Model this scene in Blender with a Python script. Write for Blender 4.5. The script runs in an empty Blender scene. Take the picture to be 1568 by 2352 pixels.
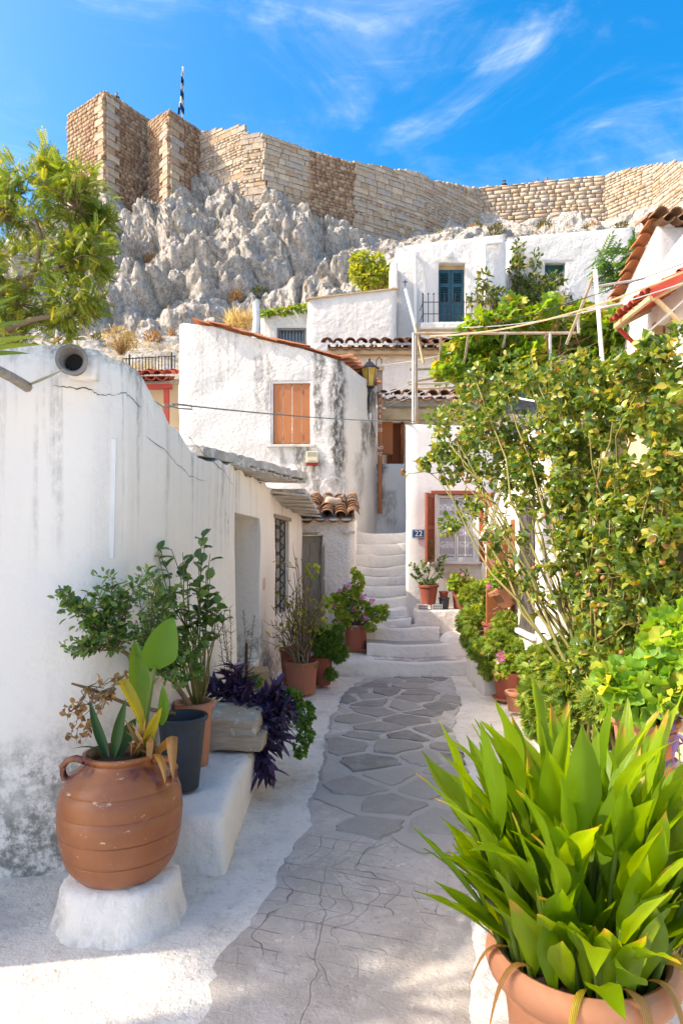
import bpy, bmesh, math, random
import numpy as np
from mathutils import Vector, Matrix, noise, Euler
random.seed(7); RNG = np.random.default_rng(11)
SC = bpy.context.scene
COL = SC.collection
R = math.radians

# ------------------------------------------------------------------ camera
CAMZ, F = 1.7, 1568.0          # eye height; focal length in units of 1/1568 of the picture width
HX, HY = 784.0, 1253.0         # vanishing point of the view axis in those units
cam = bpy.data.cameras.new('camera'); camo = bpy.data.objects.new('camera', cam); COL.objects.link(camo)
camo.location = (0, 0, CAMZ); camo.rotation_euler = (R(90), 0, 0)
cam.sensor_fit = 'VERTICAL'; cam.sensor_height = 36; cam.lens = 24
cam.shift_y = (HY-1176.0)/2352.0
cam.clip_start = .05; cam.clip_end = 2000
SC.camera = camo

# ------------------------------------------------------------------ sky and sun
SUN = Vector((-.80, -.15, .74)).normalized()
EL = math.asin(SUN.z); ROT = math.atan2(SUN.x, SUN.y)
W = bpy.data.worlds.new('World'); SC.world = W; W.use_nodes = True
nt = W.node_tree; nd = nt.nodes; lk = nt.links
bg = nd['Background']
sky = nd.new('ShaderNodeTexSky'); sky.sky_type = 'NISHITA'; sky.sun_disc = False
sky.sun_elevation = EL; sky.sun_rotation = ROT; sky.altitude = 150; sky.air_density = 1.0; sky.dust_density = 3.6; sky.ozone_density = 3.0
hs = nd.new('ShaderNodeHueSaturation'); hs.inputs['Hue'].default_value = .499; hs.inputs['Saturation'].default_value = 1.56; hs.inputs['Value'].default_value = 1.0
lk.new(sky.outputs[0], hs.inputs['Color'])
tc = nd.new('ShaderNodeTexCoord')
def wmap(scale, rot, loc=(0,0,0)):
    m = nd.new('ShaderNodeMapping'); m.inputs['Scale'].default_value = scale; m.inputs['Rotation'].default_value = rot; m.inputs['Location'].default_value = loc
    lk.new(tc.outputs['Generated'], m.inputs['Vector']); return m
def wnoise(m, sc, det, rough, dist):
    n = nd.new('ShaderNodeTexNoise'); n.inputs['Scale'].default_value = sc; n.inputs['Detail'].default_value = det
    n.inputs['Roughness'].default_value = rough; n.inputs['Distortion'].default_value = dist
    lk.new(m.outputs[0], n.inputs['Vector']); return n
def wramp(src, a, b):
    r = nd.new('ShaderNodeMapRange'); r.inputs['From Min'].default_value = a; r.inputs['From Max'].default_value = b
    r.interpolation_type = 'SMOOTHSTEP'; lk.new(src, r.inputs['Value']); return r
n1 = wnoise(wmap((1.0, 1.0, 2.6), (0, R(-18), 0), (.35, 0, .1)), 3.4, 9, .62, .9)
n2 = wnoise(wmap((1.2, 1, 6.5), (0, R(-24), 0)), 4.2, 10, .66, 1.6)
c1 = wramp(n1.outputs['Fac'], .42, .92); c2 = wramp(n2.outputs['Fac'], .44, .92)
mm = nd.new('ShaderNodeMath'); mm.operation = 'MULTIPLY'; lk.new(c1.outputs[0], mm.inputs[0]); lk.new(c2.outputs[0], mm.inputs[1])
m2 = nd.new('ShaderNodeMath'); m2.operation = 'MULTIPLY_ADD'; lk.new(c1.outputs[0], m2.inputs[0]); m2.inputs[1].default_value = .26; lk.new(mm.outputs[0], m2.inputs[2]); m2.use_clamp = True
mx = nd.new('ShaderNodeMix'); mx.data_type = 'RGBA'; mx.inputs['B'].default_value = (4.6, 4.9, 5.2, 1)
lk.new(m2.outputs[0], mx.inputs['Factor']); lk.new(hs.outputs[0], mx.inputs['A']); lk.new(mx.outputs['Result'], bg.inputs['Color'])
bg.inputs['Strength'].default_value = .15
sun = bpy.data.lights.new('sun', 'SUN'); sun.energy = 2.5; sun.angle = R(.5); sun.color = (1.0, .97, .93)
suno = bpy.data.objects.new('sun', sun); COL.objects.link(suno); suno.rotation_euler = SUN.to_track_quat('Z', 'Y').to_euler(); suno.location = SUN*40

SC.view_settings.view_transform = 'Standard'; SC.view_settings.look = 'None'; SC.view_settings.gamma = 1; SC.view_settings.exposure = 1.47
SC.view_settings.use_curve_mapping = False
SC.view_settings.use_white_balance = True; SC.view_settings.white_balance_temperature = 7650; SC.view_settings.white_balance_tint = 10   # camera set for open shade
SC.render.engine = 'CYCLES'
cy = SC.cycles; cy.use_denoising = True; cy.max_bounces = 9; cy.diffuse_bounces = 7; cy.glossy_bounces = 2; cy.transmission_bounces = 4; cy.transparent_max_bounces = 6
cy.caustics_reflective = False; cy.caustics_refractive = False; cy.sample_clamp_indirect = 6

# ------------------------------------------------------------------ helpers
def D(px, py, d):                      # a point seen at (px, py) standing d metres from the camera plane
    return Vector(((px-HX)/F*d, d, CAMZ+(HY-py)/F*d))
WLOC = {}
def link(o, parent=None, loc=(0,0,0)):
    COL.objects.link(o); loc = Vector(loc); WLOC[o.name] = loc
    if parent is not None:
        o.parent = parent; o.location = loc-WLOC[parent.name]
    else: o.location = loc
    return o
def tag(o, label, cat=None, group=None, kind=None):
    if label: o['label'] = label
    if cat: o['category'] = cat
    if group: o['group'] = group
    if kind: o['kind'] = kind
    return o
def thing(name, label, cat, loc=(0,0,0), group=None, kind=None):
    o = bpy.data.objects.new(name, None); o.empty_display_size = .1
    link(o, None, loc); return tag(o, label, cat, group, kind)
def obj(name, me, mat=None, parent=None, loc=(0,0,0), kind=None):
    o = bpy.data.objects.new(name, me); link(o, parent, loc)
    if mat is not None and not me.materials: me.materials.append(mat)
    if kind: o['kind'] = kind
    return o
def placed(name, me, mat, parent, M4):     # an object at a full world matrix under an unrotated parent
    o = bpy.data.objects.new(name, me); COL.objects.link(o); WLOC[o.name] = M4.translation.copy()
    if mat is not None and not me.materials: me.materials.append(mat)
    if parent is not None:
        o.parent = parent; o.matrix_basis = Matrix.Translation(-WLOC[parent.name]) @ M4
    else: o.matrix_basis = M4
    return o
def smooth(me, ang=None):
    me.polygons.foreach_set('use_smooth', np.ones(len(me.polygons), dtype=bool))
    if ang is not None: me.set_sharp_from_angle(angle=R(ang))
    return me
def bevel(o, w=.01, seg=2, ang=40):
    m = o.modifiers.new('bevel', 'BEVEL'); m.width = w; m.segments = seg; m.limit_method = 'ANGLE'; m.angle_limit = R(ang); m.use_clamp_overlap = True
    return o
class MB:
    def __init__(s): s.v = []; s.f = []
    def add(s, vs, fs):
        n = len(s.v); s.v += [tuple(v) for v in vs]; s.f += [tuple(i+n for i in f) for f in fs]; return s
    def box(s, c, size, rot=None, jit=0):
        hx, hy, hz = size[0]/2, size[1]/2, size[2]/2; c = Vector(c); vs = []
        for dx in (-hx, hx):
            for dy in (-hy, hy):
                for dz in (-hz, hz):
                    p = Vector((dx, dy, dz))
                    if jit: p += Vector([random.uniform(-jit, jit) for _ in range(3)])
                    if rot is not None: p = rot @ p
                    vs.append(c+p)
        return s.add(vs, [(0,1,3,2),(4,6,7,5),(0,4,5,1),(2,3,7,6),(0,2,6,4),(1,5,7,3)])
    def box2(s, a, b):
        a = Vector(a); b = Vector(b); return s.box((a+b)/2, (abs(b.x-a.x), abs(b.y-a.y), abs(b.z-a.z)))
    def bar(s, a, b, w, h=None, up=(0,0,1)):
        a = Vector(a); b = Vector(b); h = h or w; d = b-a; L = d.length
        if L < 1e-6: return s
        y = d/L; x = y.cross(Vector(up))
        if x.length < 1e-4: x = Vector((1,0,0))
        x.normalize(); z = x.cross(y)
        return s.box((a+b)/2, (w, L, h), Matrix((x, y, z)).transposed())
    def tube(s, pts, r, n=6, cap=True):
        pts = [Vector(p) for p in pts]; m = len(pts)
        rr = r if isinstance(r, (list, tuple)) else [r]*m
        ref = Vector((.13, .21, .97)); rings = []
        for i, p in enumerate(pts):
            t = (pts[min(i+1, m-1)]-pts[max(i-1, 0)])
            t = t.normalized() if t.length > 1e-7 else Vector((0,0,1))
            x = t.cross(ref)
            if x.length < .05: x = t.cross(Vector((1,0,0)))
            x.normalize(); y = t.cross(x)
            rings.append([p+(x*math.cos(2*math.pi*k/n)+y*math.sin(2*math.pi*k/n))*rr[i] for k in range(n)])
        vs = [v for g in rings for v in g]; fs = []
        for i in range(m-1):
            for k in range(n):
                k2 = (k+1) % n; fs.append((i*n+k, i*n+k2, (i+1)*n+k2, (i+1)*n+k))
        if cap: fs.append(tuple(range(n-1, -1, -1))); fs.append(tuple((m-1)*n+k for k in range(n)))
        return s.add(vs, fs)
    def lathe(s, prof, n=24, c=(0,0,0), ov=(1,1)):
        c = Vector(c); vs = []; fs = []
        for (r, z) in prof:
            for k in range(n):
                a = 2*math.pi*k/n; vs.append(c+Vector((r*math.cos(a)*ov[0], r*math.sin(a)*ov[1], z)))
        for i in range(len(prof)-1):
            for k in range(n):
                k2 = (k+1) % n; fs.append((i*n+k, i*n+k2, (i+1)*n+k2, (i+1)*n+k))
        fs.append(tuple(range(n-1, -1, -1))); fs.append(tuple((len(prof)-1)*n+k for k in range(n)))
        return s.add(vs, fs)
    def prism(s, outline, d):            # outline: world points of one face, d: extrusion vector
        o = [Vector(p) for p in outline]; d = Vector(d); n = len(o)
        fs = [tuple(range(n)), tuple(range(2*n-1, n-1, -1))]+[(i, n+i, n+(i+1) % n, (i+1) % n) for i in range(n)]
        return s.add(o+[p+d for p in o], fs)
    def mesh(s, name, sm=None):
        me = bpy.data.meshes.new(name); me.from_pydata(s.v, [], s.f); me.update()
        bm = bmesh.new(); bm.from_mesh(me); bmesh.ops.recalc_face_normals(bm, faces=bm.faces); bm.to_mesh(me); bm.free()
        if sm: smooth(me, sm)
        return me
    def build(s, name, mat, parent=None, sm=None, bev=None, kind=None):
        o = obj(name, s.mesh(name, sm), mat, parent, kind=kind)
        if bev: bevel(o, bev)
        return o
def fbm(p, o=4): return noise.fractal(p, 1.0, 2.0, o)

# ------------------------------------------------------------------ materials
class NT:
    def __init__(s, name):
        s.m = bpy.data.materials.new(name); s.m.use_nodes = True; s.t = s.m.node_tree; s.b = s.t.nodes['Principled BSDF']; s._c = None
        s.out = s.t.nodes['Material Output']
    def n(s, typ, **kw):
        x = s.t.nodes.new(typ)
        for k, v in kw.items():
            if hasattr(x, k) and k not in x.inputs: setattr(x, k, v)
            else: s.set(x, k, v)
        return x
    def set(s, x, k, v):
        i = x.inputs[k]
        if isinstance(v, bpy.types.NodeSocket): s.t.links.new(v, i)
        else: i.default_value = v
    def co(s):
        if not s._c: s._c = s.n('ShaderNodeTexCoord')
        return s._c.outputs['Object']
    def mapped(s, scale=(1,1,1), loc=(0,0,0), rot=(0,0,0), src=None):
        return s.n('ShaderNodeMapping', Vector=src or s.co(), Scale=scale, Location=loc, Rotation=rot).outputs[0]
    def noise(s, scale, detail=5, rough=.55, vec=None, dist=0):
        return s.n('ShaderNodeTexNoise', Vector=vec or s.co(), Scale=scale, Detail=detail, Roughness=rough, Distortion=dist).outputs['Fac']
    def vor(s, scale, feature='F1', vec=None, out='Distance', rnd=1.0):
        return s.n('ShaderNodeTexVoronoi', feature=feature, Vector=vec or s.co(), Scale=scale, Randomness=rnd).outputs[out]
    def ramp(s, v, a, b, lo=0., hi=1.):
        x = s.n('ShaderNodeMapRange', interpolation_type='SMOOTHSTEP')
        s.set(x, 'Value', v); s.set(x, 'From Min', a); s.set(x, 'From Max', b); s.set(x, 'To Min', lo); s.set(x, 'To Max', hi); return x.outputs[0]
    def math(s, op, a, b=0., c=None, clamp=False):
        x = s.n('ShaderNodeMath', operation=op); x.use_clamp = clamp
        for i, v in enumerate((a, b, c)):
            if v is None: continue
            if isinstance(v, bpy.types.NodeSocket): s.t.links.new(v, x.inputs[i])
            else: x.inputs[i].default_value = v
        return x.outputs[0]
    def mix(s, fac, a, b, mode='MIX'):
        x = s.n('ShaderNodeMix', data_type='RGBA', blend_type=mode)
        for k, v in (('Factor', fac), ('A', a), ('B', b)):
            if isinstance(v, bpy.types.NodeSocket): s.t.links.new(v, x.inputs[k])
            else: x.inputs[k].default_value = (*v, 1) if isinstance(v, tuple) and len(v) == 3 else v
        return x.outputs['Result']
    def cramp(s, v, stops):
        x = s.n('ShaderNodeValToRGB'); s.t.links.new(v, x.inputs[0]); e = x.color_ramp.elements
        while len(e) < len(stops): e.new(.5)
        for el, (p, c) in zip(e, stops): el.position = p; el.color = (*c, 1)
        return x.outputs[0]
    def bump(s, h, strength=.5, dist=.02, nrm=None):
        x = s.n('ShaderNodeBump', Height=h, Strength=strength, Distance=dist)
        if nrm is not None: s.t.links.new(nrm, x.inputs['Normal'])
        return x.outputs[0]
    def fin(s, color, rough=.8, normal=None, spec=.3, metal=0.):
        for k, v in (('Base Color', color), ('Roughness', rough), ('Specular IOR Level', spec), ('Metallic', metal)):
            if isinstance(v, tuple) and len(v) == 3: v = (*v, 1)
            s.set(s.b, k, v)
        if normal is not None: s.t.links.new(normal, s.b.inputs['Normal'])
        return s.m
    def sep(s):
        x = s.n('ShaderNodeSeparateXYZ', Vector=s.co()); return x.outputs

def whitewash(name, base=(.81,.765,.71), bscale=22, bump=.5, bdist=.02, dirt=.25, mould=None, streaks=(), warm=0., lumps=5., top=None, patches=None, runs=None, lumpamt=1.6):
    """mould: (z_low, z_high, amount) rising damp; streaks: (axis, pos, width, z_top, z_bottom, amount); top: (z0, z1, amount) black lichen at a crest"""
    t = NT(name); X = t.sep()
    big = t.noise(1.1, 6, .6); fine = t.noise(60, 4, .6)
    col = t.mix(t.ramp(big, .35, .75, 0, .35*dirt+.05), base, (.60, .585, .56))
    vst = t.noise(1., 6, .62, t.mapped((7, 7, .55)))
    spk = t.noise(34, 5, .72)
    # faint vertical runs everywhere
    col = t.mix(t.math('MULTIPLY', t.ramp(vst, .52, .78), t.ramp(spk, .35, .62, 0, dirt)), col, (.33, .32, .295))
    # pits and specks
    col = t.mix(t.math('MULTIPLY', t.ramp(t.noise(16, 6, .75), .62, .76), .5*dirt), col, (.28, .27, .25))
    if warm: col = t.mix(t.ramp(t.noise(.8, 4, .5, t.mapped(loc=(3,5,1))), .5, .75, 0, warm), col, (.72, .60, .45))
    if mould:
        z0, z1, am = mould
        g = t.math('ADD', t.ramp(X[2], z0, z1, 1, 0), t.math('MULTIPLY_ADD', t.noise(2.1, 5, .6), 1.3, -.72))
        m = t.math('MULTIPLY', t.ramp(g, .42, .9), t.ramp(t.noise(13, 8, .78), .38, .60))
        col = t.mix(t.math('MULTIPLY', m, am), col, (.17, .165, .14))
    if top:
        z0, z1, am = top
        g = t.math('ADD', t.ramp(X[2], z0, z1, 0, 1), t.math('MULTIPLY_ADD', t.noise(3.3, 5, .65, t.mapped((1,1,.4))), 1.2, -.68))
        m = t.math('MULTIPLY', t.ramp(g, .38, .85), t.ramp(t.noise(19, 8, .78), .36, .60))
        col = t.mix(t.math('MULTIPLY', m, am), col, (.075, .072, .062))
    if runs:
        z0, z1, am = runs
        r1 = t.ramp(t.noise(1., 5, .6, t.mapped((11, 11, .35), loc=(2,4,0))), .50, .68); r2 = t.ramp(t.noise(26, 7, .75, t.mapped((1,1,.5))), .34, .60)
        m = t.math('MULTIPLY', t.math('MULTIPLY', r1, r2), t.ramp(t.math('ADD', X[2], t.math('MULTIPLY_ADD', t.noise(1.7, 4), 1.2, -.6)), z0, z1))
        col = t.mix(t.math('MULTIPLY', m, am), col, (.16, .155, .14))
    wob = t.math('MULTIPLY_ADD', t.noise(2.3, 4, .6), .30, -.15)
    for (ax, pos, wd, zt, zb, am) in streaks:
        dd = t.math('ABSOLUTE', t.math('SUBTRACT', t.math('ADD', X[ax], wob), pos))
        lat = t.ramp(dd, wd*.25, wd, 1, 0)
        ver = t.math('MULTIPLY', t.ramp(X[2], zb, zb+.35*(zt-zb), 0, 1), t.ramp(X[2], zt, zt+.1, 1, 0))
        m = t.math('MULTIPLY', t.math('MULTIPLY', lat, ver), t.ramp(t.noise(11, 9, .8, t.mapped((1,1,.45))), .34, .58))
        col = t.mix(t.math('MULTIPLY', m, am), col, (.07, .066, .055))
    if patches:
        for (c, rad, colr, am) in patches:
            v = t.n('ShaderNodeVectorMath', operation='DISTANCE'); t.t.links.new(t.co(), v.inputs[0]); v.inputs[1].default_value = c
            dd = t.math('ADD', v.outputs['Value'], t.math('MULTIPLY_ADD', t.noise(5, 6, .65), rad*1.4, -rad*.7))
            col = t.mix(t.ramp(dd, rad*.75, rad*.95, am, 0), col, colr)
    h = t.math('ADD', t.math('MULTIPLY', t.noise(bscale, 6, .6), 1.), t.math('MULTIPLY', t.noise(lumps, 3, .5), lumpamt))
    nrm = t.bump(h, bump, bdist)
    return t.fin(col, .88, nrm, .15)

def plain(name, c, rough=.6, var=.15, bscale=40, bump=.15, spec=.3, metal=0., c2=None, wear=None, wscale=8, aniso=None):
    t = NT(name)
    d = tuple(x*(1-var*2) for x in c) if c2 is None else c2
    v = t.mapped(aniso) if aniso else None
    col = t.mix(t.ramp(t.noise(3.5, 6, .62, v), .3, .75), c, d)
    if wear: col = t.mix(t.ramp(t.noise(wscale, 7, .72), wear[1], wear[1]+.07), col, wear[0])
    rnd = t.n('ShaderNodeObjectInfo').outputs['Random']
    col = t.mix(1.0, col, t.cramp(rnd, [(0, (1-var,)*3), (1, (1,)*3)]), 'MULTIPLY')
    return t.fin(col, rough, t.bump(t.noise(bscale, 5, .6, v), bump, .01), spec, metal)

LEAFGAIN = 1.6
def leafmat(name, stops, trans=.38, rough=.42, spec=.45, tcol=None, vein=0.):
    t = NT(name)
    a = t.n('ShaderNodeAttribute', attribute_name='rnd').outputs['Fac']
    stops = [(p, tuple(min(.75, x*LEAFGAIN) for x in c)) for p, c in stops]
    col = t.cramp(a, stops)
    col = t.mix(t.ramp(t.noise(9, 3, .5), .3, .7, .0, .3), col, tuple(x*.55 for x in stops[0][1]))
    t.fin(col, rough, None, spec)
    tr = t.n('ShaderNodeBsdfTranslucent')
    tc_ = t.mix(1.0, col, tcol or (1.8, 1.6, .5), 'MULTIPLY')
    t.t.links.new(tc_, tr.inputs['Color'])
    ms = t.n('ShaderNodeMixShader'); ms.inputs[0].default_value = trans
    t.t.links.new(t.b.outputs[0], ms.inputs[1]); t.t.links.new(tr.outputs[0], ms.inputs[2]); t.t.links.new(ms.outputs[0], t.out.inputs['Surface'])
    return t.m
def objleafmat(name, c1, c2, trans=.4, rough=.35, vscale=60, tip=None):
    """one leaf per object: colour varies from leaf to leaf, lengthwise veins in relief"""
    t = NT(name); rnd = t.n('ShaderNodeObjectInfo').outputs['Random']
    col = t.mix(rnd, c1, c2)
    X = t.sep()
    ve = t.n('ShaderNodeTexWave', Scale=vscale, Distortion=1.2, Vector=t.mapped((1, .12, .0)), Detail=1.).outputs['Fac']
    col = t.mix(t.ramp(ve, .2, .9, 0, .5), col, tuple(x*.55 for x in c1))
    col = t.mix(t.ramp(t.noise(3.5, 5, .65), .55, .75, 0, .45), col, (c2[0]*1.25, c2[1]*.95, c2[2]))
    if tip: col = t.mix(t.math('MULTIPLY', t.ramp(t.math('ADD', X[1], t.math('MULTIPLY', rnd, .5)), 1.22, 1.36), .9), col, tip)
    t.fin(col, rough, t.bump(ve, .25, .004), .4)
    tr = t.n('ShaderNodeBsdfTranslucent'); t.t.links.new(t.mix(1.0, col, (2.1, 1.7, .5), 'MULTIPLY'), tr.inputs['Color'])
    ms = t.n('ShaderNodeMixShader'); ms.inputs[0].default_value = trans
    t.t.links.new(t.b.outputs[0], ms.inputs[1]); t.t.links.new(tr.outputs[0], ms.inputs[2]); t.t.links.new(ms.outputs[0], t.out.inputs['Surface'])
    return t.m

# ------------------------------------------------------------------ walls
class Line:
    def __init__(s, poly):
        s.p = [Vector((a, b)) for a, b in poly]; s.s = [0.]
        for a, b in zip(s.p, s.p[1:]): s.s.append(s.s[-1]+(b-a).length)
        s.L = s.s[-1]
        s.segn = [Vector(((b-a).y, -(b-a).x)).normalized() for a, b in zip(s.p, s.p[1:])]
    def at(s, u):
        for i in range(len(s.segn)):
            if u <= s.s[i+1]+1e-9 or i == len(s.segn)-1:
                t = (u-s.s[i])/(s.s[i+1]-s.s[i]); return s.p[i].lerp(s.p[i+1], t), i
    def nrm(s, u):
        p, i = s.at(u); n = s.segn[i].copy()
        for k in (i-1, i+1):
            if 0 <= k < len(s.segn):
                ub = s.s[max(i, k)]; w = max(0, 1-abs(u-ub)/.08)*.5
                n = n.lerp(s.segn[k], w)
        return n.normalized()
    def u_at(s, px):                     # where the picture column px meets the line
        k = (px-HX)/F; best = None
        for i in range(len(s.segn)):
            a, b = s.p[i], s.p[i+1]; fa, fb = a.x-k*a.y, b.x-k*b.y
            if fa*fb <= 0 and a.y > .1: return s.s[i]+(s.s[i+1]-s.s[i])*fa/(fa-fb)
        return None
def wall(name, poly, z0, top, thick, mat, parent=None, openings=(), cell=.15, wob=.012, wsc=1.3, bev=.02, crest=0.):
    ln = poly if isinstance(poly, Line) else Line(poly)
    tp = top if callable(top) else (lambda u, _l=(top if isinstance(top, (list, tuple)) else [(0, top), (1, top)]): float(np.interp(u/ln.L, [a for a, _ in _l], [b for _, b in _l])))
    us = set(np.linspace(0, ln.L, max(2, int(ln.L/cell)+1)).round(4)) | set(round(x, 4) for x in ln.s)
    for o in openings: us |= {round(o[0], 4), round(o[1], 4)}
    us = sorted(us)
    keep = set(round(o[k], 4) for o in openings for k in (0, 1)) | set(round(x, 4) for x in ln.s)
    f = [us[0]]
    for u in us[1:]:
        if u-f[-1] < cell*.3:
            if u in keep:
                if f[-1] not in keep: f[-1] = u
                else: f.append(u)
        else: f.append(u)
    us = f
    vmax = max(tp(u) for u in us); zo = max([o[3] for o in openings]+[z0+.05])+.03
    vs = set(np.linspace(z0, vmax, max(2, int((vmax-z0)/cell)+1)).round(4)) | {round(zo, 4)}
    for o in openings: vs |= {round(o[2], 4), round(o[3], 4)}
    vs = sorted(vs); keep = set(round(o[k], 4) for o in openings for k in (2, 3)) | {round(zo, 4)}
    f = [vs[0]]
    for v in vs[1:]:
        if v-f[-1] < cell*.3:
            if v in keep:
                if f[-1] not in keep: f[-1] = v
                else: f.append(v)
        else: f.append(v)
    vs = f; nu, nv = len(us), len(vs); V = []; 
    for side in (0, 1):
        for u in us:
            p, _ = ln.at(u); n = ln.nrm(u); t = tp(u)
            if crest: t += crest*fbm(Vector((u*4., z0, 3.1)), 4)
            for v in vs:
                z = v if v <= zo else zo+(v-zo)*(t-zo)/max(vmax-zo, 1e-6)
                q = Vector((p.x, p.y, z)); w = fbm(q*wsc, 3)*wob
                off = w if side == 0 else -thick
                V.append((p.x+n.x*off, p.y+n.y*off, z))
    def idx(side, i, j): return side*nu*nv+i*nv+j
    solid = [[True]*(nv-1) for _ in range(nu-1)]
    for i in range(nu-1):
        for j in range(nv-1):
            uc = (us[i]+us[i+1])/2; vc = (vs[j]+vs[j+1])/2
            for o in openings:
                if o[0] < uc < o[1] and o[2] < vc < o[3]: solid[i][j] = False
    Fc = []
    ok = lambda i, j: 0 <= i < nu-1 and 0 <= j < nv-1 and solid[i][j]
    for i in range(nu-1):
        for j in range(nv-1):
            if not solid[i][j]: continue
            a, b, c, d = (i, j), (i+1, j), (i+1, j+1), (i, j+1)
            Fc.append(tuple(idx(0, *q) for q in (a, b, c, d))); Fc.append(tuple(idx(1, *q) for q in (d, c, b, a)))
            for (p, q, nb) in ((a, b, (i, j-1)), (b, c, (i+1, j)), (c, d, (i, j+1)), (d, a, (i-1, j))):
                if not ok(*nb): Fc.append((idx(0, *q), idx(0, *p), idx(1, *p), idx(1, *q)))
    me = bpy.data.meshes.new(name); me.from_pydata(V, [], Fc); me.update()
    bm = bmesh.new(); bm.from_mesh(me); bmesh.ops.delete(bm, geom=[v for v in bm.verts if not v.link_faces], context='VERTS'); bm.to_mesh(me); bm.free()
    smooth(me)
    o = obj(name, me, mat, parent)
    if bev: bevel(o, bev, 3, 50)
    else: me.set_sharp_from_angle(angle=R(40))
    return o
def sheet(name, fn, xs, ys, mat, parent=None, kind=None):
    V = [fn(x, y) for x in xs for y in ys]; n = len(ys)
    Fc = [(i*n+j, (i+1)*n+j, (i+1)*n+j+1, i*n+j+1) for i in range(len(xs)-1) for j in range(n-1)]
    me = bpy.data.meshes.new(name); me.from_pydata(V, [], Fc); me.update(); smooth(me)
    return obj(name, me, mat, parent, kind=kind)

def barrel_tile(name='tile', L=.42, r0=.095, r1=.075, th=.014, seg=7):
    b = MB(); V = []; 
    for (y, r) in ((0, r0), (L, r1)):
        for rad in (r, r-th):
            for k in range(seg+1):
                a = math.pi*k/seg; V.append((rad*math.cos(a), y, rad*math.sin(a)*.85))
    n = seg+1; Fc = []
    for k in range(seg):
        Fc += [(k, k+1, 2*n+k+1, 2*n+k), (n+k+1, n+k, 3*n+k, 3*n+k+1), (k+1, k, n+k, n+k+1), (2*n+k, 2*n+k+1, 3*n+k+1, 3*n+k)]
    Fc += [(0, 2*n, 3*n, n), (n-1, 2*n-1, 4*n-1, 3*n-1)]
    b.add(V, Fc); me = b.mesh(name); smooth(me, 45); return me
def tile_field(parent, e0, e1, up, rows, mats, pitch=.2, step=.34, me=None, pan=True, jit=.012, name='roof_tile', scale=1., tilt_=.045):
    """barrel tiles: e0-e1 the eave line, up: unit vector up the slope"""
    e0 = Vector(e0); e1 = Vector(e1); up = Vector(up).normalized(); ax = (e1-e0).normalized(); nz = ax.cross(up).normalized()
    if nz.z < 0: nz = -nz
    n = max(1, int(round((e1-e0).length/pitch)))
    B = Matrix((up.cross(nz), up, nz)).transposed()
    for i in range(n+1):
        for j in range(rows):
            mi = random.randrange(len(me))
            for flip in ((0, 1) if pan else (0,)):
                if flip and i == n: continue
                q = e0+ax*((i+(.5 if flip else 0))*(e1-e0).length/n)+up*(j*step)+nz*((.012 if flip else .055)*scale)
                q += Vector([random.uniform(-jit, jit) for _ in range(3)])
                tilt = Matrix.Rotation(random.uniform(-.06, .06), 3, 'Z') @ Matrix.Rotation(-tilt_, 3, 'X')
                Rm = B @ tilt
                if flip: Rm = Rm @ Matrix.Rotation(math.pi, 3, 'Y')
                M4 = Matrix.Translation(q) @ Rm.to_4x4() @ Matrix.Scale(scale*random.uniform(.95, 1.05), 4)
                placed(name, me[mi], None, parent, M4)
# ================================================================== materials of the place
WW_GROUND = NT('ground_whitewash')
def _g():
    t = WW_GROUND; X = t.sep()
    big = t.noise(.9, 6, .62); 
    col = t.mix(t.ramp(big, .38, .72, 0, .55), (.84, .785, .71), (.66, .61, .55))
    col = t.mix(t.math('MULTIPLY', t.ramp(t.noise(2.7, 8, .74), .46, .68), .55), col, (.46, .425, .38))
    col = t.mix(t.math('MULTIPLY', t.ramp(t.noise(8, 8, .8, t.mapped(loc=(2,7,0))), .53, .66), .45), col, (.40, .37, .33))
    col = t.mix(t.math('MULTIPLY', t.ramp(t.noise(27, 8, .82), .56, .68), .8), col, (.25, .23, .20))
    h = t.math('ADD', t.math('MULTIPLY', t.noise(9, 7, .65), 1.3), t.math('MULTIPLY', t.noise(45, 5, .7), .45))
    return t.fin(col, .85, t.bump(h, .8, .035), .2)
M_GROUND = _g()
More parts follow.
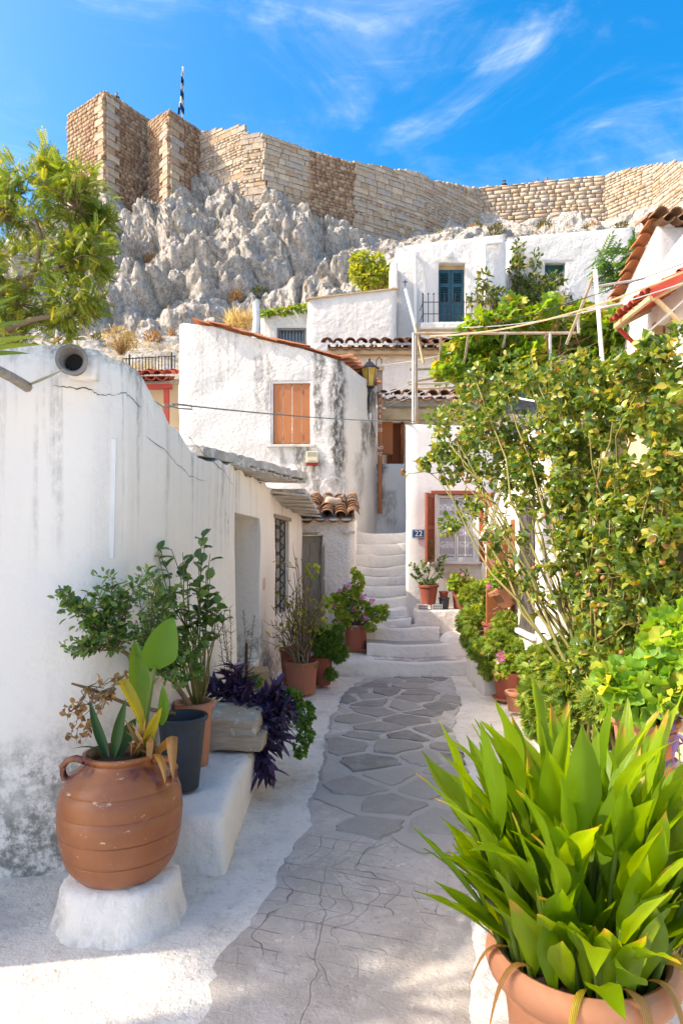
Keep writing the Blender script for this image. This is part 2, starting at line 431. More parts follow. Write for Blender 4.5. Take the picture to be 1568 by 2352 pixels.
def _path():
    t = NT('path_concrete')
    col = t.mix(t.ramp(t.noise(1.6, 7, .68), .3, .72), (.40, .355, .315), (.54, .485, .435))
    col = t.mix(t.math('MULTIPLY', t.ramp(t.noise(5, 8, .75), .47, .64), .7), col, (.60, .55, .50))
    col = t.mix(t.math('MULTIPLY', t.ramp(t.noise(17, 8, .8), .57, .67), .8), col, (.72, .68, .63))
    col = t.mix(t.math('MULTIPLY', t.ramp(t.noise(21, 8, .8, t.mapped(loc=(4,2,0))), .58, .68), .8), col, (.12, .108, .098))
    wv = t.n('ShaderNodeVectorMath', operation='ADD'); t.t.links.new(t.co(), wv.inputs[0])
    nz = t.n('ShaderNodeTexNoise', Scale=3., Detail=6.); sc = t.n('ShaderNodeVectorMath', operation='SCALE'); t.t.links.new(nz.outputs['Color'], sc.inputs[0]); sc.inputs['Scale'].default_value = .35
    t.t.links.new(sc.outputs[0], wv.inputs[1])
    ck = t.vor(.8, 'DISTANCE_TO_EDGE', wv.outputs[0]); ckm = t.ramp(ck, 0, .0035, .35, 0)
    col = t.mix(t.math('MULTIPLY', ckm, t.ramp(t.noise(1.2), .45, .55)), col, (.06, .055, .05))
    X = t.sep(); wob = t.math('MULTIPLY_ADD', t.noise(1.3, 3, .5), 1.1, -.5)
    gx = t.ramp(t.math('ABSOLUTE', t.math('SINE', t.math('MULTIPLY', t.math('ADD', X[0], wob), 27.))), 0, .085, 1, 0)
    gy = t.ramp(t.math('ABSOLUTE', t.math('SINE', t.math('MULTIPLY', t.math('ADD', X[1], t.math('MULTIPLY', X[0], .35)), 24.))), 0, .085, 1, 0)
    v = t.n('ShaderNodeVectorMath', operation='DISTANCE'); t.t.links.new(t.co(), v.inputs[0]); v.inputs[1].default_value = (-.15, 3.35, 0)
    gm = t.math('MULTIPLY', t.math('MAXIMUM', gx, gy), t.math('MULTIPLY', t.ramp(v.outputs['Value'], .45, .85, 1, 0), t.ramp(t.noise(4, 5, .7), .40, .58)))
    col = t.mix(t.math('MULTIPLY', gm, .55), col, (.12, .105, .095))
    h = t.math('ADD', t.noise(14, 8, .7), t.math('MULTIPLY', t.noise(70, 4, .7), .4)); h = t.math('SUBTRACT', t.math('SUBTRACT', h, ckm), t.math('MULTIPLY', gm, .7))
    return t.fin(col, .78, t.bump(h, .9, .018), .3)
M_PATH = _path()
def _flag():
    t = NT('flagstone'); rnd = t.n('ShaderNodeObjectInfo').outputs['Random']
    col = t.mix(rnd, (.19, .170, .152), (.38, .342, .305))
    yy = t.sep()[1]; col = t.mix(t.ramp(yy, 5.6, 4.2, 0, .6), col, (.40, .355, .315))
    col = t.mix(t.ramp(t.noise(6, 8, .72), .40, .70, 0, .75), col, (.36, .345, .33))
    col = t.mix(t.math('MULTIPLY', t.ramp(t.noise(30, 8, .8), .55, .7), .8), col, (.48, .47, .455))
    return t.fin(col, .75, t.bump(t.math('ADD', t.noise(11, 8, .7), t.math('MULTIPLY', t.noise(60, 5, .7), .5)), .8, .015), .35)
M_FLAG = _flag()
def _joint():
    t = NT('painted_joint')
    col = t.mix(t.ramp(t.noise(7, 8, .75), .35, .68), (.56, .525, .485), (.38, .355, .33))
    yy = t.sep()[1]; col = t.mix(t.ramp(t.math('ADD', yy, t.math('MULTIPLY', t.noise(3, 6, .7), 1.6)), 5.6, 7.2, .9, 0), col, (.42, .375, .335))
    return t.fin(col, .85, t.bump(t.noise(30, 6, .7), .5, .01), .2)
M_WHITE = whitewash('whitewash_smooth', dirt=.18, bump=.35, bdist=.02)
M_LEFT = whitewash('whitewash_left', base=(.85,.80,.735), dirt=.26, bump=.4, bdist=.02, mould=(.0, 1.7, .9), top=(2.35, 2.85, .95), lumps=3., runs=(1.3, 2.6, .62),
    patches=[((-.93, 7.9, 1.25), .09, (.55, .33, .25), .7)])
M_SHEDW = whitewash('whitewash_rough', dirt=.3, bump=.8, bdist=.04, bscale=28, lumps=13, warm=.12, lumpamt=1., mould=(.0,1.,.6))
M_CENTRAL = whitewash('whitewash_central', base=(.66,.635,.60), dirt=.25, bump=.65, bdist=.03, bscale=20, lumps=12, lumpamt=.9, runs=(3.4, 5.2, .5),
    streaks=[(0, -.38, .13, 4.95, 3.3, .9), (0, -.06, .19, 4.9, 2.3, 1.), (0, -.75, .10, 3.4, 2.7, .8), (0, -.62, .12, 3.4, 2.6, .8), (0, -.42, .14, 3.1, 2.2, .7),
             (0, .42, .12, 3.9, 3.2, .8), (0, .56, .10, 4.7, 3.3, 1.), (0, .30, .12, 3.3, 2.1, .45), (0, -1.4, .09, 4.9, 3.9, .5), (0, -1.26, .07, 4.9, 3.6, .5), (0, -1.0, .07, 3.4, 2.9, .5)])
M_BACKW = whitewash('whitewash_backwall', base=(.70,.69,.67), dirt=.5, bump=.6, bdist=.03, streaks=[(0, .72, .16, 3.6, 2.0, .9), (0, .95, .2, 2.7, 1.9, .5), (0, .5, .12, 2.6, 1.9, .6)])
M_22 = whitewash('whitewash_22', base=(.68,.65,.62), dirt=.16, bump=.25, patches=[((1.62, 9.98, 1.22), .16, (.62, .50, .36), .7), ((1.78, 9.98, 1.05), .12, (.60, .50, .38), .6)])
M_UP = whitewash('whitewash_upper', base=(.66,.635,.60), dirt=.12, bump=.55, bdist=.05, bscale=9, lumps=3)
M_RIGHT = whitewash('whitewash_right', dirt=.14, bump=.4, bdist=.03)
M_CREAM = whitewash('cream_plaster', base=(.66, .53, .35), dirt=.35, bump=.3, warm=.25)
M_SHADEW = whitewash('shaded_whitewash', base=(.46, .43, .42), dirt=.4, bump=.6)  # shaded front of the white gable house, its shade put into a grey base
M_SLAB = plain('roof_slab_concrete', (.62, .585, .53), .9, .15, 14, .8, c2=(.36, .33, .29), wear=((.76,.73,.68), .54))
M_PLANK = plain('weathered_plank', (.58, .53, .46), .85, .10, 30, .5, c2=(.78, .75, .70), wear=((.25,.15,.09), .62), aniso=(3,12,12))
M_OLDWOOD = plain('grey_old_wood', (.30, .25, .20), .8, .15, 30, .5, c2=(.42, .38, .33), aniso=(14,14,1.5))
M_ORANGE = plain('orange_brown_paint', (.43, .165, .065), .55, .08, 60, .12, c2=(.38, .14, .055), wear=((.62,.55,.48), .70), wscale=6)
M_BROWN = plain('red_brown_paint', (.30, .085, .04), .5, .08, 60, .15, c2=(.25, .07, .035), wear=((.5,.42,.36), .68), wscale=9)
M_DOORBROWN = plain('brown_door_paint', (.20, .065, .03), .5, .1)
M_RED = plain('red_painted_beam', (.42, .055, .035), .55, .1, 50, .2, wear=((.5,.3,.2), .70))
M_IRON = plain('black_iron', (.022, .022, .024), .5, .2, 80, .2, spec=.5)
M_RUST = plain('rusty_pipe', (.46, .42, .36), .6, .15, 50, .2, c2=(.36, .22, .10), wear=((.30,.13,.04), .6), wscale=4)
M_GALV = plain('galvanised_pipe', (.42, .43, .44), .45, .1, 60, .1, metal=.3, c2=(.55,.55,.54))
M_WPAINT = plain('white_paint', (.78, .775, .76), .5, .05, 60, .1)
M_WWOOD = plain('white_painted_wood', (.74, .73, .70), .55, .06, 60, .15, wear=((.42,.36,.30), .72))
M_TEAL = plain('teal_shutter_paint', (.020, .075, .105), .5, .08, 60, .1, c2=(.028, .095, .13))
M_GREENP = plain('dark_green_paint', (.012, .075, .062), .5, .08)
M_PIPE = plain('brown_downpipe', (.34, .135, .065), .6, .06, 50, .15, c2=(.30,.11,.05), wear=((.55,.42,.34), .70))
M_WIRE = plain('grey_wire', (.25, .25, .22), .6, .1)
M_BWIRE = plain('black_wire', (.03, .03, .03), .6, .1)
M_DARK = plain('dark_interior', (.02, .018, .016), .9, .1)  # near-black standing in for the shade inside openings
M_BEIGEW = plain('peeling_beige_wood', (.55, .42, .25), .75, .12, 40, .3, c2=(.40, .26, .13), wear=((.66,.58,.45), .6))
def tilemat(name, a, b, lich):
    t = NT(name); rnd = t.n('ShaderNodeObjectInfo').outputs['Random']
    col = t.mix(rnd, a, b)
    col = t.mix(t.ramp(t.noise(14, 7, .75), .48, .68, 0, lich), col, (.10, .085, .07))
    col = t.mix(t.math('MULTIPLY', t.ramp(t.noise(22, 7, .75, t.mapped(loc=(5,1,2))), .58, .7), .6), col, (.50, .42, .33))
    return t.fin(col, .85, t.bump(t.noise(40, 5, .7), .5, .01), .2)
M_TILE_OLD = tilemat('old_roof_tile', (.23, .115, .06), (.34, .19, .105), .75)
M_TILE_OR = tilemat('orange_roof_tile', (.42, .14, .06), (.48, .20, .09), .3)
M_TILE_DK = tilemat('dark_roof_tile', (.17, .07, .04), (.27, .12, .07), .6)
M_TILE_RED = tilemat('red_painted_tile', (.36, .06, .035), (.42, .09, .05), .3)
def tiles(mat, n=3):
    out = []
    for k in range(n):
        me = barrel_tile(); me.materials.append(mat); out.append(me)
    return out
T_OLD, T_OR, T_DK, T_RED = tiles(M_TILE_OLD), tiles(M_TILE_OR), tiles(M_TILE_DK), tiles(M_TILE_RED)
def glassmat():
    t = NT('window_glass'); t.fin((.10, .115, .13), .05, None, .8); return t.m
M_GLASS = glassmat()

# ================================================================== ground, path, stairs
def gz(x, y):
    z = .022*fbm(Vector((x*.9, y*.9, .3)), 4)
    z += .10*max(0, min(1, (-.55-x)/.5))*max(0, min(1, (y-3.2)/.8))       # rises to the foot of the left wall
    return z
fx = list(np.arange(-2.6, 2.61, .085)); fy = list(np.arange(.8, 9.31, .085))
gx = [-400, -120, -40, -16, -8, -5, -3.6]+fx+[3.6, 5, 8, 16, 40, 120, 400]
gy = [-400, -120, -40, -16, -7, -3, -1, 0]+fy+[9.6, 10.5]
g = sheet('ground', lambda x, y: (x, y, gz(x, y)), gx, gy, M_GROUND, kind='structure')

PL = [(830,1558),(785,1590),(745,1660),(727,1720),(705,1850),(690,1900),(640,2000),(570,2100),(480,2190),(430,2352)]
PR = [(1045,1558),(1062,1600),(1052,1680),(1070,1730),(1085,1800),(1100,1950),(1105,2100),(1110,2352)]
def gp(px, py): d = CAMZ*F/(py-HY); return d, (px-HX)/F*d
_l = sorted([gp(*p) for p in PL])+[]; _r = sorted([gp(*p) for p in PR])
_l = [(-3, -.9)]+_l; _r = [(-3, .6)]+_r
xl = lambda y: float(np.interp(y, [a for a, _ in _l], [b for _, b in _l]))+.05*fbm(Vector((y*3, 1.7, 0)), 6)+.02*fbm(Vector((y*14, 4.7, 0)), 3)
xr = lambda y: float(np.interp(y, [a for a, _ in _r], [b for _, b in _r]))+.04*fbm(Vector((y*3, 7.7, 0)), 6)+.015*fbm(Vector((y*14, 2.7, 0)), 3)
ys = list(np.arange(-3, 1.9, .3))+list(np.arange(1.9, 8.80, .05)); V = []; Fc = []; NC = 16
for y in ys:
    a, b = xl(y), xr(y)
    for k in range(NC+1):
        x = a+(b-a)*k/NC; V.append((x, y, gz(x, y)+(.007 if 0 < k < NC else -.01)))
for i in range(len(ys)-1):
    for k in range(NC): q = i*(NC+1)+k; Fc.append((q, q+1, q+NC+2, q+NC+1))
me = bpy.data.meshes.new('path'); me.from_pydata(V, [], Fc); smooth(me)
path = obj('path', me, M_PATH, kind='structure')
# painted joints bed and the flagstones set in it
V = []; Fc = []; ys2 = list(np.arange(3.75, 8.78, .06))
for y in ys2:
    a, b = xl(y)+.07, xr(y)-.05
    if y < 4.6: a += (4.6-y)*.8
    for k in range(NC+1):
        x = a+(b-a)*k/NC; V.append((x, y, gz(x, y)+.0115))
for i in range(len(ys2)-1):
    for k in range(NC): q = i*(NC+1)+k; Fc.append((q, q+1, q+NC+2, q+NC+1))
me = bpy.data.meshes.new('painted_joints'); me.from_pydata(V, [], Fc); smooth(me)
obj('painted_joints', me, _joint(), path)
rs = random.Random(5); seeds = []
for i in range(-2, 7):
    for j in range(0, 17):
        seeds.append(Vector((-.45+i*.42+rs.uniform(-.17, .17)+(.2 if j % 2 else 0), 3.8+j*.31+rs.uniform(-.13, .13))))
def clip(poly, p, n):                       # keep (q-p).n <= 0
    out = []
    for a, b in zip(poly, poly[1:]+poly[:1]):
        da, db = (a-p).dot(n), (b-p).dot(n)
        if da <= 0: out.append(a)
        if da*db < 0: out.append(a.lerp(b, da/(da-db)))
    return out
for s in seeds:
    if not (3.95 < s.y < 8.7): continue
    a0 = xl(s.y)+.1+max(0, (4.6-s.y)*.8)
    if not (a0 < s.x < xr(s.y)-.08): continue
    poly = [s+Vector((dx, dy)) for dx, dy in ((-.55,-.5),(.55,-.5),(.55,.5),(-.55,.5))]
    for o in seeds:
        if o is s or (o-s).length > 1.2: continue
        n = (o-s).normalized(); poly = clip(poly, (o+s)/2-n*rs.uniform(.018,.038), n)
        if len(poly) < 3: break
    if len(poly) < 3: continue
    pts = []
    for a, b in zip(poly, poly[1:]+poly[:1]):
        pts += [a.lerp(b, .03), a.lerp(b, .33)+Vector((rs.uniform(-.015, .015), rs.uniform(-.015, .015))), a.lerp(b, .66)+Vector((rs.uniform(-.015, .015), rs.uniform(-.015, .015))), a.lerp(b, .97)]
    pts = [Vector((min(max(p.x, xl(p.y)+.03), xr(p.y)-.03), min(p.y, 8.72))) for p in pts]
    h = .021+rs.uniform(-.003, .006); tx, ty = rs.uniform(-.022, .022), rs.uniform(-.022, .022); b = MB(); n = len(pts); c = sum(pts, Vector((0,0)))/n
    lo = [Vector((p.x, p.y, gz(p.x, p.y)+.004)) for p in pts]; hi = [Vector((c.x+(p.x-c.x)*.95, c.y+(p.y-c.y)*.95, gz(p.x, p.y)+max(.0125, h+tx*(p.x-c.x)+ty*(p.y-c.y)))) for p in pts]
    b.add(lo+hi+[Vector((c.x, c.y, gz(c.x, c.y)+h+.002))], [(i, (i+1) % n, n+(i+1) % n, n+i) for i in range(n)]+[(n+i, n+(i+1) % n, 2*n) for i in range(n)])
    o = obj('flagstone', b.mesh('flagstone', 30), M_FLAG, path)

# ---- stairs
def _tread():
    t = NT('worn_tread')
    m = t.ramp(t.noise(2.2, 6, .65), .36, .52)
    col = t.mix(m, (.76, .725, .68), (.36, .34, .32))
    return t.fin(col, .85, t.bump(t.noise(20, 6, .7), .5, .02), .2)
M_TREAD = _tread()
M_STEP = whitewash('whitewash_steps', dirt=.55, bump=.65, bdist=.03, lumps=5, bscale=16, mould=(-.15, .28, .6))
stairs = thing('stairs', None, None, (0.6, 8.85, 0), kind='structure')
def step(x0, x1, y0, y1, zb, zt, sag=.03, bow=.03, seed=0, parent=stairs):
    n = 14; V = []; Fc = []; rows = []
    prof = [(0, zb), (0, zt-.03), (.012, zt-.008), (.035, zt), (y1-y0, zt+.012)]
    for i in range(n+1):
        t = i/n; x = x0+(x1-x0)*t; s = math.sin(math.pi*t)
        w = fbm(Vector((x*2.2, seed*3.7, zt*2)), 3)
        for (dy, z) in prof:
            zz = z if z == zb else z-sag*s**1.5+.016*w
            yy = y0+dy-(bow*s if dy < .05 else 0)+.02*fbm(Vector((x*2, z*2, seed)), 3)
            V.append((x, yy, zz))
    m = len(prof); mi = []
    for i in range(n):
        for k in range(m-1):
            Fc.append((i*m+k, (i+1)*m+k, (i+1)*m+k+1, i*m+k+1)); mi.append(1 if k == m-2 else 0)
    me = bpy.data.meshes.new('step'); me.from_pydata(V, [], Fc); me.materials.append(M_STEP); me.materials.append(M_TREAD)
    me.polygons.foreach_set('material_index', mi); me.update(); smooth(me)
    return obj('step', me, None, parent)
step(.30, 1.68, 8.86, 9.25, -.05, .215, .03, .0, 1)
step(.34, 1.62, 9.18, 9.6, .10, .385, .025, .0, 2)
step(.34, 1.36, 9.50, 9.95, .25, .57, .025, .0, 3)
SY = [(9.80,.66),(10.06,.785),(10.33,.935),(10.60,1.08),(10.88,1.225),(11.15,1.375),(11.42,1.555),(11.70,1.745),(11.98,1.95)]
for i, (y, z) in enumerate(SY):
    y2 = SY[i+1][0]+.06 if i < len(SY)-1 else 13.4
    step(.16, 1.00+max(0, y-9.9)*.11, y, y2, z-.24, z, .020+.010*(i % 3), .0, 4+i)
# ---- low whitewashed masonry along the alley
def blob_block(name, c, size, label, cat, mat=None, rx=.35, seed=0, wob=.03, parent=None):
    bm = bmesh.new(); bmesh.ops.create_cube(bm, size=1.0)
    for v in bm.verts: v.co = Vector((v.co.x*size[0], v.co.y*size[1], v.co.z*size[2]))
    bmesh.ops.bevel(bm, geom=bm.edges[:]+bm.verts[:], offset=min(size)*rx*.5, segments=3, affect='EDGES', profile=.5)
    bmesh.ops.subdivide_edges(bm, edges=[e for e in bm.edges if e.calc_length() > .14], cuts=3, use_grid_fill=True)
    for v in bm.verts:
        q = v.co+Vector(c)
        v.co += Vector((fbm(q*2.1+Vector((seed,0,0)), 3), fbm(q*2.1+Vector((0,seed+9,0)), 3), fbm(q*2.1+Vector((0,0,seed+5)), 3)))*wob
        v.co += Vector(c)
    me = bpy.data.meshes.new(name); bm.to_mesh(me); bm.free(); smooth(me)
    o = obj(name, me, mat or M_STEP, parent)
    if cat: tag(o, label, cat)
    return o
blob_block('low_wall', (.12, 9.62, .04), (.66, 1.5, .36), 'low white ledge left of the stairs carrying the pink geranium pot', 'ledge', seed=2)
blob_block('low_wall', (1.78, 8.72, .11), (.14, .5, .52), 'short white parapet at the right end of the lowest step', 'low wall', seed=3)
blob_block('terrace_block', (1.55, 9.85, .40), (1.0, .5, .78), 'square white block under the house window carrying red pots', 'terrace', seed=4, wob=.012, rx=.12)
blob_block('rounded_step_end', (1.58, 9.42, .22), (.42, .5, .56), 'lumpy rounded white masonry at the right of the middle steps', 'masonry', seed=5, wob=.05, rx=.6)
LEDGE = blob_block('masonry_ledge', (-.83, 4.10, .11), (.46, 1.25, .42), 'white masonry ledge beside the big jar with bucket and slab on it', 'ledge', seed=6, rx=.3, wob=.02)
blob_block('masonry_ledge', (-.86, 5.6, .16), (.36, 1.9, .50), 'white ledge along the wall below the open doorway', 'ledge', seed=7, rx=.25, wob=.025)
b = MB(); V = []; prof = [(.30,-.06),(.275,-.01),(.255,.06),(.243,.13),(.235,.175),(.21,.198),(.0,.205)]; n_ = 40
for (r_, z_) in prof:
    for k in range(n_):
        a_ = 2*math.pi*k/n_; q = Vector((math.cos(a_)*1.12, math.sin(a_)*.95, 0)); w_ = 1+.16*fbm(q*1.6+Vector((0,0,z_*4+3)), 3); V.append((-1.016+q.x*r_*w_, 3.14+q.y*r_*w_, z_+.012*fbm(q*5+Vector((0,0,r_*9)), 3)))
b.add(V, [(i*n_+k, i*n_+(k+1) % n_, (i+1)*n_+(k+1) % n_, (i+1)*n_+k) for i in range(len(prof)-1) for k in range(n_)])
tag(b.build('plinth', M_STEP, sm=80), 'lumpy whitewashed mound under the big terracotta jar', 'plinth')
blob_block('masonry_planter', (1.86, 5.2, .14), (.34, 2.0, .42), 'low whitewashed planter along the right wall under the rose', 'planter', seed=9, rx=.2, wob=.02)
blob_block('masonry_planter', (1.80, 8.25, .24), (.40, 1.0, .58), 'white masonry shelf under the grille window on the right', 'planter', seed=10, rx=.2, wob=.02)
blob_block('masonry_block', (1.60, 3.42, .25), (.46, .46, .62), 'white masonry block under the large smooth pot at right', 'masonry', seed=41, rx=.2, wob=.015)
# ================================================================== left house
LH = thing('left_house', 'long white house on the left with open doorway, iron grille and crumbling eave', 'house', (-1.2, 5, 0))
LL = Line([(-3.4,3.42),(-1.62,3.42),(-1.42,3.45),(-1.26,3.53),(-1.16,3.67),(-1.12,3.85),(-1.07,4.1),(-.95,6.0),(-.93,7.5),(-.80,9.2),(-.60,10.2)])
def lh_top(u):
    p, _ = LL.at(u); y = p.y
    return float(np.interp(y, [3.4, 3.62, 3.85, 4.1, 4.45, 4.9, 6.0, 8.4, 8.9, 10.2], [2.70, 2.70, 2.64, 2.50, 2.40, 2.33, 2.40, 2.42, 2.3, 2.12]))
do = (LL.u_at(543), LL.u_at(596)); gr = (LL.u_at(632), LL.u_at(664))
wall('wall', LL, -.1, lh_top, .46, M_LEFT, LH, [(do[0], do[1], .45, 2.0), (gr[0], gr[1], .78, 2.05)], cell=.09, wob=.022, wsc=.9, bev=.035, crest=.045)
pa, _ = LL.at(do[0]); pb, _ = LL.at(do[1]); na = LL.nrm(do[0])
b = MB(); q = Vector((-na.x*.42, -na.y*.42)); b.prism([(pa.x+q.x, pa.y+q.y, .45), (pb.x+q.x, pb.y+q.y, .45), (pb.x+q.x, pb.y+q.y, 2.0), (pa.x+q.x, pa.y+q.y, 2.0)], (-.05, 0, 0))
dd = b.build('door', M_OLDWOOD, LH)
# iron lattice in the narrow window
pa, _ = LL.at(gr[0]); pb, _ = LL.at(gr[1]); n2 = LL.nrm(gr[0]); ax = Vector((pb.x-pa.x, pb.y-pa.y, 0)); o3 = Vector((pa.x-n2.x*.06, pa.y-n2.y*.06, 0))
gw = thing('window_grille', None, None, (o3.x, o3.y, .78)); gw.parent = LH; gw.location = Vector((o3.x, o3.y, .78))-WLOC['left_house']
def lat(u, z): return o3+ax*u+Vector((0, 0, z))
for k in range(7):
    for s in (0, 1):
        b = MB(); z0 = .80+k*.175
        b.bar(lat(0, z0+(.19 if s else 0)), lat(1, z0+(0 if s else .19)), .012, .02); b.build('lattice_bar', M_IRON, gw)
for u in (.02, .33, .66, .98):
    b = MB(); b.bar(lat(u, .78), lat(u, 2.05), .016, .016); b.build('bar', M_IRON, gw)
b = MB(); b.prism([lat(-.02, .78)+Vector((-.3,0,0)), lat(1.02, .78)+Vector((-.3,0,0)), lat(1.02, 2.05)+Vector((-.3,0,0)), lat(-.02, 2.05)+Vector((-.3,0,0))], (-.03, 0, 0)); b.build('shutter', M_OLDWOOD, gw)
# wooden lintel of the grille, conduit strip on the wall
b = MB(); b.bar(lat(-.08, 2.075)+Vector((.03,0,0)), lat(1.08, 2.06)+Vector((.03,0,0)), .1, .05); b.build('lintel', M_OLDWOOD, LH)
uc = LL.u_at(258); pc, _ = LL.at(uc); nc = LL.nrm(uc)
b = MB(); b.bar((pc.x+nc.x*.012-.012, pc.y+nc.y*.012, 1.63), (pc.x+nc.x*.014, pc.y+nc.y*.014, 2.26), .012, .03); b.build('conduit', M_WPAINT, LH, bev=.003)
# roof slab with broken edge, soffit planks, flat roof
def rough_slab(name, plan, z, th, mat, parent, seed=0, wob=.02):
    pts = []
    for a, bb in zip(plan, plan[1:]+plan[:1]):
        a = Vector(a); bb = Vector(bb); n = max(1, int((bb-a).length/.07))
        for k in range(n):
            p = a.lerp(bb, k/n); w = Vector((fbm(p*7+Vector((seed,0,0)), 4), fbm(p*7+Vector((0,seed,4)), 4), .5*fbm(p*6+Vector((3,1,seed)), 4)))*wob
            pts.append(p+w)
    b = MB(); b.prism([p+Vector((0,0,z)) for p in pts], (0, 0, th))
    return b.build(name, mat, parent)
rough_slab('roof_slab', [(-2.4,4.95,-.02),(-1.03,5.05,-.02),(-.93,5.95,.04),(-.70,7.1,.09),(-.44,8.35,.125),(-.55,8.6,.125),(-2.4,8.7,.16)], 2.385, .075, M_SLAB, LH, 3, .035)
rs = random.Random(3)
for k in range(17):                                    # boards of the upper eave
    y = 6.0+k*.15; ov = (y-5.8)*.155
    p, _ = LL.at(LL.s[7]+(y-6.0)); 
    z = 2.385+.045+.03*(y-6)-.012
    b = MB(); b.box((p.x+ov/2-.03, y, z-.012*(k % 2)), (ov+.10, .135, .022), Matrix.Rotation(rs.uniform(-.05, .05), 3, 'Z') @ Matrix.Rotation(rs.uniform(-.03, .03), 3, 'Y')); b.build('soffit_board', M_PLANK, LH)
for k in range(13):                                    # boards of the lower eave towards the shed
    y = 8.45+k*.145; t = (y-8.45)/1.8; xo = -.43+.10*t; z = 2.34-.20*t
    xi = float(np.interp(y, [7.5, 9.2, 10.2], [-.93, -.80, -.60]))
    b = MB(); b.box(((xo+xi)/2-.03, y, z-.01*(k % 2)), (xo-xi+.12, .132, .022), Matrix.Rotation(rs.uniform(-.06, .06), 3, 'Z') @ Matrix.Rotation(rs.uniform(.0, .10), 3, 'Y')); b.build('soffit_board', M_PLANK, LH)
rough_slab('lower_roof_slab', [(-1.9,8.5,.0),(-.45,8.5,0),(-.34,10.28,-.20),(-1.9,10.3,-.20)], 2.355, .05, M_SLAB, LH, 5, .03)
b = MB(); b.box2((-5.5, 4.0, 2.2), (-1.5, 10.2, 2.30)); b.build('flat_roof', M_SLAB, LH)
# clay drain pipe through the front wall, old timber stub
PD = D(165, 826, 3.30)
dp = thing('drain_pipe', 'short round clay pipe sticking out of the wall top at far left', 'pipe', PD)
b = MB(); prof = [(.030,.30),(.044,.30),(.056,.04),(.066,0),(.052,0),(.042,.03),(.030,.28)]
b.lathe([(r*1.15, z) for r, z in prof], 26); me = b.mesh('pipe', 50)
M_CLAYG = plain('sooty_clay', (.26, .24, .22), .85, .15, 30, .5, c2=(.12,.11,.10), wear=((.6,.59,.57), .62))
placed('pipe', me, M_CLAYG, dp, Matrix.Translation(PD) @ Matrix.Rotation(R(12), 4, 'Z') @ Matrix.Rotation(R(-90), 4, 'X') @ Matrix.Diagonal((1, 1, .7, 1)))
b = MB(); b.lathe([(.044, 0), (.044, .004)], 20); placed('bore_shade', b.mesh('bore_shade'), M_DARK, dp, Matrix.Translation(PD+Vector((-.005, .06, 0))) @ Matrix.Rotation(R(-90), 4, 'X'))  # dark disc puts the shade inside the pipe into colour
blob_block('mortar_collar', PD+Vector((.02, .115, -.01)), (.15, .07, .14), None, None, M_LEFT, .6, 3, .02, dp)
b = MB(); b.tube([D(-60, 822, 2.9), D(30, 868, 3.1), D(62, 888, 3.36)], [.022, .024, .028], 8)
tag(b.build('timber_stub', M_OLDWOOD, sm=60), 'weathered grey timber pole jammed into the wall at far left', 'pole')

# ================================================================== shed with tiled roof
SH = thing('shed', 'small rough white shed with old barrel tiles at the foot of the stairs', 'shed', (-.1, 10.3, .1))
sl = Line([(-1.15,10.34),(.10,10.30),(.19,10.34),(.22,10.42),(.23,11.7)])
wall('wall', sl, 0, 2.10, .25, M_SHEDW, SH, [(sl.u_at(690), sl.u_at(741), .1, 1.86)], cell=.07, wob=.03, wsc=4, bev=.03)
x1 = (741-HX)/F*10.3; x0 = x1-.62
sd = thing('door', None, None, (x0, 10.36, .1)); sd.parent = SH; sd.location = Vector((x0, 10.36, .1))-WLOC['shed']
b = MB(); b.box2((x0, 10.40, .1), (x1, 10.44, 1.85)); b.build('leaf', M_OLDWOOD, sd)
for (za, zb) in ((.25, .75), (.85, 1.25), (1.33, 1.75)):
    b = MB(); b.box2((x1-.20, 10.385, za), (x1-.05, 10.40, zb)); b.build('panel', M_OLDWOOD, sd, bev=.006)
b = MB(); b.box2((x1-.015, 10.30, .1), (x1+.03, 10.41, 1.9)); b.build('frame_post', M_OLDWOOD, sd)
b = MB(); b.box2((x0, 10.30, 1.855), (x1+.03, 10.41, 1.90)); b.build('frame_head', M_OLDWOOD, sd)
up = Vector((0, 1.15, .36)).normalized()
tile_field(SH, (-.62, 10.17, 2.10), (.18, 10.17, 2.10), up, 9, None, .20, .135, T_OLD, jit=.012, tilt_=.13)
b = MB(); b.box2((-.7, 10.2, 2.075), (.21, 10.30, 2.10)); b.build('eave_board', M_PLANK, SH)
b = MB(); b.prism([(-1.0, 10.3, 2.12), (.2, 10.3, 2.12), (.2, 11.5, 2.46), (-1.0, 11.5, 2.46)], (0, 0, -.05)); b.build('roof_deck', M_SLAB, SH)
# rough broken ledge strip on the shed wall
blob_block('plaster_ledge', (.10, 10.275, 1.90), (.2, .05, .045), None, None, M_SLAB, .6, 4, .02, SH)
st = blob_block('loose_stone', (-.13, 10.72, 2.40), (.27, .18, .14), 'pale rough stone lying on the shed roof tiles', 'stone', plain('pale_limestone', (.56,.47,.36), .9, .15, 20, .8, c2=(.40,.32,.24)), .7, 11, .06)
# coil of razor wire
rw = thing('razor_wire', 'coil of grey razor wire standing on the shed roof', 'wire coil', (-.15, 10.95, 2.45))
for k, (rx, rz, dy) in enumerate(((.185, .19, 0), (.175, .20, .03), (.195, .18, .06), (.165, .185, .09))):
    c = Vector((-.15+.01*k, 10.92+dy, 2.61)); n = 44
    b = MB(); b.tube([c+Vector((rx*math.cos(a), .02*math.sin(3*a+k), rz*math.sin(a))) for a in [2*math.pi*i/n for i in range(n+1)]], .004, 4)
    for i in range(n):
        a = 2*math.pi*i/n; p = c+Vector((rx*math.cos(a), 0, rz*math.sin(a))); t = Vector((-math.sin(a), 0, math.cos(a)))*.018; r_ = Vector((math.cos(a), .3, math.sin(a)))*.011
        b.add([p-t-r_, p+t+r_, p+t-r_, p-t+r_, p], [(0, 4, 3), (1, 4, 2)])
    b.build('loop', M_GALV, rw)

